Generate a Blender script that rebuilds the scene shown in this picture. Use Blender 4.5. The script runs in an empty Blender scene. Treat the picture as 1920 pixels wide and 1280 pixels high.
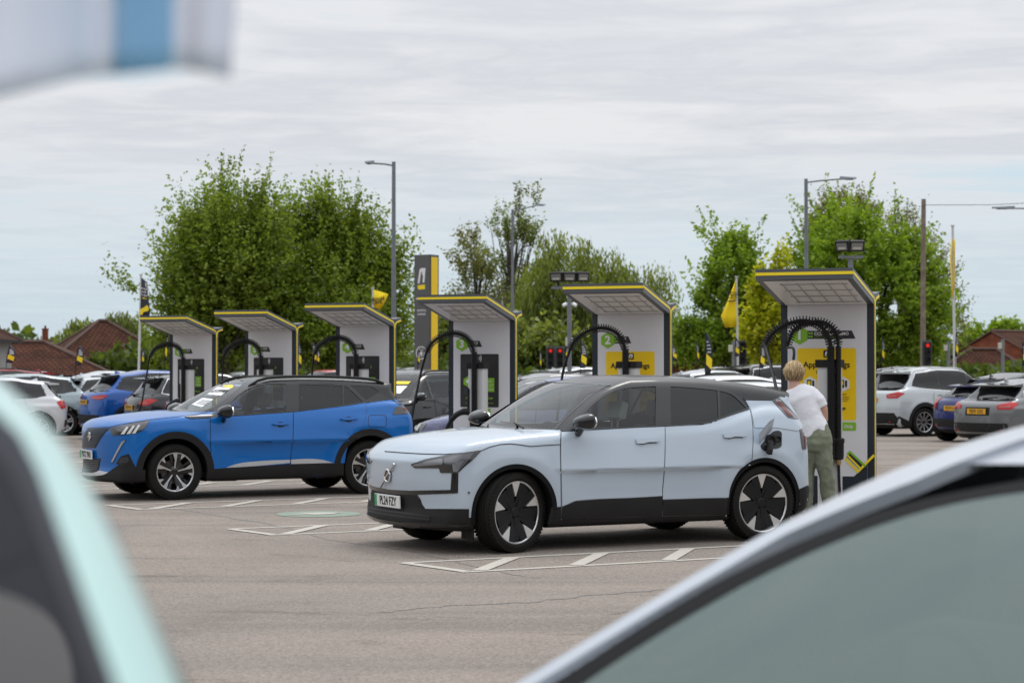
import bpy, bmesh, math, random
import numpy as np
from mathutils import Vector, Matrix, Euler
from mathutils.geometry import delaunay_2d_cdt
S = bpy.context.scene
COL = S.collection
rad = math.radians
random.seed(7)
# ------------------------------------------------------------------ camera
F_PX, CAM_H, YH = 3733.0, 1.573, 697.6          # 70 mm lens on a 36 mm sensor, eye height, horizon row
PITCH = math.atan((YH - 640) / F_PX)
cam = bpy.data.cameras.new('camera')
cam.lens = 70; cam.sensor_width = 36; cam.clip_start = 0.05; cam.clip_end = 3000
cam.dof.use_dof = True; cam.dof.focus_distance = 18.6; cam.dof.aperture_fstop = 3.6
camo = bpy.data.objects.new('camera', cam); COL.objects.link(camo)
camo.location = (0, 0, CAM_H); camo.rotation_euler = (math.pi / 2 + PITCH, 0, 0)
S.camera = camo
# ------------------------------------------------------------------ light
SUN_EL, SUN_AZ = rad(60), rad(25)                # high beyond the cars, veiled by cloud
W = bpy.data.worlds.new('World'); S.world = W; W.use_nodes = True
wt = W.node_tree; wn = wt.nodes; wl = wt.links; wn.clear()
def wnode(t, **k):
    n = wn.new(t)
    for a, b in k.items(): setattr(n, a, b)
    return n
out = wnode('ShaderNodeOutputWorld'); bg = wnode('ShaderNodeBackground')
sky = wnode('ShaderNodeTexSky', sky_type='NISHITA', sun_disc=False)
sky.sun_elevation = SUN_EL; sky.sun_rotation = SUN_AZ; sky.air_density = 1.0; sky.dust_density = 2.0
tc = wnode('ShaderNodeTexCoord'); sep = wnode('ShaderNodeSeparateXYZ')
wl.new(tc.outputs['Generated'], sep.inputs[0])
def wmath(op, a, b=None, clamp=False):
    n = wnode('ShaderNodeMath', operation=op, use_clamp=clamp)
    for i, v in enumerate((a, b)):
        if v is None: continue
        if isinstance(v, (int, float)): n.inputs[i].default_value = v
        else: wl.new(v, n.inputs[i])
    return n.outputs[0]
zc = wmath('MAXIMUM', sep.outputs[2], 0.0)
den = wmath('ADD', zc, 0.045)
cx = wmath('DIVIDE', sep.outputs[0], den); cy = wmath('DIVIDE', sep.outputs[1], den)
comb = wnode('ShaderNodeCombineXYZ'); wl.new(cx, comb.inputs[0]); wl.new(cy, comb.inputs[1])
def wnoise(scale, detail, rough, loc, sc=(1, 1, 1), dist=0.0):
    mp = wnode('ShaderNodeMapping'); mp.inputs['Location'].default_value = loc; mp.inputs['Scale'].default_value = sc
    wl.new(comb.outputs[0], mp.inputs[0])
    n = wnode('ShaderNodeTexNoise'); n.inputs['Scale'].default_value = scale; n.inputs['Detail'].default_value = detail
    n.inputs['Roughness'].default_value = rough; n.inputs['Distortion'].default_value = dist
    wl.new(mp.outputs[0], n.inputs['Vector']); return n.outputs['Fac']
def wramp(fac, stops):
    r = wnode('ShaderNodeValToRGB'); e = r.color_ramp.elements
    while len(e) < len(stops): e.new(0.5)
    for el, (p, c) in zip(e, stops): el.position = p; el.color = (*c, 1)
    wl.new(fac, r.inputs[0]); return r.outputs[0]
n1 = wnoise(0.42, 7, 0.52, (3.1, 1.7, 0), (0.75, 1.0, 1), 0.5)     # broad banks of cloud
n2 = wnoise(1.25, 9, 0.60, (0.4, 5.2, 0), (0.62, 1.0, 1), 0.9)     # smaller folds in the sheet
n3 = wnoise(3.6, 8, 0.62, (7.4, 2.2, 0), (0.8, 1.0, 1), 0.8)      # mottling
cl = wmath('ADD', wmath('ADD', wmath('MULTIPLY', n1, 0.58), wmath('MULTIPLY', n2, 0.27)), wmath('MULTIPLY', n3, 0.15))
cover = wramp(cl, [(0.33, (0.10, 0.10, 0.10)), (0.45, (1, 1, 1))])
# brightness of the cloud sheet: brighter overhead than at the horizon (overcast sky)
zen = wmath('ADD', wmath('MULTIPLY', wmath('MULTIPLY', zc, zc), 1.6), 0.91)
ccol = wramp(cl, [(0.40, (0.715, 0.755, 0.795)), (0.47, (0.765, 0.780, 0.812)), (0.535, (0.665, 0.690, 0.735)), (0.61, (0.800, 0.808, 0.830))])
cs = wnode('ShaderNodeVectorMath', operation='SCALE'); wl.new(ccol, cs.inputs[0]); wl.new(zen, cs.inputs['Scale'])
bs = wnode('ShaderNodeVectorMath', operation='SCALE'); wl.new(sky.outputs[0], bs.inputs[0]); bs.inputs['Scale'].default_value = 0.10
bl = wnode('ShaderNodeMix', data_type='RGBA'); bl.inputs['Factor'].default_value = 0.82
wl.new(bs.outputs[0], bl.inputs['A']); bl.inputs['B'].default_value = (0.53, 0.705, 0.815, 1)   # thin high haze over the blue
mx = wnode('ShaderNodeMix', data_type='RGBA')
gap = wmath('ADD', wmath('MULTIPLY', wmath('MULTIPLY', wmath('SUBTRACT', zc, 0.03), 11.0, True), 0.62), 0.38)   # more breaks in the cloud low down
wl.new(wmath('MULTIPLY', cover, gap), mx.inputs['Factor']); wl.new(bl.outputs['Result'], mx.inputs['A']); wl.new(cs.outputs[0], mx.inputs['B'])
back = wmath('MULTIPLY', wmath('SUBTRACT', -0.02, sep.outputs[1]), 6.0, True)  # unseen dark skyline band added behind the camera to deepen car paint reflections
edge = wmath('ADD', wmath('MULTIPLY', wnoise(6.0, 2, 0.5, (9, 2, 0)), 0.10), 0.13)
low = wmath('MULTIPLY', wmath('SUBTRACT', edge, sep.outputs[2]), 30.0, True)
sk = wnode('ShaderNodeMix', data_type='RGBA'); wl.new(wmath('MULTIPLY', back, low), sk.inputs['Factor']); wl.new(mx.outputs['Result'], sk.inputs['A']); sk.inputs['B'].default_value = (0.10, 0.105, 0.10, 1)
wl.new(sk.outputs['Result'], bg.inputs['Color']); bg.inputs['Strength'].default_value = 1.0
wl.new(bg.outputs[0], out.inputs[0])
sun = bpy.data.lights.new('sun', 'SUN'); sun.energy = 0.9; sun.angle = rad(18); sun.color = (1.0, 0.96, 0.9)
suno = bpy.data.objects.new('sun', sun); COL.objects.link(suno)
suno.rotation_euler = Vector((-math.sin(SUN_AZ) * math.cos(SUN_EL), -math.cos(SUN_AZ) * math.cos(SUN_EL), -math.sin(SUN_EL))).to_track_quat('-Z', 'Y').to_euler()
S.view_settings.view_transform = 'Standard'; S.view_settings.look = 'None'
S.view_settings.exposure = 0.12; S.view_settings.gamma = 1.0
S.cycles.max_bounces = 8; S.cycles.diffuse_bounces = 3; S.cycles.glossy_bounces = 3
S.cycles.transparent_max_bounces = 16; S.cycles.transmission_bounces = 4
S.cycles.caustics_reflective = False; S.cycles.caustics_refractive = False
S.cycles.use_denoising = True
# ------------------------------------------------------------------ helpers
def link(o, parent=None):
    COL.objects.link(o)
    if parent is not None: o.parent = parent
    return o
def mesh(name, verts, faces, mats, parent=None, smooth=False, mi=None, normals=None, loc=None):
    me = bpy.data.meshes.new(name)
    me.from_pydata([tuple(v) for v in verts], [], [tuple(f) for f in faces])
    for m in (mats if isinstance(mats, (list, tuple)) else [mats]): me.materials.append(m)
    if mi is not None: me.polygons.foreach_set('material_index', list(mi))
    if smooth or normals is not None: me.polygons.foreach_set('use_smooth', [True] * len(me.polygons))
    me.update()
    if normals is not None: me.normals_split_custom_set_from_vertices([tuple(n) for n in normals])
    o = bpy.data.objects.new(name, me)
    if loc is not None: o.location = loc
    return link(o, parent)
def thing(name, label, cat, loc=(0, 0, 0), rz=0.0, group=None):
    o = bpy.data.objects.new(name, None); o.empty_display_size = 0.2
    o.location = loc; o.rotation_euler = (0, 0, rz); COL.objects.link(o)
    return tag(o, label, cat, group)
def tag(o, label, cat, group=None):
    o['label'] = label; o['category'] = cat
    if group: o['group'] = group
    return o
def empty(name, parent, loc=(0, 0, 0), rot=(0, 0, 0)):
    o = bpy.data.objects.new(name, None); o.location = loc; o.rotation_euler = rot; o.empty_display_size = 0.1
    return link(o, parent)
def copy_tree(o, parent=None):
    c = o.copy(); COL.objects.link(c); c.parent = parent
    for ch in list(o.children): copy_tree(ch, c)
    return c
class MB:
    """collects simple solids into one mesh"""
    def __init__(s): s.v = []; s.f = []; s.m = []
    def add(s, v, f, mi=0):
        b = len(s.v); s.v += [tuple(p) for p in v]; s.f += [tuple(i + b for i in q) for q in f]; s.m += [mi] * len(f)
    def box(s, c, d, rot=None, mi=0, bev=0.0):
        x, y, z = (k / 2 for k in d); R = rot if rot is not None else Matrix.Identity(3); c = Vector(c)
        if bev <= 0:
            v = [Vector((a * x, b * y, e * z)) for a in (-1, 1) for b in (-1, 1) for e in (-1, 1)]
            f = [(0, 1, 3, 2), (4, 6, 7, 5), (0, 4, 5, 1), (2, 3, 7, 6), (0, 2, 6, 4), (1, 5, 7, 3)]
        else:
            bm = bmesh.new(); bmesh.ops.create_cube(bm, size=1)
            for q in bm.verts: q.co = Vector((q.co.x * d[0], q.co.y * d[1], q.co.z * d[2]))
            bmesh.ops.bevel(bm, geom=bm.edges[:], offset=bev, segments=2, profile=0.6, affect='EDGES')
            bm.verts.index_update(); v = [q.co.copy() for q in bm.verts]; f = [[l.index for l in q.verts] for q in bm.faces]; bm.free()
        s.add([c + R @ p for p in v], f, mi)
    def tube(s, pts, r, n=8, mi=0, cap=True):
        pts = [Vector(p) for p in pts]; rr = r if isinstance(r, (list, tuple)) else [r] * len(pts)
        t0 = (pts[1] - pts[0]).normalized(); a = t0.orthogonal().normalized(); V = []
        for i, p in enumerate(pts):
            t = (pts[min(i + 1, len(pts) - 1)] - pts[max(i - 1, 0)]).normalized()
            a = (a - t * a.dot(t)); a = a.normalized() if a.length > 1e-6 else t.orthogonal().normalized(); b = t.cross(a)
            V += [p + (a * math.cos(2 * math.pi * k / n) + b * math.sin(2 * math.pi * k / n)) * rr[i] for k in range(n)]
        Fc = []
        for i in range(len(pts) - 1):
            for k in range(n):
                k2 = (k + 1) % n; Fc.append((i * n + k, i * n + k2, (i + 1) * n + k2, (i + 1) * n + k))
        if cap: Fc += [tuple(range(n - 1, -1, -1)), tuple((len(pts) - 1) * n + k for k in range(n))]
        s.add(V, Fc, mi)
    def lathe(s, prof, n=32, axis='z', c=(0, 0, 0), mi=0, a0=0.0, a1=None):
        """prof: list of (radius, height)"""
        full = a1 is None; a1 = 2 * math.pi if full else a1; m = n if full else n + 1; V = []
        for r, h in prof:
            for k in range(m):
                a = a0 + (a1 - a0) * k / n; p = (r * math.cos(a), r * math.sin(a), h)
                if axis == 'y': p = (p[0], h, p[1])
                if axis == 'x': p = (h, p[0], p[1])
                V.append((p[0] + c[0], p[1] + c[1], p[2] + c[2]))
        Fc = []
        for i in range(len(prof) - 1):
            for k in range(n):
                k2 = (k + 1) % m if full else k + 1
                q = (i * m + k, i * m + k2, (i + 1) * m + k2, (i + 1) * m + k)
                Fc.append(q if axis != 'y' else q[::-1])
        s.add(V, Fc, mi)
    def prism(s, poly, d0, d1, fn, mi=0):
        """poly 2D -> fn(u, v, d) 3D"""
        n = len(poly); V = [fn(u, v, d0) for u, v in poly] + [fn(u, v, d1) for u, v in poly]
        s.add(V, [tuple(range(n))[::-1], tuple(range(n, 2 * n))] + [(k, (k + 1) % n, (k + 1) % n + n, k + n) for k in range(n)], mi)
    def build(s, name, mats, parent=None, smooth=None, loc=None, fix=True):
        o = mesh(name, s.v, s.f, mats, parent, mi=s.m, loc=loc); me = o.data
        if fix:
            bm = bmesh.new(); bm.from_mesh(me); bmesh.ops.recalc_face_normals(bm, faces=bm.faces[:]); bm.to_mesh(me); bm.free()
        if smooth:
            me.polygons.foreach_set('use_smooth', [True] * len(me.polygons)); me.set_sharp_from_angle(angle=rad(smooth))
        return o
def text(name, s, size, m, parent, loc, rot, align='CENTER', sx=1.0, bold=0.0, depth=0.0008):
    c = bpy.data.curves.new(name, 'FONT'); c.body = s; c.size = size; c.align_x = align; c.align_y = 'CENTER'
    c.offset = bold; c.extrude = depth; c.resolution_u = 3; c.materials.append(m)
    o = bpy.data.objects.new(name, c); o.location = loc; o.rotation_euler = rot; o.scale = (sx, 1, 1)
    return link(o, parent)
EX_POSE = (-0.405, 18.136, 0.5)
LOTC, LOTS = math.cos(0.5), math.sin(0.5)
def lot(x, y, z=0.0):
    """lot coordinates (along the bays, across the bays) -> world"""
    return (EX_POSE[0] + x * LOTC - y * LOTS, EX_POSE[1] + x * LOTS + y * LOTC, z)
# ------------------------------------------------------------------ materials
MATS = {}
def mat(name, col, rough=0.5, metal=0.0, coat=0.0, spec=0.5, var=0.0, vscale=3.0, bump=0.0, bscale=40.0, emit=None, estr=0.0, backdark=False, flake=0.0):
    if name in MATS: return MATS[name]
    m = bpy.data.materials.new(name); MATS[name] = m; m.use_nodes = True; nt = m.node_tree; N = nt.nodes; L = nt.links
    p = N['Principled BSDF']; p.inputs['Base Color'].default_value = (*col, 1); p.inputs['Roughness'].default_value = rough
    p.inputs['Metallic'].default_value = metal; p.inputs['Coat Weight'].default_value = coat; p.inputs['Coat Roughness'].default_value = 0.03
    p.inputs['Specular IOR Level'].default_value = spec
    if emit: p.inputs['Emission Color'].default_value = (*emit, 1); p.inputs['Emission Strength'].default_value = estr
    t = None
    if var or bump or flake: t = N.new('ShaderNodeTexCoord')
    if var:
        n = N.new('ShaderNodeTexNoise'); n.inputs['Scale'].default_value = vscale; n.inputs['Detail'].default_value = 6; L.new(t.outputs['Object'], n.inputs['Vector'])
        r = N.new('ShaderNodeMapRange'); r.inputs[1].default_value = 0.3; r.inputs[2].default_value = 0.7; r.inputs[3].default_value = 1 - var; r.inputs[4].default_value = 1 + var
        L.new(n.outputs['Fac'], r.inputs[0]); v = N.new('ShaderNodeVectorMath'); v.operation = 'SCALE'; v.inputs[0].default_value = col
        L.new(r.outputs[0], v.inputs['Scale']); L.new(v.outputs[0], p.inputs['Base Color'])
        r2 = N.new('ShaderNodeMapRange'); r2.inputs[3].default_value = max(0.0, rough - 0.12 * (rough > .2)); r2.inputs[4].default_value = min(1.0, rough + 0.12)
        L.new(n.outputs['Fac'], r2.inputs[0]); L.new(r2.outputs[0], p.inputs['Roughness'])
    if bump:
        n = N.new('ShaderNodeTexNoise'); n.inputs['Scale'].default_value = bscale; n.inputs['Detail'].default_value = 4; L.new(t.outputs['Object'], n.inputs['Vector'])
        b = N.new('ShaderNodeBump'); b.inputs['Strength'].default_value = bump; b.inputs['Distance'].default_value = 0.01
        L.new(n.outputs['Fac'], b.inputs['Height']); L.new(b.outputs[0], p.inputs['Normal'])
    if backdark:
        d = N.new('ShaderNodeBsdfDiffuse'); d.inputs[0].default_value = (0.012, 0.012, 0.013, 1); g = N.new('ShaderNodeNewGeometry')
        x = N.new('ShaderNodeMixShader'); L.new(g.outputs['Backfacing'], x.inputs[0]); L.new(p.outputs[0], x.inputs[1]); L.new(d.outputs[0], x.inputs[2])
        L.new(x.outputs[0], N['Material Output'].inputs[0])
    return m
def glass(name, tint, refl=1.0, body=(0.02, 0.025, 0.025), opaque=0.0):
    """thin pane: tinted see-through plus fresnel mirror; opaque = how much privacy film blocks"""
    if name in MATS: return MATS[name]
    m = bpy.data.materials.new(name); MATS[name] = m; m.use_nodes = True; nt = m.node_tree; N = nt.nodes; L = nt.links; N.remove(N['Principled BSDF'])
    tr = N.new('ShaderNodeBsdfTransparent'); tr.inputs[0].default_value = (*tint, 1)
    df = N.new('ShaderNodeBsdfDiffuse'); df.inputs[0].default_value = (*body, 1)
    m1 = N.new('ShaderNodeMixShader'); m1.inputs[0].default_value = opaque; L.new(tr.outputs[0], m1.inputs[1]); L.new(df.outputs[0], m1.inputs[2])
    gl = N.new('ShaderNodeBsdfGlossy'); gl.inputs['Roughness'].default_value = 0.01
    fr = N.new('ShaderNodeFresnel'); fr.inputs[0].default_value = 1.5
    k = N.new('ShaderNodeMath'); k.operation = 'MULTIPLY'; k.use_clamp = True; k.inputs[1].default_value = 1.25 * refl; L.new(fr.outputs[0], k.inputs[0])
    m2 = N.new('ShaderNodeMixShader'); L.new(k.outputs[0], m2.inputs[0]); L.new(m1.outputs[0], m2.inputs[1]); L.new(gl.outputs[0], m2.inputs[2])
    L.new(m2.outputs[0], N['Material Output'].inputs[0]); return m
def paint(name, col, metal=0.0, rough=0.35, coat=0.8):
    return mat(name, col, rough, metal, coat=coat, spec=0.3, backdark=True, var=0.03, vscale=1.2)
M_BLACKPL = mat('black_plastic', (0.016, 0.015, 0.015), 0.6, spec=0.25, var=0.15, vscale=6)
M_GLOSSBLK = mat('gloss_black', (0.006, 0.006, 0.007), 0.2, coat=0.6, spec=0.35)
M_RUBBER = mat('tyre_rubber', (0.013, 0.012, 0.011), 0.8, spec=0.2, var=0.25, vscale=9)
M_DARKIN = mat('dark_interior', (0.013, 0.013, 0.014), 0.85, spec=0.1)
M_SILVER = mat('machined_alloy', (0.62, 0.62, 0.63), 0.32, metal=0.9)
M_GREYRIM = mat('grey_alloy', (0.30, 0.30, 0.31), 0.35, metal=0.8)
M_CHROME = mat('chrome', (0.75, 0.75, 0.76), 0.1, metal=1.0)
M_PLATEW = mat('white_plate', (0.72, 0.73, 0.72), 0.35)
M_PLATEY = mat('yellow_plate', (0.78, 0.40, 0.02), 0.35)
M_INK = mat('black_ink', (0.012, 0.012, 0.014), 0.5)
M_WHITE = mat('white_print', (0.80, 0.80, 0.80), 0.5)
M_REDLENS = mat('red_lens', (0.46, 0.008, 0.010), 0.15, coat=0.5, spec=0.3)
M_SMOKELENS = mat('smoked_lens', (0.035, 0.028, 0.030), 0.1, coat=1.0)
M_CLEARLENS = mat('clear_lens', (0.17, 0.175, 0.19), 0.08, coat=1.0)
M_YELLOW = mat('signal_yellow', (0.95, 0.72, 0.02), 0.4)
M_NAVY = mat('navy_panel', (0.020, 0.027, 0.037), 0.35, var=0.06)
M_SLATE = mat('slate_grey', (0.085, 0.092, 0.105), 0.4)
M_LIME = mat('lime_green', (0.24, 0.50, 0.03), 0.4)
G_CLEAR = glass('clear_car_glass', (0.72, 0.80, 0.78))
G_SCREEN = glass('windscreen_glass', (0.80, 0.86, 0.84), 1.1)
G_PRIV = glass('privacy_glass', (0.20, 0.21, 0.22), 0.9, opaque=0.35)
G_BG = glass('dark_car_glass', (0.25, 0.27, 0.28), 1.0, opaque=0.3, body=(0.02, 0.022, 0.024))
# ------------------------------------------------------------------ ground
def asphalt():
    m = bpy.data.materials.new('asphalt'); m.use_nodes = True; nt = m.node_tree; N = nt.nodes; L = nt.links; p = N['Principled BSDF']; p.inputs['Roughness'].default_value = 0.9; p.inputs['Specular IOR Level'].default_value = 0.25
    t = N.new('ShaderNodeTexCoord')
    def noise(sc, det, rough=0.6, dist=0.0):
        n = N.new('ShaderNodeTexNoise'); n.inputs['Scale'].default_value = sc; n.inputs['Detail'].default_value = det; n.inputs['Roughness'].default_value = rough; n.inputs['Distortion'].default_value = dist; L.new(t.outputs['Object'], n.inputs['Vector']); return n.outputs['Fac']
    def ramp(f, st):
        r = N.new('ShaderNodeValToRGB'); e = r.color_ramp.elements
        while len(e) < len(st): e.new(0.5)
        for el, (q, c) in zip(e, st): el.position = q; el.color = (*c, 1)
        L.new(f, r.inputs[0]); return r.outputs[0]
    def mul(a, b, f=1.0):
        x = N.new('ShaderNodeMix'); x.data_type = 'RGBA'; x.blend_type = 'MULTIPLY'; x.inputs['Factor'].default_value = f; L.new(a, x.inputs['A']); L.new(b, x.inputs['B']); return x.outputs['Result']
    base = ramp(noise(0.16, 5, 0.6, 0.8), [(0.32, (0.200, 0.174, 0.152)), (0.50, (0.246, 0.214, 0.188)), (0.66, (0.196, 0.174, 0.158))])
    stone = N.new('ShaderNodeTexVoronoi'); stone.inputs['Scale'].default_value = 70; L.new(t.outputs['Object'], stone.inputs['Vector'])
    g = ramp(stone.outputs['Color'], [(0.0, (0.62, 0.60, 0.58)), (0.5, (1.0, 0.99, 0.98)), (1.0, (1.42, 1.36, 1.30))])
    fine = ramp(noise(28, 4, 0.8), [(0.3, (0.72, 0.72, 0.72)), (0.52, (1, 1, 1)), (0.72, (1.2, 1.19, 1.17))])
    c = mul(mul(base, g, 0.75), fine, 0.8)
    # worn lanes and rolled joints running across the lot
    mp = N.new('ShaderNodeMapping'); mp.inputs['Rotation'].default_value = (0, 0, rad(-17)); mp.inputs['Scale'].default_value = (0.05, 0.62, 1); L.new(t.outputs['Object'], mp.inputs[0])
    n = N.new('ShaderNodeTexNoise'); n.inputs['Scale'].default_value = 1.3; n.inputs['Detail'].default_value = 6; n.inputs['Distortion'].default_value = 0.7; L.new(mp.outputs[0], n.inputs['Vector'])
    c = mul(c, ramp(n.outputs['Fac'], [(0.34, (0.80, 0.80, 0.80)), (0.47, (1, 1, 1)), (0.60, (1.10, 1.09, 1.08))]), 0.9)
    # fine dark scuffs and cracks
    n2 = N.new('ShaderNodeTexNoise'); n2.inputs['Scale'].default_value = 0.9; n2.inputs['Detail'].default_value = 9; n2.inputs['Roughness'].default_value = 0.7; n2.inputs['Distortion'].default_value = 1.2
    mp2 = N.new('ShaderNodeMapping'); mp2.inputs['Rotation'].default_value = (0, 0, rad(12)); mp2.inputs['Scale'].default_value = (0.22, 1.0, 1); L.new(t.outputs['Object'], mp2.inputs[0]); L.new(mp2.outputs[0], n2.inputs['Vector'])
    c = mul(c, ramp(n2.outputs['Fac'], [(0.0, (1, 1, 1)), (0.600, (1, 1, 1)), (0.635, (0.62, 0.61, 0.60)), (0.66, (0.85, 0.85, 0.85)), (0.72, (1, 1, 1))]), 0.8)
    # oil spots
    c = mul(c, ramp(noise(0.8, 3, 0.5), [(0.64, (1, 1, 1)), (0.74, (0.70, 0.69, 0.68))]), 0.9)
    c = mul(c, ramp(noise(2.6, 6, 0.7, 1.5), [(0.30, (0.80, 0.79, 0.78)), (0.40, (1, 1, 1)), (0.62, (1, 1, 1)), (0.72, (1.14, 1.13, 1.12))]), 0.8)
    L.new(c, p.inputs['Base Color'])
    b = N.new('ShaderNodeBump'); b.inputs['Strength'].default_value = 0.55; b.inputs['Distance'].default_value = 0.006; L.new(stone.outputs['Distance'], b.inputs['Height']); L.new(b.outputs[0], p.inputs['Normal'])
    return m
M_ASPH = asphalt()
g = mesh('ground', [(-1500, -60, 0), (1500, -60, 0), (1500, 2500, 0), (-1500, 2500, 0)], [(0, 1, 2, 3)], M_ASPH); g['kind'] = 'structure'
def worn(name, col, thr=0.40):
    """road paint worn through to the asphalt"""
    m = bpy.data.materials.new(name); m.use_nodes = True; nt = m.node_tree; N = nt.nodes; L = nt.links; p = N['Principled BSDF']; p.inputs['Roughness'].default_value = 0.8
    t = N.new('ShaderNodeTexCoord'); n = N.new('ShaderNodeTexNoise'); n.inputs['Scale'].default_value = 22; n.inputs['Detail'].default_value = 9; n.inputs['Roughness'].default_value = 0.75; L.new(t.outputs['Object'], n.inputs['Vector'])
    r = N.new('ShaderNodeValToRGB'); e = r.color_ramp.elements; e[0].position = thr - 0.06; e[0].color = (0.235, 0.21, 0.19, 1); e[1].position = thr + 0.02; e[1].color = (*col, 1); q = e.new(0.65); q.color = (*[min(1, k * 1.12) for k in col], 1)
    L.new(n.outputs['Fac'], r.inputs[0]); L.new(r.outputs[0], p.inputs['Base Color']); return m
M_LINE = worn('worn_white_paint', (0.44, 0.41, 0.36)); M_GREENPT = worn('worn_green_paint', (0.195, 0.28, 0.215), 0.49)
def stripe(b, p, q, w, z=0.004):
    a = Vector(p); c = Vector(q); n = Vector((-(c - a).y, (c - a).x)).normalized() * w / 2
    v = [lot(*(a + n), z), lot(*(a - n), z), lot(*(c - n), z), lot(*(c + n), z)]; b.add(v, [(0, 1, 2, 3)])
for k in range(7):                                    # hatched strips between the charging bays
    y0 = -2.15 + 4.05 * k; y1 = y0 + 0.90; b = MB(); xe = 5.2
    stripe(b, (-1.18, y0), (xe, y0 + 0.0), 0.085); stripe(b, (-1.24, y1), (xe, y1), 0.085); stripe(b, (-1.24, y1), (-1.12, y0), 0.10, 0.006)
    for j in range(6):
        xa = -0.99 + 0.89 * j; stripe(b, (xa, y0 + 0.03), (xa + 0.76, y1 - 0.03), 0.12, 0.007)
    m_ = b.build('bay_marking', M_LINE, fix=False); m_['kind'] = 'structure'
for k in range(1, 6):
    cy = 0.30 + 4.05 * k - 0.02; cxx = 0.38; b = MB(); n = 36
    b.add([lot(cxx + 0.47 * math.cos(2*math.pi*i/n), cy + 0.47 * math.sin(2*math.pi*i/n), 0.004) for i in range(n)], [tuple(range(n))])
    m_ = b.build('bay_symbol', M_GREENPT, fix=False); m_['kind'] = 'structure'
    b = MB()
    P = [lot(cxx + x, cy + y, 0.009) for x, y in ((-0.26, 0.05), (-0.10, 0.14), (0.10, 0.14), (0.20, 0.06), (0.28, 0.0), (0.20, -0.06), (0.10, -0.14), (-0.10, -0.14), (-0.16, -0.04), (-0.34, -0.03), (-0.34, 0.03), (-0.16, 0.04))]
    b.add(P, [tuple(range(12))]); m_ = b.build('plug_symbol', M_LINE, fix=False); m_['kind'] = 'structure'

M_TAR = worn('tar_seam_black', (0.165, 0.148, 0.136), 0.50)
def gpt(px, py): return ((px - 960) / (py - YH) * CAM_H, F_PX * CAM_H / (py - YH))
_r = np.random.default_rng(12)
for pts, w in (([(300, 948), (353, 956), (440, 972), (537, 988), (600, 1008), (700, 1022), (800, 1038), (905, 1062), (1030, 1086)], 0.06), ([(690, 1150), (780, 1140), (860, 1134), (1000, 1128), (1110, 1114), (1240, 1106), (1400, 1098)], 0.045), ([(1120, 1152), (1180, 1146), (1250, 1150)], 0.03)):
    P = [Vector((*gpt(*q), 0.0025)) for q in pts]; Q = bez(P, 10) if False else []
    for i in range(len(P) - 1):
        for k in range(12): Q.append(P[i].lerp(P[i + 1], k / 12))
    V = []; off = 0.0
    for i, p in enumerate(Q):
        d_ = (Q[min(i + 1, len(Q) - 1)] - Q[max(i - 1, 0)]).normalized(); n_ = Vector((-d_.y, d_.x, 0)); off = 0.8 * off + _r.normal() * 0.018; ww_ = w * _r.uniform(0.25, 1.0) * min(1, i / 6, (len(Q) - 1 - i) / 6 + 0.05); V += [p + n_ * (off + ww_ / 2), p + n_ * (off - ww_ / 2)]
    o = mesh('tar_seam', V, [(2*i, 2*i+1, 2*i+3, 2*i+2) for i in range(len(Q) - 1)], M_TAR); o['kind'] = 'structure'
# ------------------------------------------------------------------ car bodies
def pchip(xs, ys):
    xs = np.array(xs, float); ys = np.array(ys, float); h = np.diff(xs); d = np.diff(ys) / h
    m = np.zeros(len(xs)); m[0] = d[0]; m[-1] = d[-1]
    for i in range(1, len(xs) - 1):
        if d[i - 1] * d[i] > 0:
            w1 = 2 * h[i] + h[i - 1]; w2 = h[i] + 2 * h[i - 1]; m[i] = (w1 + w2) / (w1 / d[i - 1] + w2 / d[i])
    def fn(x):
        x = np.clip(x, xs[0], xs[-1]); k = np.clip(np.searchsorted(xs, x) - 1, 0, len(h) - 1)
        t = (x - xs[k]) / h[k]; t2 = t * t; t3 = t2 * t
        return (2*t3-3*t2+1)*ys[k] + (t3-2*t2+t)*h[k]*m[k] + (-2*t3+3*t2)*ys[k+1] + (t3-t2)*h[k]*m[k+1]
    return fn
def smax(a, b, k):
    h = np.clip(0.5 + 0.5 * (a - b) / k, 0, 1); return b + (a - b) * h + k * h * (1 - h)
def smin(a, b, k): return -smax(-a, -b, k)
def sstep(a, b, x):
    t = np.clip((x - a) / (b - a), 0, 1); return t * t * (3 - 2 * t)
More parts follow.
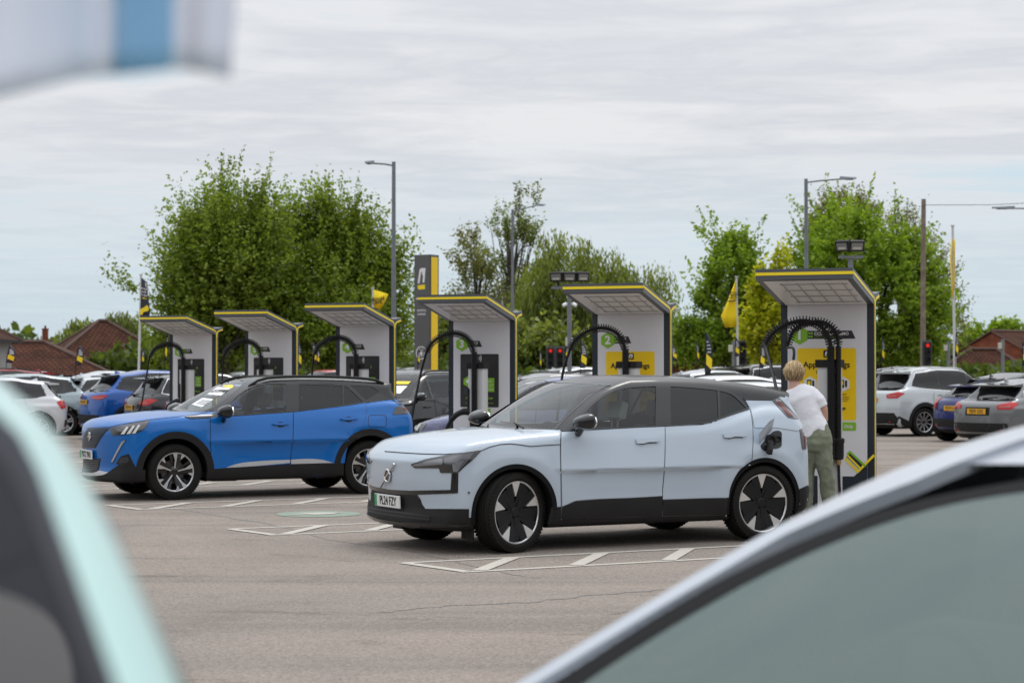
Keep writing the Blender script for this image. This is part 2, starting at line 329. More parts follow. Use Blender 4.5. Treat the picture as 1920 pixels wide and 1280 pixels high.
class Hull:
    """a car body as a smooth blend of a lower body and a cabin; x runs back from the front axle, z up, y across"""
    def __init__(s, d):
        s.d = d
        for k in ('sect', 'plan', 'zb', 'xf', 'xr', 'zr', 'xw', 'yg', 'gplan', 'xg'): setattr(s, k, pchip(*zip(*d[k])))
        s.crown = d.get('crown', 0.05); s.wx = d['wheels']; s.R = d['R']
    def F(s, P):
        d = s.d; x = P[:, 0]; y = np.abs(P[:, 1]); z = P[:, 2]
        Y = s.sect(z) + s.plan(x)
        for wx in s.wx:
            r = np.hypot(x - wx, z - s.R); q = (r - d.get('flare_r', 0.46)) / 0.085
            Y = Y + d.get('flare', 0.014) * np.exp(-q * q) * sstep(0.2, 0.4, z)
        if 'door' in d:
            x0, x1, amp, zc = d['door']; w = sstep(x0, x0 + 0.3, x) * (1 - sstep(x1 - 0.3, x1, x))
            q = (z - zc) / 0.15; q2 = (z - zc + 0.24) / 0.10
            Y = Y - amp * w * np.exp(-q * q) + 0.5 * amp * w * np.exp(-q2 * q2)
        side = y - Y
        top = z - (s.zb(x) - s.crown * (y / 0.8) ** 2)
        fr = s.xf(z) + d.get('fk', 0.15) * (y / 0.75) ** d.get('fp', 2.4) - x
        rr = x - (s.xr(z) - d.get('rk', 0.12) * (y / 0.75) ** 2.6)
        B = smax(side, top, d.get('k1', 0.09)); B = smax(B, fr, d.get('k2', 0.10)); B = smax(B, rr, d.get('k3', 0.09)); B = smax(B, d.get('zbot', 0.17) - z, 0.05)
        gs = y - (s.yg(z) + s.gplan(x)); gt = z - (s.zr(x) - 0.035 * (y / 0.6) ** 2)
        gf = (s.xw(z) + d.get('wk', 0.2) * (y / 0.62) ** 2 - x) * 0.55; gr = (x - (s.xg(z) - d.get('gk', 0.12) * (y / 0.62) ** 2)) * d.get('grs', 0.8)
        G = smax(gs, gt, d.get('kg', 0.10)); G = smax(G, gf, d.get('kf', 0.05)); G = smax(G, gr, 0.06)
        G = smax(G, 0.7 - z, 0.02)
        return smin(B, G, d.get('ku', 0.03))
    def grad(s, P, e=0.004):
        g = np.zeros_like(P)
        for i in range(3):
            q = np.zeros(3); q[i] = e; g[:, i] = s.F(P + q) - s.F(P - q)
        n = np.linalg.norm(g, axis=1, keepdims=True); n[n < 1e-9] = 1; return g / n
    def cast(s, O, D, T, M=60):
        """first hit along O + t D, t in 0..T"""
        n = len(O); t0 = np.zeros(n); t1 = np.full(n, -1.0); done = np.zeros(n, bool)
        for k in range(1, M + 1):
            t = T * k / M; idx = np.where(~done)[0]
            if len(idx) == 0: break
            ins = s.F(O[idx] + D[idx] * t) < 0; h = idx[ins]; t1[h] = t; t0[h] = t - T / M; done[h] = True
        a = t0.copy(); b = np.where(done, t1, 0)
        for _ in range(22):
            m = (a + b) / 2; ins = s.F(O + D * m[:, None]) < 0; b = np.where(ins, m, b); a = np.where(ins, a, m)
        return O + D * b[:, None], done
    def grid(s, st):
        d = s.d; x0, x1, w, z0, z1 = d['box']; dims = [x1 - x0, 2 * w, z1 - z0]; n = [max(4, int(round(q / st))) for q in dims]
        ids = {}; V = []; Fc = []
        def vid(i, j, k):
            q = (i, j, k)
            if q not in ids: ids[q] = len(V); V.append((i / n[0], j / n[1], k / n[2]))
            return ids[q]
        for ax in range(3):
            a, b = [(1, 2), (2, 0), (0, 1)][ax]
            for side in (0, 1):
                for i in range(n[a]):
                    for j in range(n[b]):
                        q = []
                        for (u, v) in ((i, j), (i + 1, j), (i + 1, j + 1), (i, j + 1)):
                            c = [0, 0, 0]; c[ax] = n[ax] * side; c[a] = u; c[b] = v; q.append(vid(*c))
                        Fc.append(q if side else q[::-1])
        V = np.array(V); P = np.c_[x0 + V[:, 0] * dims[0], -w + V[:, 1] * 2 * w, z0 + V[:, 2] * dims[2]]
        sk = np.c_[np.clip(P[:, 0], x0 + 0.55, x1 - 0.55), P[:, 1] * 0.25, np.full(len(P), 0.62)]
        # keep end faces flat-ish: skeleton follows height a little
        sk[:, 2] += np.clip(P[:, 2] - 0.62, -0.3, 0.22) * 0.6
        D = sk - P; L = np.linalg.norm(D, axis=1); D /= L[:, None]
        H, ok = s.cast(P - D * 0.05, D, 1.6, 50)
        return H, Fc
def in_poly(pts, poly):
    x, y = pts[:, 0], pts[:, 1]; c = np.zeros(len(pts), bool); n = len(poly)
    for i in range(n):
        x0, y0 = poly[i]; x1, y1 = poly[(i + 1) % n]
        if y0 == y1: continue
        q = ((y0 > y) != (y1 > y)) & (x < (x1 - x0) * (y - y0) / (y1 - y0) + x0); c ^= q
    return c
def seg_dist(pts, poly):
    d = np.full(len(pts), 1e9); n = len(poly)
    for i in range(n):
        a = np.array(poly[i], float); b = np.array(poly[(i + 1) % n], float); ab = b - a; l = max(ab @ ab, 1e-12)
        t = np.clip(((pts - a) @ ab) / l, 0, 1); q = np.linalg.norm(pts - (a + t[:, None] * ab), axis=1); d = np.minimum(d, q)
    return d
def rounded(poly, r, n=4):
    """round the corners of a polygon"""
    o = []; m = len(poly)
    for i in range(m):
        p = np.array(poly[i], float); a = np.array(poly[i - 1], float); b = np.array(poly[(i + 1) % m], float)
        la = np.linalg.norm(a - p); lb = np.linalg.norm(b - p); q = min(r, la * 0.45, lb * 0.45)
        p0 = p + (a - p) / max(la, 1e-9) * q; p1 = p + (b - p) / max(lb, 1e-9) * q
        for k in range(n + 1):
            t = k / n; o.append(tuple((1 - t) ** 2 * p0 + 2 * t * (1 - t) * p + t * t * p1))
    return o
def smooth_poly(pts, n=4):
    """closed Catmull-Rom curve; points with a third entry stay sharp"""
    o = []; m = len(pts); P = [np.array(p[:2], float) for p in pts]; sh = [len(p) > 2 for p in pts]
    for i in range(m):
        p1, p2 = P[i], P[(i + 1) % m]; p0 = P[i - 1] if not sh[i] else p1; p3 = P[(i + 2) % m] if not sh[(i + 1) % m] else p2
        for k in range(n):
            t = k / n; o.append(tuple(0.5 * ((2 * p1) + (-p0 + p2) * t + (2*p0 - 5*p1 + 4*p2 - p3) * t*t + (-p0 + 3*p1 - 3*p2 + p3) * t**3)))
    return o
def tess(poly, step, holes=()):
    def dens(pl):
        o = []
        for i in range(len(pl)):
            a = np.array(pl[i], float); b = np.array(pl[(i + 1) % len(pl)], float); k = max(1, int(np.ceil(np.linalg.norm(b - a) / step)))
            o += [tuple(a + (b - a) * j / k) for j in range(k)]
        return o
    loops = [dens(poly)] + [dens(h) for h in holes]; V = []; E = []
    for lp in loops:
        b = len(V); V += lp; E += [(b + i, b + (i + 1) % len(lp)) for i in range(len(lp))]
    a = np.array(poly); lo = a.min(0); hi = a.max(0)
    gx, gy = np.meshgrid(np.arange(lo[0] + step / 2, hi[0], step), np.arange(lo[1] + step / 2, hi[1], step)); g = np.c_[gx.ravel(), gy.ravel()]
    if len(g):
        k = in_poly(g, poly) & (seg_dist(g, poly) > 0.45 * step)
        for h in holes: k &= ~in_poly(g, h) & (seg_dist(g, h) > 0.45 * step)
        V += [tuple(p) for p in g[k]]
    r = delaunay_2d_cdt([Vector(p) for p in V], E, [], 0, 1e-6); V2 = np.array([tuple(p) for p in r[0]]); T = [t for t in r[2]]
    C = np.array([V2[list(t)].mean(0) for t in T]); k = in_poly(C, poly)
    for h in holes: k &= ~in_poly(C, h)
    return V2, [t for t, q in zip(T, k) if q]
class Frame:
    """turns 2D outlines into rays on a hull"""
    def __init__(s, kind, **k): s.kind = kind; s.k = k
    def rays(s, p):
        n = len(p); u, v = p[:, 0], p[:, 1]; z = np.zeros(n); o1 = np.ones(n); k = s.kind
        if k == 'side': sg = s.k.get('sign', -1); return np.c_[u, 1.3 * sg * o1, v], np.c_[z, -sg * o1, z], 1.3
        if k == 'front': return np.c_[-1.6 * o1, u, v], np.c_[o1, z, z], 3.8
        if k == 'rear': return np.c_[s.k['x'] + 0.5 + z, u, v], np.c_[-o1, z, z], 1.8
        if k == 'top': return np.c_[u, v, 2.2 * o1], np.c_[z, z, -o1], 2.0
        if k == 'corner':                      # t runs round the corner: negative = end face, positive = flank
            cx, cy, ex = s.k['x'], s.k['y'], s.k['end']; q = math.sqrt(0.5); sy = 1 if cy > 0 else -1
            B = np.c_[cx - ex * q * u, cy + sy * q * u, v]; od = np.array([ex * q, sy * q, 0]); return B + od, np.tile(-od, (n, 1)), 2.0
        if k == 'cam':                         # outline traced on a photograph of the car, carried on to the body
            (ox, oy, sc), (cx, cy, ps) = s.k['zoom'], s.k['car']; px = ox + u / sc; py = oy + v / sc
            w = (640 - py) / F_PX; a = (px - 960) / F_PX; R = np.c_[a, math.cos(PITCH) - w * math.sin(PITCH), math.sin(PITCH) + w * math.cos(PITCH)]
            c_, s_ = math.cos(ps), math.sin(ps); L = lambda x, y: (x * c_ + y * s_, -x * s_ + y * c_)
            ox_, oy_ = L(-cx, -cy); rx, ry = L(R[:, 0], R[:, 1]); D = np.c_[rx, ry, R[:, 2]]; D /= np.linalg.norm(D, axis=1)[:, None]
            O = np.tile(np.array([ox_, oy_, CAM_H]), (n, 1)); t0 = math.hypot(cx, cy) - 3.2; return O + D * t0, D, 8.0
    def where(s, P):
        """the inverse, for testing which body faces lie under an outline"""
        k = s.kind
        if k == 'side': return np.c_[P[:, 0], P[:, 2]]
        if k in ('front', 'rear'): return np.c_[P[:, 1], P[:, 2]]
        if k == 'top': return np.c_[P[:, 0], P[:, 1]]
        if k == 'cam':
            (ox, oy, sc), (cx, cy, ps) = s.k['zoom'], s.k['car']; c_, s_ = math.cos(ps), math.sin(ps)
            X = cx + P[:, 0] * c_ - P[:, 1] * s_; Y = cy + P[:, 0] * s_ + P[:, 1] * c_; Z = P[:, 2] - CAM_H
            dd = Y * math.cos(PITCH) + Z * math.sin(PITCH); u = -Y * math.sin(PITCH) + Z * math.cos(PITCH)
            return np.c_[(960 + F_PX * X / dd - ox) * sc, (640 - F_PX * u / dd - oy) * sc]
def panel(name, hull, fr, poly, m, parent, step=0.05, off=0.004, holes=(), mirror=False, skirt=0.012, multi=False, dome=0.0):
    V2, T = tess(poly, step, holes)
    O, D, L = fr.rays(V2); P, ok = hull.cast(O, D, L, 90); N = hull.grad(P)
    T = [t for t in T if all(ok[i] for i in t)]
    if not T: return None
    if not multi:
        par = list(range(len(P)))
        def fd(a):
            while par[a] != a: par[a] = par[par[a]]; a = par[a]
            return a
        for t in T:
            for q in t[1:]: par[fd(q)] = fd(t[0])
        cn = {}
        for t in T: cn[fd(t[0])] = cn.get(fd(t[0]), 0) + 1
        best = max(cn, key=cn.get); T = [t for t in T if fd(t[0]) == best]
    o_ = off + (dome * np.clip(seg_dist(V2, poly) / (2.5 * step), 0, 1) ** 0.6 if dome else 0)
    P = P + N * (o_[:, None] if dome else o_)
    # orientation
    fl = 0
    for t in T[:40]:
        n = np.cross(P[t[1]] - P[t[0]], P[t[2]] - P[t[0]]); fl += 1 if n @ N[t[0]] > 0 else -1
    if fl < 0: T = [t[::-1] for t in T]
    T = [tuple(t) for t in T]
    nt = len(T); LN = None
    if skirt:
        ed = set()
        for t in T:
            for i in range(3): ed.add((t[i], t[(i + 1) % 3]))
        PV = list(P); ring = {}; on = {}; bd = [(a, b) for (a, b) in ed if (b, a) not in ed]
        for (a, b) in bd:
            o = np.cross(P[b] - P[a], N[a]); l = np.linalg.norm(o); o = o / l if l > 1e-9 else N[a]
            for q in (a, b):
                on[q] = on.get(q, 0) + o
                if q not in ring: ring[q] = len(PV); PV.append(P[q] - N[q] * skirt)
        for (a, b) in bd: T.append((b, a, ring[a], ring[b]))
        inv = {v: k for k, v in ring.items()}; P = np.array(PV)
        nn = lambda v: v / max(np.linalg.norm(v), 1e-9)
        LN = [N[i] for t in T[:nt] for i in t] + [nn(on[inv.get(i, i)]) for t in T[nt:] for i in t]
    else: LN = [N[i] for t in T for i in t]
    used = sorted({i for t in T for i in t}); rm = {k: i for i, k in enumerate(used)}
    P = P[used]; T = [tuple(rm[i] for i in t) for t in T]
    obs = []
    for sg in ((1, -1) if mirror else (1,)):
        q = np.array([1, sg, 1]); TT = T if sg > 0 else [t[::-1] for t in T]
        o = mesh(name, P * q, TT, m, parent, smooth=True)
        if sg > 0: ln = LN
        else:
            ln = []; c = 0
            for t in T:
                ln += [n * q for n in LN[c:c + len(t)]][::-1]; c += len(t)
        o.data.normals_split_custom_set([tuple(n) for n in ln]); obs.append(o)
    return obs
def body_mesh(hull, st, mats, parent, holes, matfn, name='body', sink=0.0):
    """holes: list of fn(centres, normals) -> mask to leave open; matfn(centres) -> material index"""
    V, Fc = hull.grid(st); N = hull.grad(V); Fa = np.array(Fc); C = V[Fa].mean(1); FN = N[Fa].mean(1)
    kill = np.zeros(len(Fa), bool)
    for h in holes: kill |= h(C, FN)
    Fa = Fa[~kill]; C = C[~kill]; FN = FN[~kill]; V = V - N * sink
    return mesh(name, V, Fa, mats, parent, normals=N, mi=matfn(C, FN))
def hole_arches(hull, r):
    def fn(C, N):
        k = np.zeros(len(C), bool)
        for wx in hull.wx: k |= (np.hypot(C[:, 0] - wx, C[:, 2] - hull.R) < r) & (np.abs(C[:, 1]) > 0.45)
        return k
    return fn
def hole_poly(fr, poly, ndir=None, shrink=0.0, both=True):
    def fn(C, N):
        k = np.zeros(len(C), bool)
        for sg in ((1, -1) if both else (1,)):
            q = np.array([1, sg, 1]); Cq = C * q; Nq = N * q; w = fr.where(Cq); m = in_poly(w, poly)
            if shrink > 0: m &= seg_dist(w, poly) > shrink
            elif shrink < 0: m |= seg_dist(w, poly) < -shrink
            if fr.kind == 'cam':
                O, D, L = fr.rays(w); m &= (np.sum(Nq * D, axis=1) < -0.02)
            if ndir is not None: m &= (Nq @ np.array(ndir)) > 0.25
            k |= m
        return k
    return fn
# ---- wheels
def tyre_mb(R, rim, w):
    """axis along y, outer face towards -y"""
    b = MB(); h = w / 2; sw = R - rim
    prof = [(rim - 0.012, -h * 0.80), (rim + 0.004, -h * 0.92), (rim + sw * 0.3, -h * 1.02), (rim + sw * 0.62, -h * 1.0), (rim + sw * 0.86, -h * 0.93), (R - 0.006, -h * 0.80), (R, -h * 0.66)]
    g = [(-0.42), (-0.14), (0.14), (0.42)]
    for c in g: prof += [(R, h * c - 0.006), (R - 0.008, h * c - 0.005), (R - 0.008, h * c + 0.005), (R, h * c + 0.006)]
    prof += [(R, h * 0.66), (R - 0.006, h * 0.8), (rim + sw * 0.6, h), (rim, h * 0.85)]
    b.lathe(prof, 56, 'y'); n = 64
    for k in range(n):                                        # shoulder blocks
        a = 2 * math.pi * k / n
        for sd in (-1, 1):
            c = Vector((math.cos(a) * (R - 0.012), sd * h * 0.86, math.sin(a) * (R - 0.012)))
            b.box(c, (0.018, h * 0.22, 0.020), Matrix.Rotation(-a, 3, 'Y'))
    return b
def rim_base(rim, w, R):
    b = MB(); h = w / 2
    b.lathe([(rim - 0.012, -h * 0.80), (rim + 0.006, -h * 0.86), (rim + 0.006, -h * 0.90), (rim - 0.006, -h * 0.90), (rim - 0.014, -h * 0.84)], 56, 'y')
    return b
def barrel(rim, w):
    b = MB(); h = w / 2
    b.lathe([(rim - 0.014, -h * 0.84), (rim - 0.024, -h * 0.6), (rim - 0.035, -h * 0.1), (rim - 0.03, h * 0.8)], 48, 'y')
    b.lathe([(rim - 0.03, h * 0.45), (0.0, h * 0.45)], 32, 'y'); return b
def spoke(b, r0, r1, w0, w1, y0, y1, a, th=0.02, mi=0, skew=0.0):
    R3 = Matrix.Rotation(-a, 3, 'Y')
    p = [(r0, -w0 / 2), (r1, -w1 / 2 + skew), (r1, w1 / 2 + skew), (r0, w0 / 2)]; V = []
    for d in (0, th):
        for (x, t) in p:
            y = y0 + (y1 - y0) * (x - r0) / (r1 - r0) + d; V.append(R3 @ Vector((x, y, t)))
    b.add(V, [(0, 1, 2, 3), (7, 6, 5, 4), (0, 4, 5, 1), (1, 5, 6, 2), (2, 6, 7, 3), (3, 7, 4, 0)], mi)
WCACHE = {}
def wheel(parent, loc, R, rim, w, style, side=-1, steer=0.0, phase=0.3):
    """side -1: outer face towards -y"""
    e = empty('wheel', parent, loc, (0, 0, steer + (0 if side < 0 else math.pi)))
    key = (R, rim, w, style, phase)
    if key not in WCACHE:
        h = w / 2; L = []
        L.append(('tyre', tyre_mb(R, rim, w).build('tyre', M_RUBBER, e, 35)))
        if style == 'aero':
            r = rim - 0.008; d = MB()
            d.lathe([(0.0, -h * 0.50), (0.10, -h * 0.52), (r * 0.6, -h * 0.62), (r, -h * 0.74)], 56, 'y')
            bl = MB(); dcut = mat('diamond_cut', (0.66, 0.65, 0.63), 0.3, metal=0.55)
            for k in range(5):
                a = phase + 2 * math.pi * k / 5
                # dark blades between, silver wedge at a
                for s_ in (-1, 1):
                    aa = a + s_ * 0.335
                    spoke(bl, 0.055, r - 0.006, 0.05, 0.075, -h * 0.66, -h * 0.86, aa, 0.035)
                spoke(bl, 0.03, r * 0.9, 0.035, 0.06, -h * 0.70, -h * 0.80, a + math.pi / 5, 0.03)
                sv = MB(); spoke(sv, 0.14, r, 0.004, 0.096, -h * 0.80, -h * 0.905, a, 0.03); L.append(('rim_insert', sv.build('rim_insert', dcut, e)))
            bl.lathe([(0.0, -h * 0.76), (0.04, -h * 0.75), (0.052, -h * 0.66)], 20, 'y')
            L.append(('dish', d.build('dish', mat('satin_black', (0.006, 0.006, 0.007), 0.45, spec=0.3), e, 40))); L.append(('blades', bl.build('blades', mat('satin_black', (0.006, 0.006, 0.007), 0.45, spec=0.3), e)))
            L.append(('rim', rim_base(rim, w, R).build('rim', M_SILVER, e, 35)))
        else:
            L.append(('barrel', barrel(rim, w).build('barrel', M_DARKIN, e, 40)))
            L.append(('rim', rim_base(rim, w, R).build('rim', M_SILVER, e, 35)))
            dk = MB(); dk.lathe([(0.0, 0.0), (0.15, 0.0), (0.155, 0.012), (0.155, 0.03)], 32, 'y'); L.append(('brake_disc', dk.build('brake_disc', mat('brake_steel', (0.16, 0.14, 0.13), 0.5, metal=0.7), e, 40)))
            sv = MB(); bk = MB(); r = rim - 0.008
            if style == 'fan5':
                for k in range(5):
                    a = phase + 2 * math.pi * k / 5
                    spoke(sv, 0.045, r * 0.62, 0.014, 0.019, -h * 0.62, -h * 0.80, a + 0.10, 0.02)
                    spoke(sv, r * 0.62, r, 0.019, 0.060, -h * 0.80, -h * 0.88, a + 0.10, 0.02, skew=0.014)
                    spoke(bk, 0.04, r, 0.04, 0.05, -h * 0.56, -h * 0.84, a - 0.10, 0.03)
                    spoke(sv, r * 0.74, r, 0.008, 0.050, -h * 0.845, -h * 0.885, a - 0.27, 0.02, skew=-0.012)
                    spoke(bk, 0.04, r * 0.95, 0.028, 0.035, -h * 0.5, -h * 0.76, a - 0.27, 0.03)
                    spoke(bk, r * 0.5, r * 0.95, 0.02, 0.04, -h * 0.6, -h * 0.76, a + 0.42, 0.02, skew=0.0)
            elif style == 'ten':
                for k in range(10):
                    a = phase + 2 * math.pi * k / 10; spoke(sv, 0.05, r, 0.024, 0.034, -h * 0.62, -h * 0.86, a, 0.03)
            else:
                for k in range(5):
                    a = phase + 2 * math.pi * k / 5
                    for s_ in (-1, 1): spoke(sv, 0.05, r, 0.03, 0.042, -h * 0.6, -h * 0.86, a + s_ * 0.17, 0.03)
            bk.lathe([(0.0, -h * 0.66), (0.03, -h * 0.66), (0.055, -h * 0.60), (0.07, -h * 0.5)], 20, 'y')
            L.append(('spokes', sv.build('spokes', M_SILVER if style != 'ten' else M_GREYRIM, e))); L.append(('hub', bk.build('hub', M_GLOSSBLK, e, 40)))
        WCACHE[key] = [o for _, o in L]
    else:
        for o in WCACHE[key]:
            c = o.copy(); COL.objects.link(c); c.parent = e
    return e
def liners(hull, parent, r, y0, y1):
    for wx in hull.wx:
        for sd in (-1, 1):
            b = MB(); b.lathe([(r, sd * y0), (r, sd * y1), (0.0, sd * y1)], 28, 'y', (wx, 0, hull.R), a0=-0.30, a1=math.pi + 0.30)
            b.build('wheel_arch_liner', M_DARKIN, parent, fix=False)
def arch_ring(hull, wx, r0, r1, zlow, n=40):
    a0 = math.asin(max(-1, min(1, (zlow - hull.R) / r1))); a1 = math.pi - a0; b0 = math.asin(max(-1, min(1, (zlow - hull.R) / r0))); b1 = math.pi - b0
    o = [(wx + r1 * math.cos(a0 + (a1 - a0) * k / n), hull.R + r1 * math.sin(a0 + (a1 - a0) * k / n)) for k in range(n + 1)]
    i = [(wx + r0 * math.cos(b1 + (b0 - b1) * k / n), hull.R + r0 * math.sin(b1 + (b0 - b1) * k / n)) for k in range(n + 1)]
    return o + i
def mirror_unit(parent, hull, x, z, y, m, length=0.22, hgt=0.14, side=-1, glassm=M_CHROME):
    """door mirror: arm, shell, glass; y = lateral position of the shell's centre"""
    e = empty('wing_mirror', parent)
    bm = bmesh.new(); bmesh.ops.create_uvsphere(bm, u_segments=20, v_segments=14, radius=1)
    pw = lambda q, e: math.copysign(abs(q) ** e, q)
    for v in bm.verts:
        p = v.co; xx, yy, zz = pw(p.x, 0.7), pw(p.y, 0.6), pw(p.z, 0.65); f = max(0, -xx)
        p.x = (0.055 * xx if xx > 0 else 0.115 * xx); p.y = yy * length / 2 * (1 - 0.22 * f); p.z = zz * hgt / 2 * (1 - 0.30 * f) + 0.03 * yy * length * side - 0.01 * f
    me = bpy.data.meshes.new('shell'); bm.to_mesh(me); bm.free(); me.materials.append(m); me.polygons.foreach_set('use_smooth', [True] * len(me.polygons))
    o = bpy.data.objects.new('shell', me); o.location = (x, y * -side * -1 if False else side * abs(y), z); link(o, e)
    g = MB(); pts = [(math.cos(2 * math.pi * k / 20) * length * 0.42, math.sin(2 * math.pi * k / 20) * hgt * 0.40) for k in range(20)]
    g.prism(pts, 0.046, 0.058, lambda u, v, d: (x + d, side * abs(y) + u, z + v)); g.build('mirror_glass', glassm, e)
    a = MB(); ys = side * (abs(y) - length * 0.25); a.tube([(x - 0.01, ys, z - hgt * 0.35), (x + 0.0, side * (abs(y) - length * 0.5), z - hgt * 0.7), (x + 0.01, side * (abs(y) - length * 0.5 - 0.12), z - hgt * 0.85)], [0.03, 0.028, 0.035], 8)
    a.build('arm', M_GLOSSBLK, e, 40)
    return e
def seat_row(parent, x, ys, m, hb=0.62, base=0.42):
    for y in ys:
        e = empty('seat', parent, (x, y, base))
        b = MB(); b.box((-0.02, 0, 0.02), (0.50, 0.50, 0.16), None, 0, 0.05); b.build('cushion', m, e, 40)
        b = MB(); R3 = Matrix.Rotation(rad(16), 3, 'Y'); b.box((0.29, 0, 0.34), (0.15, 0.48, hb), R3, 0, 0.06); b.build('backrest', m, e, 40)
        b = MB(); b.box((0.42, 0, hb + 0.18), (0.09, 0.25, 0.17), R3, 0, 0.035); b.tube([(0.39, -0.05, hb), (0.40, -0.05, hb + 0.12)], 0.008, 6); b.tube([(0.39, 0.05, hb), (0.40, 0.05, hb + 0.12)], 0.008, 6); b.build('headrest', m, e, 40)
def cabin(parent, xdash, seatm, wheel_y, rows=((0.95, 2), (1.85, 2)), zdash=0.93):
    b = MB(); b.box((xdash, 0, zdash - 0.12), (0.55, 1.40, 0.24), None, 0, 0.06); b.build('dashboard', M_DARKIN, parent, 40)
    e = empty('steering_wheel', parent, (xdash + 0.36, wheel_y, zdash + 0.0), (0, rad(-65), 0))
    b = MB(); b.tube([(0.18 * math.cos(2 * math.pi * k / 24), 0.18 * math.sin(2 * math.pi * k / 24), 0) for k in range(25)], 0.015, 8, cap=False); b.box((0, 0, 0), (0.08, 0.34, 0.03), None, 0, 0.01); b.build('ring', M_DARKIN, e, 40)
    for x, n in rows: seat_row(parent, x, [-0.37, 0.37], seatm)
    b = MB(); b.box((1.5, 0, 0.30), (2.9, 1.5, 0.06)); b.build('cabin_floor', M_DARKIN, parent)
def plate(parent, s, c, rz, m, band=False, tilt=0.0, w=0.52, h=0.111):
    """number plate centred at c, facing -x when rz=0"""
    e = empty('number_plate', parent, c, (0, tilt, rz))
    b = MB(); b.box((0, 0, 0), (0.012, w, h), None, 0, 0.003); b.build('backing', m, e)
    off = 0.0
    if band:
        b = MB(); b.box((-0.007, w / 2 - 0.024, 0), (0.002, 0.045, h - 0.008)); b.build('green_band', mat('plate_green', (0.0, 0.30, 0.09), 0.4), e); off = -0.022
    text('lettering', s, 0.108, M_INK, e, (-0.0085, off, -0.001), (math.pi / 2, 0, -math.pi / 2), sx=0.80 if band else 0.86, bold=0.0012)
    return e
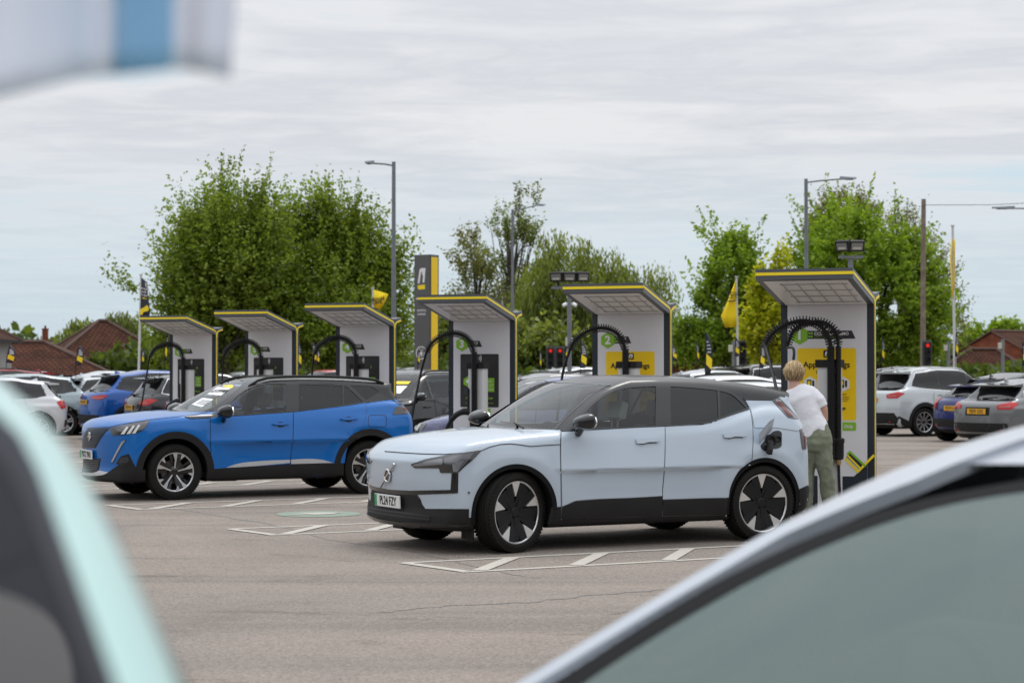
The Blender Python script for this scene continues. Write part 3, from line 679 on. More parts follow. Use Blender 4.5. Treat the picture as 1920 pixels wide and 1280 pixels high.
# ------------------------------------------------------------------ the pale blue electric car in front
def build_pale_car():
    d = dict(wheels=(0.0, 2.65), R=0.352, box=(-0.95, 3.6, 1.05, 0.05, 1.65), zbot=0.20,
        sect=[(0.15, 0.80), (0.22, 0.86), (0.32, 0.884), (0.45, 0.896), (0.65, 0.902), (0.80, 0.898), (0.92, 0.880), (1.02, 0.855), (1.12, 0.815), (1.25, 0.755), (1.4, 0.69)],
        plan=[(-0.9, -0.06), (-0.5, -0.015), (0.0, 0.004), (0.5, -0.004), (1.3, -0.012), (2.1, -0.006), (2.65, 0.004), (3.1, -0.012), (3.5, -0.05)],
        zb=[(-0.9, 0.80), (-0.79, 0.835), (-0.72, 0.90), (-0.58, 0.965), (-0.35, 1.02), (0.0, 1.06), (0.4, 1.085), (1.2, 1.10), (1.8, 1.12), (2.2, 1.17), (2.5, 1.24), (2.8, 1.29), (3.1, 1.26), (3.3, 1.18), (3.5, 1.08)],
        xf=[(0.1, -0.56), (0.2, -0.70), (0.26, -0.775), (0.32, -0.775), (0.40, -0.765), (0.5, -0.775), (0.65, -0.79), (0.79, -0.79), (0.82, -0.775), (0.88, -0.72), (1.0, -0.60)],
        xr=[(0.1, 3.2), (0.2, 3.30), (0.3, 3.41), (0.45, 3.44), (0.6, 3.435), (0.8, 3.43), (0.95, 3.41), (1.05, 3.36), (1.15, 3.29), (1.25, 3.20), (1.4, 3.05)],
        fk=0.125, fp=2.6, rk=0.165, k1=0.085, k2=0.06, k3=0.07, crown=0.05, flare=0.016, flare_r=0.475, door=(0.45, 2.25, 0.009, 0.64),
        yg=[(0.7, 0.94), (1.0, 0.855), (1.1, 0.815), (1.25, 0.745), (1.45, 0.645), (1.6, 0.56)],
        gplan=[(0.3, -0.015), (0.9, 0.0), (1.6, 0.0), (2.2, -0.008), (2.8, -0.035), (3.3, -0.09)],
        zr=[(0.8, 1.46), (1.1, 1.525), (1.4, 1.545), (1.7, 1.55), (2.1, 1.54), (2.5, 1.51), (2.9, 1.465), (3.3, 1.395)],
        xw=[(0.9, -0.05), (1.06, 0.20), (1.2, 0.44), (1.35, 0.73), (1.45, 0.97), (1.52, 1.22), (1.6, 1.6)], wk=0.20,
        xg=[(0.9, 3.44), (1.05, 3.42), (1.2, 3.34), (1.3, 3.29), (1.38, 3.33), (1.45, 3.28)], gk=0.13, kg=0.09, ku=0.02)
    H = Hull(d); cx, cy, ps = EX_POSE
    t = thing('electric_car', 'pale blue electric crossover with black roof parked on charge in front, plate PL24 FZY', 'car', (cx, cy, 0), ps, 'cars at the chargers')
    PB = paint('pale_blue_paint', (0.43, 0.50, 0.575)); PK = paint('black_roof_paint', (0.007, 0.007, 0.008), 0.0, 0.35, 0.45)
    A = Frame('cam', zoom=(680, 680, 3.368), car=EX_POSE); B = Frame('cam', zoom=(1100, 680, 3.368), car=EX_POSE)
    def b2a(pts): return [(p[0] + 1414.6,) + tuple(p[1:]) for p in pts]
    screen = smooth_poly([(738, 402, 1), (900, 300), (1080, 185), (1212, 132, 1), (1370, 134), (1548, 146, 1), (1450, 192), (1370, 252), (1275, 340), (1200, 412, 1), (1000, 411), (860, 406)], 3)
    surround = [(1252, 434), (1330, 340), (1430, 248), (1540, 172), (1640, 142), (1800, 128)] + b2a([(540, 128), (700, 143), (850, 166), (930, 190), (975, 228), (1028, 294), (900, 336), (760, 384), (620, 395), (495, 402)]) + [(1600, 416)]
    w1 = smooth_poly([(1384, 404, 1), (1380, 348, 1), (1440, 282), (1530, 212), (1625, 172), (1720, 156), (1850, 150, 1), (1846, 398, 1), (1600, 406)], 3)
    w2 = b2a(smooth_poly([(527, 152, 1), (650, 158), (822, 176, 1), (830, 348, 1), (762, 374), (640, 386), (530, 392, 1)], 3))
    w3 = b2a(smooth_poly([(836, 178, 1), (900, 196), (945, 226), (1004, 286, 1), (920, 316), (842, 344, 1)], 3))
    side = Frame('side')
    def matfn(C, N):
        z = C[:, 2]; x = C[:, 0]
        belt = 1.06 + 0.02 * np.clip(x - 0.5, 0, 1.5) + 0.28 * np.clip(x - 2.0, 0, 0.75) ** 1.2 + np.where(x > 2.72, 0.05 * np.clip((x - 2.72) / 0.1, 0, 1), 0)
        cab = (z > belt) & (x > 0.30 + 0.20 * (C[:, 1] / 0.62) ** 2 - 0.12)
        low = (z < 0.23) | ((z < 0.32) & ((x < -0.3) | (x > 3.0)))
        return np.where(cab, 1, np.where(low, 2, 0))
    scr_side = lambda pts: pts
    body_mesh(H, 0.030, [PB, PK, M_BLACKPL], t, [hole_arches(H, 0.402), hole_poly(A, screen, None, -4), hole_poly(A, w1, None, -8), hole_poly(A, w2, None, -8), hole_poly(A, w3, None, -6), hole_poly(Frame('rear', x=3.5), [(-0.56, 1.04), (0.56, 1.04), (0.48, 1.28), (-0.48, 1.28)], (1, 0, 0.2))], matfn)
    # greenhouse
    panel('windscreen', H, A, screen, G_SCREEN, t, 12, 0.003, skirt=0)
    rim_ = [(725, 412), (890, 296), (1075, 176), (1206, 124), (1370, 126), (1566, 138), (1460, 196), (1380, 262), (1290, 346), (1222, 424), (1000, 421), (860, 416)]
    panel('screen_surround', H, A, smooth_poly([(p[0], p[1]) + ((1,) if i in (0, 3, 5, 9) else ()) for i, p in enumerate(rim_)], 3), M_GLOSSBLK, t, 14, 0.002, [screen])
    panel('window_surround', H, A, surround, M_GLOSSBLK, t, 13, 0.006, [w1, w2, w3], mirror=True)
    for w_, g_ in ((w1, G_CLEAR), (w2, G_PRIV), (w3, G_PRIV)): panel('side_window', H, A, w_, g_, t, 16, 0.0, mirror=True, skirt=0)
    rw = Frame('rear', x=3.5)
    panel('rear_window', H, rw, rounded([(-0.62, 1.02), (0.62, 1.02), (0.53, 1.31), (-0.53, 1.31)], 0.05), G_PRIV, t, 0.06, 0.004, skirt=0)
    panel('header_seam', H, A, [(1206, 126), (1370, 130), (1566, 144), (1566, 147), (1370, 133.5), (1206, 129.5)], M_INK, t, 10, 0.003, skirt=0.004)
    # doors
    e1 = panel('front_door', H, A, smooth_poly([(1256, 440, 1), (1251, 540), (1254, 700), (1259, 904, 1), (1292, 890), (1345, 868), (1500, 856, 1), (1700, 849), (1889, 838, 1), (1889, 790), (1897, 700), (1904, 560), (1905, 406, 1), (1760, 411), (1600, 420), (1420, 430)], 3), PB, t, 14, 0.008, mirror=True)
    e2 = panel('rear_door', H, B, smooth_poly([(496, 407, 1), (620, 400), (760, 389), (900, 341), (1029, 300, 1), (1042, 380), (1046, 480), (1040, 600, 1), (985, 648), (940, 706), (905, 780), (893, 849, 1), (760, 851), (600, 856), (479, 860, 1), (480, 800), (489, 700), (496, 560)], 3), PB, t, 14, 0.008, mirror=True)
    h1 = panel('door_handle', H, B, rounded([(305, 482), (380, 480), (452, 476), (456, 492), (440, 502), (380, 504), (345, 514), (308, 513)], 9), PB, e1[0], 9, 0.030, skirt=0.02)
    panel('handle_recess', H, B, [(330, 506), (350, 515), (385, 506), (440, 504), (440, 508), (385, 511), (350, 519), (325, 515)], M_INK, e1[0], 9, 0.009, skirt=0)
    h2 = panel('door_handle', H, B, rounded([(855, 447), (930, 444), (1000, 440), (1004, 456), (985, 470), (930, 468), (890, 477), (860, 476)], 9), PB, e2[0], 9, 0.030, skirt=0.02)
    panel('handle_recess', H, B, [(880, 470), (900, 479), (935, 470), (985, 472), (985, 476), (935, 475), (900, 483), (876, 478)], M_INK, e2[0], 9, 0.009, skirt=0)
    # dark shut lines
    for pl in ([(1250, 436), (1246, 540), (1249, 700), (1253, 985), (1257, 985), (1253.5, 700), (1250.5, 540), (1254.5, 436)], b2a([(490, 404), (490, 560), (483, 700), (475, 800), (473, 964), (477, 964), (480, 800), (488, 700), (494.5, 560), (494.5, 404)]), b2a([(1031, 300), (1045, 380), (1049, 480), (1042, 610), (1038, 624), (1041, 626), (1046, 610), (1053, 480), (1049, 380), (1035, 300)])):
        panel('shut_line', H, A, pl, M_INK, t, 10, 0.0015, mirror=True, skirt=0)
    # lower cladding
    panel('door_cladding', H, A, [(1259, 908), (1292, 894), (1345, 872), (1500, 860), (1700, 853), (1888, 842), (1889, 966), (1700, 972), (1258, 988)], M_BLACKPL, t, 15, 0.008, mirror=True)
    panel('door_cladding', H, B, [(479, 864), (600, 860), (760, 855), (890, 853), (884, 900), (880, 958), (479, 965)], M_BLACKPL, t, 15, 0.008, mirror=True)
    panel('sill', H, A, [(1192, 912), (1251, 907), (1252, 990), (1700, 975)] + b2a([(480, 968), (878, 961), (868, 1014), (500, 1024)]) + [(1600, 1034), (1164, 1040)], M_BLACKPL, t, 16, 0.003, mirror=True)
    for wx in H.wx: panel('arch_trim', H, side, arch_ring(H, wx, 0.383, 0.424, 0.26), M_DARKIN, t, 0.05, 0.003, mirror=True, skirt=0.08)
    liners(H, t, 0.405, 0.87, 0.50)
    # bonnet, drawn as rays from the car's axis so that it wraps over the wings
    seam = [(148, 560), (260, 567), (380, 574), (520, 577), (640, 568), (752, 552), (800, 531), (870, 514), (930, 510), (985, 515), (1060, 526), (1150, 519), (1246, 514), (1246, 470), (1248, 430), (1200, 424), (1000, 422), (860, 417)]
    O, D, L = A.rays(np.array(tess(seam, 14)[0])); P, ok = H.cast(O, D, L, 90)
    panel('bonnet', H, A, smooth_poly([(p[0], p[1], 1) if i in (5, 12, 14, 17) else p for i, p in enumerate(seam + [(735, 411), (600, 414), (450, 424), (300, 450), (205, 500), (160, 540)])], 2), PB, t, 14, 0.003, skirt=0.006)
    panel('bonnet_seam', H, A, [(140, 561), (260, 570), (380, 577), (520, 580), (640, 571), (752, 555.5), (800, 534.5), (870, 517.5), (930, 513.5), (985, 518.5), (1060, 529.5), (1150, 522.5), (1246, 517.5), (1246, 513), (1150, 518), (1060, 525), (985, 514), (930, 509), (870, 513), (800, 530), (752, 551), (640, 567), (520, 576), (380, 573), (260, 566), (140, 557)], M_INK, t, 12, 0.0045, skirt=0.003)
    # face
    hl = [(303, 641), (400, 608), (510, 588), (620, 570), (746, 557), (715, 592), (690, 616), (642, 655), (602, 694), (492, 694), (484, 664), (400, 664), (330, 664)]
    panel('headlight', H, A, rounded(hl, 8), mat('lamp_black', (0.018, 0.018, 0.02), 0.08, coat=1.0), t, 10, 0.006, mirror=True)
    e = panel('lamp_lens', H, A, rounded([(330, 640), (505, 604), (510, 640), (360, 652), (318, 650)], 6), M_CLEARLENS, t, 9, 0.009, mirror=True, skirt=0.003)
    panel('lamp_lens', H, A, rounded([(515, 606), (600, 586), (700, 566), (650, 632), (600, 684), (572, 680), (570, 645), (520, 640)], 6), mat('lens_grey', (0.10, 0.10, 0.11), 0.08, coat=1.0), t, 9, 0.009, mirror=True, skirt=0.003)
    panel('daylight_strip', H, A, [(565, 640), (640, 612), (608, 660), (600, 688), (572, 688)], M_CLEARLENS, t, 9, 0.011, mirror=True, skirt=0.003)
    panel('air_slot', H, A, [(562, 696), (604, 696), (602, 822), (335, 832), (200, 825), (55, 812), (60, 788), (180, 800), (300, 806), (556, 801)], M_GLOSSBLK, t, 11, 0.004, mirror=True)
    panel('lower_bumper', H, A, [(55, 815), (200, 827), (336, 834), (396, 920), (670, 922), (668, 1034), (600, 1052), (400, 1045), (220, 1030), (120, 1008), (48, 970), (58, 900)], M_BLACKPL, t, 15, 0.006, mirror=True)
    panel('grille_slot', H, A, [(75, 915), (180, 932), (300, 945), (430, 965), (430, 992), (300, 990), (180, 975), (78, 950)], M_INK, t, 12, 0.010, mirror=True, skirt=0.004)
    for o_ in (12, 34): panel('grille_bar', H, A, [(80, 915 + o_), (180, 932 + o_), (300, 946 + o_), (425, 962 + o_ * 0.9), (425, 967 + o_ * 0.9), (300, 951 + o_), (180, 938 + o_), (80, 921 + o_)], M_BLACKPL, t, 12, 0.014, mirror=True, skirt=0.006)
    panel('splitter', H, A, [(42, 962), (120, 985), (250, 1003), (420, 1014), (600, 1020), (668, 1012), (668, 1022), (600, 1036), (420, 1028), (250, 1018), (120, 1003), (44, 974)], M_GLOSSBLK, t, 12, 0.016, mirror=True, skirt=0.02)
    panel('parking_sensor', H, A, [(670 + 7 * math.cos(k), 818 + 8 * math.sin(k)) for k in np.linspace(0, 5.6, 9)], M_SLATE, t, 8, 0.006, mirror=True, skirt=0.003)
    for sd in (-1, 1): b = MB(); b.box((-0.36, sd * 0.70, 0.17), (0.03, 0.20, 0.10), None, 0, 0.008); b.build('air_deflector', M_BLACKPL, t)
    plate(t, 'PL24 FZY', (-0.802, 0, 0.43), 0, M_PLATEW, True, rad(-3)).children[0]
    # round badge and diagonal bar
    e = empty('badge', t, (-0.802, 0.0, 0.655))
    b = MB(); b.lathe([(0.062, -0.004), (0.062, 0.006), (0.054, 0.012), (0.046, 0.006), (0.046, -0.004)], 28, 'x'); b.v = [(-x, y, z) for x, y, z in b.v]; b.build('ring', M_CHROME, e, 40)
    b = MB(); b.lathe([(0.0, 0.004), (0.047, 0.004)], 24, 'x'); b.v = [(-x, y, z) for x, y, z in b.v]; b.box((-0.006, 0, 0), (0.004, 0.10, 0.022)); b.build('disc', M_GLOSSBLK, e)
    b = MB(); b.box((-0.004, 0, 0), (0.012, 0.36, 0.016), Matrix.Rotation(rad(-38), 3, 'X')); o = b.build('bar', M_CHROME, e)
    # lamps and bumper at the back
    panel('tail_light', H, B, smooth_poly([(1172, 240, 1), (1216, 222, 1), (1280, 288), (1336, 352, 1), (1330, 358, 1), (1272, 346, 1), (1220, 292)], 2), M_SMOKELENS, t, 9, 0.006, mirror=True)
    panel('lamp_rows', H, B, [(1196, 250), (1214, 244), (1300, 340), (1275, 336)], mat('dim_red', (0.16, 0.025, 0.02), 0.25), t, 8, 0.009, mirror=True, skirt=0.003)
    panel('tail_light', H, B, rounded([(1340, 402), (1376, 396), (1386, 470), (1386, 546), (1360, 546)], 5), M_SMOKELENS, t, 9, 0.006, mirror=True)
    panel('lamp_rows', H, B, [(1366, 408), (1374, 406), (1382, 470), (1382, 538), (1374, 538)], mat('dim_red', (0.16, 0.025, 0.02), 0.25), t, 8, 0.009, mirror=True, skirt=0.003)
    panel('rear_bumper', H, B, [(1343, 796), (1395, 772), (1404, 800), (1402, 880), (1350, 905), (1343, 860)], M_BLACKPL, t, 10, 0.006, mirror=True)
    panel('quarter_panel', H, B, [(1002, 239), (1166, 243), (1262, 350), (1330, 363), (1372, 402), (1330, 430), (1200, 410), (1058, 410), (1050, 360), (1036, 298)], PB, t, 12, 0.007, mirror=True, skirt=0.008)
    panel('rear_bumper', H, rw, [(-0.8, 0.24), (0.8, 0.24), (0.8, 0.5), (-0.8, 0.5)], M_BLACKPL, t, 0.07, 0.006)
    panel('roof_edge', H, B, [(985, 232), (1010, 238), (1170, 238), (1218, 216), (1200, 196), (1100, 180), (1000, 205)], PK, t, 12, 0.006, mirror=True, skirt=0.006)
    text('model_number', 'EX30', 0.028, M_SILVER, t, (2.94, -0.742, 1.305), (rad(76), 0, rad(5)), sx=1.0)
    # open charging port with its flap swung forward
    e = empty('charging_port', t)
    panel('socket_well', H, B, rounded([(1095, 522), (1176, 432), (1210, 427), (1230, 440), (1229, 528), (1206, 540), (1150, 545), (1130, 562), (1105, 545)], 12), M_INK, e, 10, 0.007, skirt=0.004)
    O, D, L = B.rays(np.array([(1160, 492), (1205, 480), (1132, 552), (1090, 515), (1172, 430)])); P, ok = H.cast(O, D, L, 90)
    b = MB()
    for p, r in ((P[0], 0.062), (P[1], 0.034)): b.lathe([(r, 0.0), (r, -0.018), (r * 0.7, -0.022), (r * 0.55, -0.006), (0, -0.006)], 20, 'y', (p[0], p[1], p[2]))
    b.tube([P[2] + Vector((0.03, -0.02, 0.06)), P[2] + Vector((0, -0.06, 0.0)), P[2] + Vector((0.0, -0.05, -0.03))], 0.03, 10); b.build('socket', M_BLACKPL, e, 40)
    h0, h1_ = Vector(P[3]), Vector(P[4]); out_ = Vector((-0.10, -0.15, 0.02)); b = MB()
    fv = [h0, h0 + out_ * 0.35 + Vector((-0.01, 0, 0.09)), h0 * 0.25 + h1_ * 0.75 + out_ + Vector((0, 0, 0.11)), h1_ + out_ * 0.62 + Vector((0.02, 0, 0.11)), h1_ + Vector((0, 0, 0.01))]
    n_ = Vector((-0.5, -0.8, 0.3)).normalized() * 0.008; b.add(fv + [q + n_ for q in fv], [(0, 1, 2, 3, 4), (9, 8, 7, 6, 5)] + [(k, k + 5, (k + 1) % 5 + 5, (k + 1) % 5) for k in range(5)]); b.build('flap', PB, e)
    for sd, y in ((-1, 1.0), (1, 1.0)): mirror_unit(t, H, 0.66, 1.135, y, M_GLOSSBLK, 0.23, 0.145, sd)
    wz = H.R
    for wx, sd, st in ((0.0, -1, rad(16)), (0.0, 1, rad(16)), (2.65, -1, 0), (2.65, 1, 0)): wheel(t, (wx, sd * 0.785, wz), 0.352, 0.272, 0.235, 'aero', sd, st, rad(93))
    cabin(t, 0.62, mat('pale_seat', (0.30, 0.32, 0.32), 0.8), 0.37)
    b = MB()
    for q in (((0.18, -0.05, 1.075), (0.36, 0.25, 1.115), (0.44, 0.55, 1.09)), ((0.24, -0.62, 1.075), (0.33, -0.3, 1.11), (0.34, 0.0, 1.12))): b.tube(q, 0.008, 6)
    b.build('wiper', M_BLACKPL, t)
    return t, H
EX, EXH = build_pale_car()
# ------------------------------------------------------------------ the blue car with price cards
BL_POSE = (-4.548, 25.301, 0.485)
def build_blue_car():
    d = dict(wheels=(0.0, 2.605), R=0.345, box=(-1.0, 3.6, 1.05, 0.08, 1.65), zbot=0.22,
        sect=[(0.15, 0.80), (0.24, 0.84), (0.34, 0.860), (0.5, 0.872), (0.7, 0.880), (0.85, 0.878), (0.96, 0.860), (1.05, 0.825), (1.15, 0.785), (1.3, 0.72), (1.45, 0.66)],
        plan=[(-0.95, -0.06), (-0.5, -0.015), (0.0, 0.002), (0.5, -0.008), (1.3, -0.016), (2.1, -0.006), (2.6, 0.004), (3.1, -0.012), (3.5, -0.05)],
        zb=[(-0.95, 0.86), (-0.86, 0.90), (-0.78, 0.965), (-0.6, 1.01), (-0.3, 1.055), (0.1, 1.09), (0.5, 1.10), (1.2, 1.11), (1.8, 1.15), (2.4, 1.20), (2.9, 1.24), (3.2, 1.20), (3.5, 1.06)],
        xf=[(0.1, -0.62), (0.18, -0.76), (0.24, -0.85), (0.30, -0.85), (0.42, -0.84), (0.6, -0.855), (0.8, -0.86), (0.9, -0.845), (0.97, -0.78), (1.1, -0.6)],
        xr=[(0.1, 3.2), (0.22, 3.30), (0.34, 3.41), (0.5, 3.44), (0.7, 3.43), (0.9, 3.42), (1.0, 3.40), (1.08, 3.34), (1.18, 3.26), (1.3, 3.16), (1.45, 3.05)],
        fk=0.17, fp=2.2, rk=0.15, k1=0.07, k2=0.06, k3=0.07, crown=0.05, flare=0.010, flare_r=0.53, door=(0.5, 2.2, 0.012, 0.58),
        yg=[(0.7, 0.92), (1.0, 0.845), (1.1, 0.805), (1.25, 0.735), (1.45, 0.64), (1.6, 0.57)],
        gplan=[(0.3, -0.02), (0.9, 0.0), (1.6, 0.0), (2.4, -0.008), (2.9, -0.03), (3.3, -0.07)],
        zr=[(0.8, 1.40), (1.1, 1.485), (1.4, 1.515), (1.8, 1.53), (2.2, 1.525), (2.6, 1.505), (2.9, 1.48), (3.2, 1.435)],
        xw=[(0.9, -0.02), (1.08, 0.26), (1.2, 0.46), (1.32, 0.69), (1.42, 0.93), (1.5, 1.2), (1.6, 1.6)], wk=0.20,
        xg=[(0.9, 3.40), (1.1, 3.32), (1.25, 3.20), (1.36, 3.14), (1.42, 3.17), (1.5, 3.14)], gk=0.12, kg=0.08, ku=0.02)
    H = Hull(d); cx, cy, ps = BL_POSE
    t = thing('suv', 'bright blue compact crossover with price cards in its windscreen, plate PX72 YNU', 'car', (cx, cy, 0), ps, 'cars at the chargers')
    PB = paint('bright_blue_paint', (0.0, 0.125, 0.44), 0.10, 0.3, 0.55); PK = paint('black_roof_paint', (0.012, 0.012, 0.013))
    A = Frame('cam', zoom=(130, 690, 4.924), car=BL_POSE); B = Frame('cam', zoom=(400, 690, 4.8), car=BL_POSE); side = Frame('side')
    q = 4.924 / 4.8
    def b2a(pts): return [(1329.5 + q * p[0], q * p[1]) + tuple(p[2:]) for p in pts]
    def a2b(pts): return [((p[0] - 1329.5) / q, p[1] / q) + tuple(p[2:]) for p in pts]
    screen = smooth_poly([(930, 388, 1), (1180, 250), (1447, 118, 1), (1530, 124), (1614, 136, 1), (1530, 200), (1395, 308), (1290, 372), (1218, 392, 1), (1080, 390)], 3)
    surround = [(128, 432), (90, 400), (150, 300), (230, 225), (310, 178), (400, 145), (520, 132), (720, 132), (900, 140), (1180, 148), (1420, 160), (1508, 212), (1600, 272), (1380, 308), (1200, 338), (1000, 362), (718, 395), (400, 416), (250, 428)]
    w1 = smooth_poly([(152, 426, 1), (140, 350), (205, 268), (300, 198), (400, 156), (500, 145), (655, 143, 1), (655, 388, 1), (400, 409)], 3)
    w2 = smooth_poly([(770, 146, 1), (900, 150), (1158, 160, 1), (1162, 332, 1), (1000, 357), (770, 384, 1)], 3)
    w3 = [(1174, 163), (1198, 166), (1270, 232), (1342, 302), (1174, 331)]
    w4 = smooth_poly([(1232, 158, 1), (1330, 162), (1420, 168), (1500, 218), (1584, 270, 1), (1480, 288), (1390, 302, 1), (1310, 228)], 3)
    def matfn(C, N):
        z = C[:, 2]; x = C[:, 0]; belt = 1.035 + 0.075 * np.clip(x - 0.6, 0, 3)
        cab = (z > belt) & (x > 0.36 + 0.20 * (C[:, 1] / 0.62) ** 2 - 0.10)
        return np.where(cab, 1, np.where((z < 0.25) | ((z < 0.33) & ((x < -0.3) | (x > 3.0))), 2, 0))
    body_mesh(H, 0.032, [PB, PK, M_BLACKPL], t, [hole_arches(H, 0.44), hole_poly(A, screen, None, -5), hole_poly(B, w1, None, -10), hole_poly(B, w2, None, -10), hole_poly(B, w3, None, -6), hole_poly(B, w4, None, -6)], matfn)
    panel('windscreen', H, A, screen, G_SCREEN, t, 14, 0.003, skirt=0)
    rim_ = [(915, 396), (1170, 242), (1440, 110), (1530, 114), (1632, 128), (1545, 206), (1408, 318), (1300, 384), (1224, 401), (1080, 399)]
    panel('screen_surround', H, A, smooth_poly([p + ((1,) if i in (0, 2, 4, 8) else ()) for i, p in enumerate(rim_)], 3), M_GLOSSBLK, t, 16, 0.002, [screen])
    panel('window_surround', H, B, surround, M_GLOSSBLK, t, 16, 0.006, [w1, w2, w3, w4], mirror=True)
    for w_, g_ in ((w1, G_CLEAR), (w2, G_PRIV), (w3, G_PRIV), (w4, G_PRIV)): panel('side_window', H, B, w_, g_, t, 22, 0.0, mirror=True, skirt=0)
    e1 = panel('front_door', H, B, smooth_poly([(-24, 448, 1), (120, 437), (250, 432), (400, 420), (714, 399, 1), (714, 520), (710, 660), (694, 760), (690, 860, 1), (400, 880), (115, 896), (-15, 906, 1), (-22, 700)], 3), PB, t, 18, 0.008, mirror=True)
    e2 = panel('rear_door', H, B, smooth_poly([(722, 399, 1), (1000, 366), (1200, 342), (1374, 314, 1), (1376, 380), (1362, 470), (1345, 535, 1), (1280, 590), (1230, 660), (1195, 750), (1180, 852, 1), (1075, 852), (900, 856), (697, 860, 1), (700, 760), (717, 660), (721, 520)], 3), PB, t, 18, 0.008, mirror=True)
    for pl in ([(-28, 450), (-27, 700), (-20, 906), (-14, 906), (-21, 700), (-22, 450)], [(715, 399), (715, 520), (711, 660), (694, 760), (690, 965), (695, 965), (698, 760), (716, 660), (720.5, 520), (720.5, 399)], [(1373, 314), (1375, 380), (1361, 470), (1344, 535), (1349, 536), (1366, 470), (1380, 380), (1378, 314)]):
        panel('shut_line', H, B, pl, M_INK, t, 14, 0.0015, mirror=True, skirt=0)
    for (x0, y0, e_) in ((520, 500, e1[0]), (1132, 455, e2[0])):
        panel('handle_recess', H, B, [(x0 + 85 + 38 * math.cos(k), y0 + 8 + 26 * math.sin(k)) for k in np.linspace(0, 5.9, 14)], M_INK, e_, 10, 0.008, skirt=0)
        panel('door_handle', H, B, rounded([(x0, y0 + 5), (x0 + 50, y0 - 3), (x0 + 155, y0 - 8), (x0 + 160, y0 + 6), (x0 + 100, y0 + 16), (x0 + 40, y0 + 16)], 6), PB, e_, 10, 0.034, skirt=0.02)
    panel('door_trim', H, B, smooth_poly([(112, 894, 1), (180, 868), (270, 848), (400, 836), (520, 828), (688, 823, 1), (688, 851, 1), (400, 877), (250, 887)], 2), mat('satin_silver', (0.62, 0.62, 0.63), 0.3, metal=0.6), t, 14, 0.012, mirror=True)
    panel('door_trim', H, B, smooth_poly([(698, 822, 1), (800, 815), (900, 815), (990, 826), (1076, 850, 1), (900, 855), (698, 861, 1)], 2), mat('satin_silver', (0.62, 0.62, 0.63), 0.3, metal=0.6), t, 14, 0.012, mirror=True)
    panel('sill_cladding', H, B, [(-25, 909), (115, 898), (400, 882), (690, 863), (1075, 854), (1172, 855), (1172, 984), (820, 995), (400, 1003), (0, 1010), (-40, 1008)], M_BLACKPL, t, 20, 0.010, mirror=True)
    panel('fuel_flap_line', H, B, rounded([(1394, 420), (1558, 420), (1560, 530), (1392, 530)], 30), M_INK, t, 12, 0.002, [rounded([(1398, 424), (1554, 424), (1556, 526), (1396, 526)], 28)], skirt=0)
    for wx in H.wx: panel('arch_trim', H, side, arch_ring(H, wx, 0.415, 0.50, 0.25), M_BLACKPL, t, 0.04, 0.010, mirror=True, skirt=0.09)
    liners(H, t, 0.43, 0.84, 0.48)
    # front
    panel('bonnet_seam', H, A, [(165, 556), (370, 546), (480, 520), (620, 497), (750, 477), (900, 461), (1062, 445), (1180, 428), (1335, 391), (1335, 387), (1180, 424), (1062, 441), (900, 457), (750, 473), (620, 493), (480, 516), (370, 542), (165, 552)], M_INK, t, 12, 0.003, skirt=0.003)
    panel('grille', H, A, rounded([(170, 560), (376, 553), (334, 592), (290, 650), (242, 736), (118, 736), (128, 650), (148, 590)], 8), mat('grille_black', (0.01, 0.01, 0.011), 0.4), t, 12, 0.004)
    for i in range(15):
        y = 572 + i * 11.0; xl = np.interp(y, [560, 590, 650, 736], [170, 148, 128, 118]) + 5; xr_ = np.interp(y, [553, 592, 650, 736], [376, 334, 290, 242]) - 6
        if i % 1 == 0: panel('grille_bar', H, A, [(xl, y), (xr_, y - (xr_ - xl) * 0.03), (xr_, y - (xr_ - xl) * 0.03 + 4.5), (xl, y + 4.5)], mat('grille_blue_grey', (0.035, 0.055, 0.10), 0.3, metal=0.3), t, 9, 0.010, skirt=0.006)
    panel('badge', H, A, smooth_poly([(188, 596), (200, 588), (212, 600), (206, 612), (212, 640), (204, 650), (200, 664), (190, 668), (194, 640), (184, 640), (180, 625), (190, 618)], 2), M_CHROME, t, 6, 0.018)
    hl = rounded([(372, 562), (386, 550), (560, 512), (746, 480), (720, 528), (690, 566), (622, 600), (480, 618), (402, 622), (384, 594)], 8)
    panel('headlight', H, A, hl, mat('lamp_black', (0.018, 0.018, 0.02), 0.08, coat=1.0), t, 12, 0.004, mirror=True)
    panel('lamp_lens', H, A, rounded([(420, 560), (520, 532), (735, 490), (700, 545), (640, 580), (560, 540), (470, 590)], 8), mat('lens_grey', (0.10, 0.10, 0.11), 0.08, coat=1.0), t, 12, 0.006, mirror=True, skirt=0)
    for x0, y0, h_ in ((478, 610, 68), (528, 606, 75), (576, 602, 78)):
        panel('light_claw', H, A, [(x0, y0), (x0 + h_ * 0.75, y0 - h_), (x0 + h_ * 0.75 + 20, y0 - h_ + 1), (x0 + 32, y0 - 2)], M_PLATEW, t, 9, 0.010, mirror=True, skirt=0.003)
    panel('daylight_lamp', H, A, smooth_poly([(524, 660, 1), (496, 674), (476, 700), (392, 862, 1), (404, 868, 1), (494, 700)], 2), M_SILVER, t, 10, 0.012, mirror=True)
    panel('daylight_backing', H, A, [(388, 866), (470, 700), (490, 672), (526, 656), (528, 664), (480, 704), (398, 872)], M_BLACKPL, t, 10, 0.006, mirror=True, skirt=0.004)  # black strip behind the daytime lamp
    panel('lower_bumper', H, A, smooth_poly([(352, 972, 1), (402, 930), (474, 884, 1), (436, 880), (480, 812, 1), (548, 790, 1), (575, 842), (604, 900), (630, 928), (664, 936, 1), (700, 936, 1), (700, 1044, 1), (560, 1052), (388, 1030, 1), (200, 1006), (70, 972, 1), (72, 962, 1), (240, 986)], 2), M_BLACKPL, t, 16, 0.008, mirror=True)
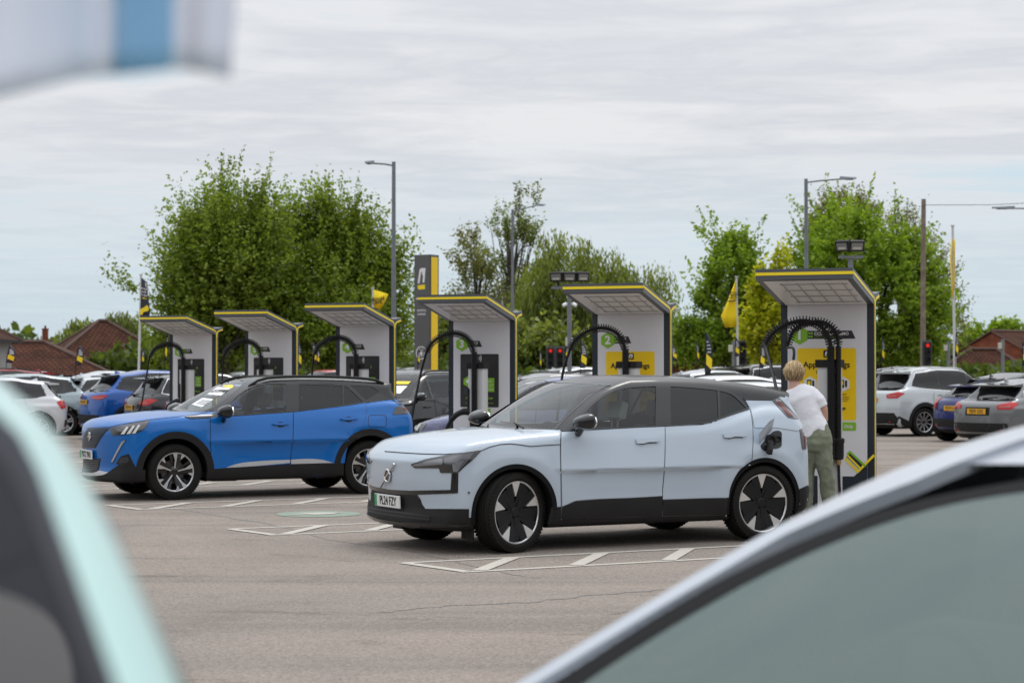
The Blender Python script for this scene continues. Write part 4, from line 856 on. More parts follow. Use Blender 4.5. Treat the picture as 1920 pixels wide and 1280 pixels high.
    panel('fog_recess', H, A, [(444, 872), (486, 814), (538, 800), (560, 850), (530, 880), (486, 905)], M_INK, t, 12, 0.010, mirror=True, skirt=0)
    for o_ in range(4): panel('fog_bar', H, A, [(462 + o_ * 6, 852 - o_ * 12 + 20), (545, 842 - o_ * 12 + 20), (546, 838 - o_ * 12 + 20), (464 + o_ * 6, 847 - o_ * 12 + 20)], M_SLATE, t, 10, 0.013, mirror=True, skirt=0.003)
    panel('lower_grille', H, A, [(94, 842), (290, 832), (270, 945), (224, 966), (104, 956)], M_INK, t, 14, 0.005)
    for o_ in range(5): panel('grille_bar', H, A, [(98, 858 + o_ * 20), (284 - o_ * 5, 850 + o_ * 20), (283 - o_ * 5, 856 + o_ * 20), (98, 866 + o_ * 20)], M_SLATE, t, 12, 0.012, skirt=0.006)
    panel('skid_plate', H, A, smooth_poly([(78, 946, 1), (106, 956), (224, 967), (282, 944, 1), (366, 960, 1), (320, 984), (200, 994), (76, 970, 1)], 2), mat('satin_silver', (0.62, 0.62, 0.63), 0.3, metal=0.6), t, 12, 0.014)
    panel('wing_trim', H, A, [(1064, 448), (1300, 430), (1345, 408), (1420, 420), (1420, 456), (1300, 460), (1120, 468)], M_GLOSSBLK, t, 12, 0.008, mirror=True)
    plate(t, 'PX72 YNU', (-0.872, 0, 0.55), 0, M_PLATEW, True, rad(-2))
    # tail and roof
    panel('tail_light', H, B, rounded([(1644, 346), (1742, 338), (1762, 388), (1748, 410), (1700, 414), (1612, 418)], 6), M_SMOKELENS, t, 11, 0.008, mirror=True)
    panel('lamp_rows', H, B, [(1700, 362), (1746, 358), (1752, 376), (1720, 384)], mat('dim_red', (0.16, 0.025, 0.02), 0.25), t, 10, 0.011, mirror=True, skirt=0.003)
    panel('c_pillar_trim', H, B, [(1500, 212), (1590, 268), (1640, 296), (1700, 328), (1680, 334), (1600, 280), (1384, 312), (1345, 302)], M_GLOSSBLK, t, 12, 0.004, mirror=True)
    rw = Frame('rear', x=3.5)
    panel('rear_window', H, rw, rounded([(-0.60, 1.10), (0.60, 1.10), (0.52, 1.36), (-0.52, 1.36)], 0.05), G_BG, t, 0.07, 0.006, skirt=0)
    panel('rear_bumper', H, rw, [(-0.8, 0.26), (0.8, 0.26), (0.8, 0.55), (-0.8, 0.55)], M_BLACKPL, t, 0.08, 0.006)
    b = MB()
    for sd in (-1, 1):
        xs = np.linspace(1.05, 2.92, 16); O = np.c_[xs, np.full(16, sd * 0.60), np.full(16, 2.0)]; P, ok = H.cast(O, np.tile([0, 0, -1.0], (16, 1)), 1.5)
        b.tube([(p[0], p[1], p[2] + 0.04 * min(1, 4 * math.sin(math.pi * i / 15))) for i, p in enumerate(P)], 0.018, 8)
        b.build('roof_rail', M_BLACKPL, t, 50); b = MB()
    for sd in (-1, 1): mirror_unit(t, H, 0.62, 1.085, 0.985, M_GLOSSBLK, 0.24, 0.17, sd)
    for wx, sd, st in ((0.0, -1, rad(2)), (0.0, 1, rad(2)), (2.605, -1, 0), (2.605, 1, 0)): wheel(t, (wx, sd * 0.76, H.R), 0.345, 0.240, 0.215, 'fan5', sd, st, rad(81))
    # price cards behind the windscreen
    cards = [(rounded([(1272, 246), (1368, 176), (1492, 184), (1402, 256)], 4), M_WHITE), (rounded([(1130, 338), (1232, 275), (1334, 288), (1226, 362)], 4), M_WHITE), ([(1418, 162), (1508, 156), (1514, 178), (1492, 192), (1462, 178), (1424, 174)], M_YELLOW), ([(1262, 262), (1390, 258), (1340, 282), (1240, 272)], M_SLATE)]
    for c_, m_ in cards: panel('price_card', H, A, c_, m_, t, 12, 0.006, skirt=0.002)
    # price figures on the upper card
    O, D, L = A.rays(np.array([(1332, 214), (1440, 214), (1332, 195), (1385, 216)])); P, ok = H.cast(O, D, L, 90)
    xd = Vector(P[1] - P[0]).normalized(); n = Vector(H.grad(P[3:4])[0]); yd = n.cross(xd).normalized()
    if yd.z < 0: yd = -yd
    xd = yd.cross(n).normalized()
    M = Matrix((xd, yd, n)).transposed().to_euler()
    text('price', '£13998', 0.105, M_INK, t, tuple(Vector(P[3]) + n * 0.009), M, sx=0.9, bold=0.002)
    for k in range(5):
        O, D, L = A.rays(np.array([(1160 + k * 5, 331 - k * 12), (1265 + k * 5, 343 - k * 12)]))
    panel('small_print', H, A, [(1200, 312), (1290, 322), (1284, 326), (1194, 316)], M_SLATE, t, 12, 0.009, skirt=0)
    panel('small_print', H, A, [(1180, 326), (1270, 336), (1264, 340), (1174, 330)], M_SLATE, t, 12, 0.009, skirt=0)
    panel('small_print', H, A, [(1220, 298), (1305, 307), (1299, 311), (1214, 302)], M_SLATE, t, 12, 0.009, skirt=0)
    cabin(t, 0.68, mat('grey_seat', (0.05, 0.05, 0.055), 0.8), 0.37)
    return t, H
BLC, BLH = build_blue_car()
# ------------------------------------------------------------------ charging stations
M_PANELW = mat('white_enamel', (0.76, 0.765, 0.80), 0.35, var=0.02)
M_SOFFIT = mat('soffit_grey', (0.78, 0.77, 0.77), 0.35)
M_POST = mat('post_grey_white', (0.58, 0.58, 0.58), 0.4, var=0.04)
M_STICK = mat('charcoal_sticker', (0.030, 0.029, 0.031), 0.4)
M_AMBER = mat('amber_sticker', (0.93, 0.62, 0.005), 0.4)
M_HOSE = mat('hose_black', (0.010, 0.010, 0.011), 0.5, spec=0.35)
M_BRASS = mat('brass', (0.45, 0.33, 0.18), 0.35, metal=0.9)
CH_ANG = rad(-21.7)
def hexa(c, r): return [(c[0] + r * math.sin(math.pi * k / 3), c[1] + r * math.cos(math.pi * k / 3)) for k in range(6)]
def rrect(u0, v0, u1, v1, r=0.02): return rounded([(u0, v0), (u1, v0), (u1, v1), (u0, v1)], r, 4)
def flat(b, poly, n, mi=0):
    """thin sheet on the face of the panel"""
    b.prism(poly, -n, -n + 0.003, lambda u, v, d: (u, d, v), mi)
def band(b, pts, w, n, mi=0):
    L = [Vector(p) for p in pts]; A = []; B = []
    for i, p in enumerate(L):
        d0 = (p - L[i - 1]).normalized() if i else (L[1] - p).normalized(); d1 = (L[i + 1] - p).normalized() if i < len(L) - 1 else d0
        m = (Vector((-d0.y, d0.x)) + Vector((-d1.y, d1.x))).normalized(); s_ = 1 / max(0.4, m.dot(Vector((-d0.y, d0.x)))); A.append(p + m * w / 2 * s_); B.append(p - m * w / 2 * s_)
    for i in range(len(L) - 1): b.prism([tuple(A[i]), tuple(A[i + 1]), tuple(B[i + 1]), tuple(B[i])], -n, -n + 0.003, lambda u, v, d: (u, d, v), mi)
def ftext(par, s, size, m, u, v, align='CENTER', bold=0.0, sx=1.0, n=0.0075): text('lettering', s, size, m, par, (u, -n, v), (math.pi / 2, 0, 0), align, sx, bold, 0.0005)
def coil(b, path, r, rt, turns, n=5):
    P = [Vector(p) for p in path]; L = [0]
    for i in range(1, len(P)): L.append(L[-1] + (P[i] - P[i - 1]).length)
    out = []; N = int(turns * 10); a = None
    for k in range(N + 1):
        s = L[-1] * k / N; i = max(j for j in range(len(L)) if L[j] <= s + 1e-9); i = min(i, len(P) - 2); f = (s - L[i]) / max(L[i + 1] - L[i], 1e-9)
        p = P[i].lerp(P[i + 1], f); t = (P[i + 1] - P[i]).normalized()
        a = (t.orthogonal() if a is None else a - t * a.dot(t)).normalized(); q = t.cross(a); th = 2 * math.pi * turns * k / N; out.append(p + (a * math.cos(th) + q * math.sin(th)) * r)
    b.tube(out, rt, n)
def bez(p, n=14):
    P = [Vector(q) for q in p]; o = []; m = len(P)
    for i in range(m - 1):
        p0 = P[max(i - 1, 0)]; p1 = P[i]; p2 = P[i + 1]; p3 = P[min(i + 2, m - 1)]
        for k in range(n):
            t = k / n; o.append(0.5 * ((2*p1) + (p2 - p0)*t + (2*p0 - 5*p1 + 4*p2 - p3)*t*t + (3*p1 - p0 - 3*p2 + p3)*t**3))
    return o + [P[-1]]
def charger(k, label, number, kind, cable, two=False):
    X = 4.0 - 1.98 * k; Y = 22 + 3.52 * k; c, s = math.cos(CH_ANG), math.sin(CH_ANG)
    t = thing('ev_charger', label, 'charger', (X - 0.525 * c, Y - 0.525 * s, 0), CH_ANG, 'row of charging stations')
    W2 = 0.525; Hh = 2.44; cd = 1.10; cr = 0.235
    b = MB(); b.box((0, 0.06, Hh / 2), (2 * W2, 0.12, Hh)); b.build('slab', M_NAVY, t)
    b = MB(); pf = [(-0.003, 0.30), (-0.003, 2.32), (-0.03, 2.385), (-0.09, 2.418)]
    V = []
    for u in (-0.448, 0.448):
        for (d, z) in pf: V.append((u, d, z))
    m = len(pf); b.add(V, [(i, i + 1, i + 1 + m, i + m) for i in range(m - 1)]); o = b.build('white_panel', M_PANELW, t, 60, fix=False)
    # canopy: wedge rising to the front
    b = MB()
    def cpt(u, d, top): f = d / cd; return (u, -d, Hh + cr * f + (0.0 if top else -0.118 + 0.005 * f))
    b.add([cpt(u, d, tp) for u in (-W2, W2) for d in (0, cd) for tp in (False, True)], [(0, 1, 3, 2), (4, 6, 7, 5), (0, 2, 6, 4), (1, 5, 7, 3), (2, 3, 7, 6), (0, 4, 5, 1)])
    cn = b.build('canopy', M_SLATE, t)
    b = MB(); b.add([(u, -d, Hh + cr * d / cd - 0.121 + 0.005 * d / cd) for u, d in ((-0.46, 0.03), (0.46, 0.03), (0.46, cd - 0.05), (-0.46, cd - 0.05))], [(0, 1, 2, 3)]); b.build('soffit', M_SOFFIT, cn, fix=False)
    b = MB(); sl = math.atan2(cr + 0.01, cd)
    for i in range(4): 
        d = 0.16 + 0.25 * i; b.box((0.06, -d, Hh + cr * d / cd - 0.124 + 0.005 * d / cd), (0.74, 0.014, 0.010), Matrix.Rotation(-sl, 3, 'X'))
    for i in range(5):
        u = -0.28 + 0.165 * i; d = 0.54; b.box((u, -d, Hh + cr * d / cd - 0.123 + 0.005 * d / cd), (0.014, 0.84, 0.010), Matrix.Rotation(-sl, 3, 'X'))
    b.build('soffit_grid', mat('grid_line_grey', (0.42, 0.42, 0.43), 0.5), cn)  # raised grid bars in their own grey
    b = MB(); z0 = Hh + cr
    b.box((0, -cd - 0.002, z0 - 0.052), (2 * W2 + 0.004, 0.006, 0.032))
    for sd in (-1, 1):
        b.add([(sd * (W2 + q), -d, Hh + cr * d / cd - h_) for q in (0, 0.004) for d, h_ in ((0.05, 0.062), (cd, 0.060), (cd, 0.030), (0.05, 0.032))], [(0, 1, 2, 3), (7, 6, 5, 4), (0, 4, 5, 1), (2, 6, 7, 3)])
        pts = [(0.05, Hh - 0.036), (0.0, Hh - 0.055), (-0.03, Hh - 0.09), (-0.045, Hh - 0.16), (-0.045, 0.02)]
        for i in range(4):
            (d0, za), (d1, zb) = pts[i], pts[i + 1]; w = 0.014
            dx, dz = d1 - d0, zb - za; l = math.hypot(dx, dz); nx, nz = -dz / l * w, dx / l * w
            b.add([(sd * (W2 + q), -(d + e * nx), z + e * nz) for q in (0, 0.005) for d, z, e in ((d0, za, 1), (d1, zb, 1), (d1, zb, -1), (d0, za, -1))], [(0, 1, 2, 3), (7, 6, 5, 4), (0, 4, 5, 1), (2, 6, 7, 3)])
        pts = [(-0.045, Hh - 0.19), (-0.06, Hh - 0.10), (-0.10, Hh - 0.055), (-0.28, Hh - 0.015)]
        for i in range(3):
            (d0, za), (d1, zb) = pts[i], pts[i + 1]; w = 0.012
            dx, dz = d1 - d0, zb - za; l = math.hypot(dx, dz); nx, nz = -dz / l * w, dx / l * w
            b.add([(sd * (W2 + q), -(d + e * nx), z + e * nz) for q in (0, 0.006) for d, z, e in ((d0, za, 1), (d1, zb, 1), (d1, zb, -1), (d0, za, -1))], [(0, 1, 2, 3), (7, 6, 5, 4), (0, 4, 5, 1), (2, 6, 7, 3)])
    b.build('yellow_trim', M_YELLOW, t)
    b = MB(); b.add([(u, d, z) for u in (-W2, W2) for d, z in ((0.08, Hh - 0.06), (0.08, Hh + 0.005), (0.30, Hh + 0.035), (0.30, Hh - 0.04))], [(0, 1, 2, 3), (7, 6, 5, 4), (0, 4, 5, 1), (1, 5, 6, 2), (2, 6, 7, 3), (3, 7, 4, 0)]); b.build('rear_canopy', M_SLATE, t)
    # dark foot with chevrons
    b = MB(); flat(b, [(-0.447, 0.02), (0.447, 0.02), (0.447, 0.57), (0.38, 0.50), (0.30, 0.42), (-0.25, 0.42), (-0.33, 0.50), (-0.447, 0.40)], 0.0065); b.build('foot_panel', M_NAVY, t)
    b = MB()
    band(b, [(0.525, 0.66), (0.345, 0.475), (0.20, 0.62)], 0.026, 0.0105); band(b, [(0.222, 0.660), (0.370, 0.512)], 0.020, 0.0105)
    band(b, [(-0.525, 0.60), (-0.36, 0.44), (-0.30, 0.50)], 0.026, 0.0105); band(b, [(-0.30, 0.02), (-0.30, 0.42)], 0.05, 0.0095)
    b.build('chevron', M_YELLOW, t)
    b = MB(); flat(b, [(0.215, 0.64), (0.36, 0.50), (0.41, 0.545), (0.26, 0.685)], 0.0080); b.build('chevron_ground', M_NAVY, t)
    b = MB(); band(b, [(0.228, 0.664), (0.255, 0.69), (0.43, 0.535)], 0.022, 0.0110); b.build('green_chevron', M_LIME, t)
    # number hexagon and plug label
    b = MB(); flat(b, hexa((-0.31, 1.985), 0.105), 0.0075); b.build('number_badge', M_LIME, t); ftext(t, number, 0.15, M_WHITE, -0.31, 1.985, bold=0.006, n=0.0115)
    ue = 0.32 if two else 0.01
    b = MB(); flat(b, [(-0.22, 1.945), (ue, 1.945), (ue - 0.04, 2.035), (-0.22, 2.035)], 0.0055); b.build('plug_label', M_STICK, t)
    ftext(t, 'CCS', 0.048, M_WHITE, -0.145, 2.0, 'LEFT', 0.001, n=0.0095); ftext(t, 'Connector', 0.018, M_LIME, -0.145, 1.968, 'LEFT', n=0.0095)
    if two: ftext(t, 'CHAdeMO', 0.046, M_WHITE, 0.03, 2.0, 'LEFT', 0.001, n=0.0095); ftext(t, 'Connector', 0.018, M_LIME, 0.03, 1.968, 'LEFT', n=0.0095)
    b = MB()
    for dz in (0.018, -0.018):
        for du in (-0.014, 0.014): flat(b, [(-0.185 + du + 0.013 * math.cos(2*math.pi*i/10), 1.99 + dz + 0.013 * math.sin(2*math.pi*i/10)) for i in range(10)], 0.0090)
    b.build('plug_icon', M_LIME, t)
    # information sheet
    if kind == 'app':
        b = MB(); flat(b, rrect(-0.335, 1.04, 0.325, 1.84, 0.03), 0.0055); sh = b.build('info_sheet', M_AMBER, t)
        ftext(sh, 'App Bookings', 0.094, M_INK, -0.005, 1.655, bold=0.0016, n=0.0095); ftext(sh, 'Get started', 0.052, M_INK, -0.005, 1.575, bold=0.0006, n=0.0095)
        b = MB(); flat(b, rrect(-0.04, 1.735, 0.045, 1.82, 0.015), 0.0085); lg = b.build('logo_tile', M_INK, sh)
        b = MB(); flat(b, [(-0.025, 1.765), (-0.012, 1.805), (0.032, 1.805), (0.028, 1.765), (0.012, 1.765), (0.014, 1.788), (0.0, 1.788), (-0.006, 1.765)], 0.0115); b.build('logo', M_WHITE, sh)
        b = MB(); flat(b, [(-0.022, 1.748), (0.026, 1.752), (0.026, 1.760), (-0.022, 1.757)], 0.0115); b.build('logo_bar', M_YELLOW, sh)
        for u in (-0.19, 0.18):
            b = MB(); flat(b, hexa((u, 1.44), 0.085), 0.0090); b.build('icon_ground', M_WHITE, sh)
            b = MB(); flat(b, rrect(u - 0.038, 1.40, u + 0.012, 1.49, 0.008), 0.012); flat(b, [(u + 0.024, 1.41), (u + 0.045, 1.41), (u + 0.045, 1.48), (u + 0.024, 1.48)], 0.012); b.build('icon', M_INK, sh)
            b = MB(); flat(b, [(u - 0.028, 1.43), (u + 0.004, 1.43), (u + 0.004, 1.475), (u - 0.028, 1.475)], 0.0145); b.build('icon_screen', M_YELLOW, sh)
            ftext(sh, 'Plug in' if u > 0 else 'Book', 0.03, M_INK, u, 1.33, n=0.0095)
            b = MB()
            for j in range(3): flat(b, [(u - 0.07, 1.295 - j * 0.022), (u + 0.07 - 0.02 * (j == 2), 1.295 - j * 0.022), (u + 0.07 - 0.02 * (j == 2), 1.299 - j * 0.022), (u - 0.07, 1.299 - j * 0.022)], 0.0090)
            b.build('small_print', M_INK, sh)
        ftext(sh, 'Click', 0.045, M_INK, -0.075, 1.175, 'RIGHT', 0.001, n=0.0095); ftext(sh, 'charge', 0.045, M_INK, 0.21, 1.175, 'RIGHT', 0.001, n=0.0095)
        b = MB(); flat(b, rrect(0.02, 0.925, 0.325, 1.02, 0.018), 0.0055); gt = b.build('green_tag', M_LIME, t); ftext(gt, 'Only', 0.05, M_WHITE, 0.29, 0.97, 'RIGHT', 0.0012, n=0.0095)
    else:
        b = MB(); flat(b, rrect(-0.335, 1.06, 0.275, 1.84, 0.02), 0.0055); sh = b.build('info_sheet', M_STICK, t)
        ftext(sh, 'Tap & ', 0.088, M_WHITE, 0.02, 1.665, 'RIGHT', 0.002, n=0.0095); ftext(sh, 'go', 0.088, M_LIME, 0.05, 1.665, 'LEFT', 0.001, n=0.0095); ftext(sh, 'Get started', 0.048, M_LIME, 0.09, 1.575, 'RIGHT', 0.001, n=0.0095)
        b = MB()
        for j in range(3):
            r = 0.012 + 0.016 * j; band(b, [(-0.045 + r * math.cos(a), 1.775 + 1.6 * r * math.sin(a)) for a in np.linspace(-0.8, 0.8, 6)], 0.008, 0.0090)
        b.build('wave_icon', M_WHITE, sh)
        for u in (-0.215, -0.02):
            b = MB(); flat(b, hexa((u, 1.435), 0.078), 0.0085); b.build('icon_ground', M_LIME, sh)
            b = MB(); flat(b, [(u + 0.028 * math.cos(2*math.pi*i/14), 1.44 + 0.028 * math.sin(2*math.pi*i/14)) for i in range(14)], 0.0115); b.build('icon', M_WHITE, sh)
            b = MB()
            for j in range(3): flat(b, [(u - 0.06, 1.315 - j * 0.025), (u + 0.06, 1.315 - j * 0.025), (u + 0.06, 1.322 - j * 0.025), (u - 0.06, 1.322 - j * 0.025)], 0.0085)
            b.build('small_print', M_SLATE, sh)
        b = MB(); flat(b, rrect(0.07, 1.285, 0.205, 1.49, 0.008), 0.0085); gb = b.build('green_box', M_LIME, sh)
        ftext(gb, 'Contactless', 0.022, M_WHITE, 0.137, 1.39, n=0.012); ftext(gb, 'only', 0.022, M_WHITE, 0.137, 1.36, n=0.012)
        b = MB(); band(b, [(0.105, 1.45), (0.17, 1.45)], 0.006, 0.0115); band(b, [(0.105, 1.43), (0.17, 1.43)], 0.006, 0.0115); band(b, [(0.085, 1.32), (0.19, 1.32)], 0.008, 0.0115); b.build('box_print', M_WHITE, gb)
        b = MB(); band(b, [(0.03, 1.28), (0.03, 1.50)], 0.004, 0.0085); b.build('divider', M_SLATE, sh)
        ftext(sh, 'Arnoldclark.com/charge', 0.044, M_LIME, -0.03, 1.195, bold=0.001, n=0.0095)
        b = MB(); band(b, [(-0.25, 1.12), (-0.06, 1.12)], 0.007, 0.0085); band(b, [(0.0, 1.12), (0.19, 1.12)], 0.007, 0.0085); b.build('small_print', M_LIME, sh)
        b = MB(); flat(b, rrect(-0.06, 0.95, 0.145, 1.04, 0.004), 0.0055); gt = b.build('green_tag', M_LIME, t); ftext(gt, 'charge', 0.05, M_WHITE, 0.135, 0.995, 'RIGHT', 0.0012, n=0.0095)
    # column with cable sleeve
    pu, pn = (0.12, -0.40) if two else (0.105, -0.38)
    e = empty('cable_post', t)
    b = MB(); w = 0.24; b.prism(rounded([(pu - w / 2, pn - 0.10), (pu + w / 2, pn - 0.10), (pu + w / 2, pn + 0.10), (pu - w / 2, pn + 0.10)], 0.03), 0.0, 1.63, lambda u, v, d: (u, v, d)); b.build('column', M_POST, e, 50)
    b = MB(); b.box((pu, pn, 1.668), (0.275, 0.24, 0.085), None, 0, 0.008); b.build('cap', M_BLACKPL, e)
    b = MB(); b.prism([(pu - w / 2 - 0.006, 1.36), (pu - w / 2 + 0.03, 1.33), (pu - w / 2 + 0.03, 0.98), (pu - w / 2 - 0.006, 0.95)], pn - 0.106, pn + 0.02, lambda u, v, d: (u, d, v)); b.build('holster', M_BLACKPL, e)
    if kind == 'tap' and not two:
        b = MB(); b.tube(bez([(pu - 0.10, pn - 0.08, 1.0), (pu - 0.20, pn - 0.10, 1.0), (pu - 0.32, pn - 0.13, 0.93), (pu - 0.42, pn - 0.15, 0.78), (pu - 0.45, pn - 0.14, 0.60)], 6), [0.05] * 7 + [0.042] * 8 + [0.026] * 10, 10); b.build('plug', M_HOSE, e, 50)
    ends = []
    for j in range(2 if two else 1):
        hu = pu + ((0.045, 0.12)[j] if two else 0.0); hn = pn - 0.145 + 0.03 * j
        b = MB(); z0, z1 = (0.70, 1.86); prof = []; nr = 58; R0 = 0.046 if not j else 0.034
        for i in range(nr):
            z = z0 + (z1 - z0) * i / nr; dz = (z1 - z0) / nr; prof += [(R0 * 0.80, z), (R0 * 0.82, z + dz * 0.3), (R0, z + dz * 0.4), (R0, z + dz * 0.85)]
        b.lathe(prof, 14, 'z', (hu, hn, 0)); b.build('cable_sleeve', M_HOSE, e)
        b = MB(); b.lathe([(0.02, 0.62), (0.05, 0.63), (0.058, 0.66), (0.058, 0.80), (0.066, 0.81), (0.066, 0.85), (0.05, 0.86)], 18, 'z', (hu, hn, 0)); b.build('sleeve_clamp', M_HOSE, e, 40)
        b = MB(); b.lathe([(0.0, 0.565), (0.026, 0.57), (0.03, 0.60), (0.03, 0.625)], 16, 'z', (hu, hn, 0)); b.build('brass_gland', M_BRASS, e, 40)
        if two and j == 1: path = bez([(hu, hn, 1.84), (hu - 0.02, hn, 2.0), (hu - 0.14, hn - 0.02, 2.11), (hu - 0.30, hn - 0.04, 2.12), (hu - 0.46, hn - 0.06, 2.05), (hu - 0.52, hn - 0.08, 1.93), (hu - 0.545, hn - 0.10, 1.84)])
        elif two: path = bez([(hu, hn, 1.84), (hu - 0.03, hn, 1.97), (hu - 0.14, hn, 2.09), (hu - 0.31, hn - 0.02, 2.135), (hu - 0.52, hn - 0.05, 2.08), (hu - 0.65, hn - 0.07, 1.98), (hu - 0.71, hn - 0.08, 1.88)])
        else: path = bez([(hu, hn, 1.84), (hu - 0.03, hn, 1.94), (hu - 0.12, hn, 2.07), (hu - 0.30, hn - 0.02, 2.135), (hu - 0.50, hn - 0.05, 2.09), (hu - 0.64, hn - 0.08, 1.99), (hu - 0.71, hn - 0.10, 1.86)])
        b = MB(); b.tube(path, 0.021 if not j else 0.017, 10); b.build('swing_arm', M_HOSE, e, 50)
        b = MB(); coil(b, path[4:], 0.050 if not j else 0.044, 0.0065, 34 if not two else 30); b.build('spring', M_HOSE, e, 50)
        ends.append(path[-1])
        b = MB(); b.tube(bez([(hu, hn, 0.60), (hu + 0.005, hn + 0.01, 0.35), (hu + 0.02, hn + 0.02, 0.10), (hu + 0.0, hn + 0.05, 0.02)], 6), 0.016, 8); b.build('feed_cable', M_HOSE, e, 50)
    for j, cb in enumerate(cable):
        b = MB(); b.tube(bez([ends[j]] + [Vector(q) for q in cb]), 0.017 if not j else 0.015, 10); o = b.build('charging_cable', M_HOSE, t, 50)
    if kind == 'app' or k in (3, 4, 5):
        b = MB(); b.tube([(-0.02, -0.40, Hh + cr * 0.36), (-0.02, -0.40, Hh + cr * 0.36 + 0.085)], 0.014, 10); b.tube([(-0.02, -0.40, Hh + cr * 0.36 + 0.085), (-0.02, -0.40, Hh + cr * 0.36 + 0.10)], 0.03, 12); b.build('aerial', M_WHITE, t)
    return t
def wcable(k, pts):
    """world points -> the charger's own frame"""
    X = 4.0 - 1.98 * k; Y = 22 + 3.52 * k; c, s = math.cos(CH_ANG), math.sin(CH_ANG); ox, oy = X - 0.525 * c, Y - 0.525 * s
    return [((x - ox) * c + (y - oy) * s, -(x - ox) * s + (y - oy) * c, z) for x, y, z in pts]
def wp(px, py, D): return ((px - 960) / F_PX * D, D, CAM_H + (YH - py) / F_PX * D)
CL = [(-0.73, -0.50, 1.6), (-0.76, -0.55, 1.3), (-0.80, -0.60, 0.95), (-0.86, -0.62, 0.80)]
charger(0, 'nearest charger with yellow sheet and two hoses, beside the woman', '1', 'app', [wcable(0, [wp(1449, 700, 21.0), wp(1456, 733, 20.6), wp(1466, 790, 20.4), wp(1478, 830, 20.3)]), wcable(0, [wp(1488, 655, 21.2), wp(1487, 690, 21.1), wp(1486, 760, 20.9), wp(1500, 815, 20.8)])], True)
charger(1, 'charger numbered 2 with yellow sheet, above the pale blue car', '2', 'app', [[(-0.74, -0.50, 1.6), (-0.77, -0.55, 1.3), (-0.80, -0.60, 0.9), (-0.86, -0.62, 0.4)]])
charger(2, 'charger numbered 3 with charcoal sheet, in front of the tall grey totem sign', '3', 'tap', [[(-0.74, -0.50, 1.6), (-0.79, -0.55, 1.3), (-0.84, -0.60, 0.95), (-0.90, -0.62, 0.55)]])
charger(3, 'charger numbered 4 with charcoal sheet, behind the rear of the blue car', '4', 'tap', [[(-0.70, -0.50, 1.6), (-0.69, -0.55, 1.3), (-0.67, -0.60, 0.9)]])
charger(4, 'charger numbered 5 with charcoal sheet, above the roof front of the blue car', '5', 'tap', [[(-0.70, -0.50, 1.6), (-0.68, -0.55, 1.3), (-0.66, -0.60, 0.9)]])
charger(5, 'farthest charger with charcoal sheet, at the left end of the charger row', '6', 'tap', [CL])
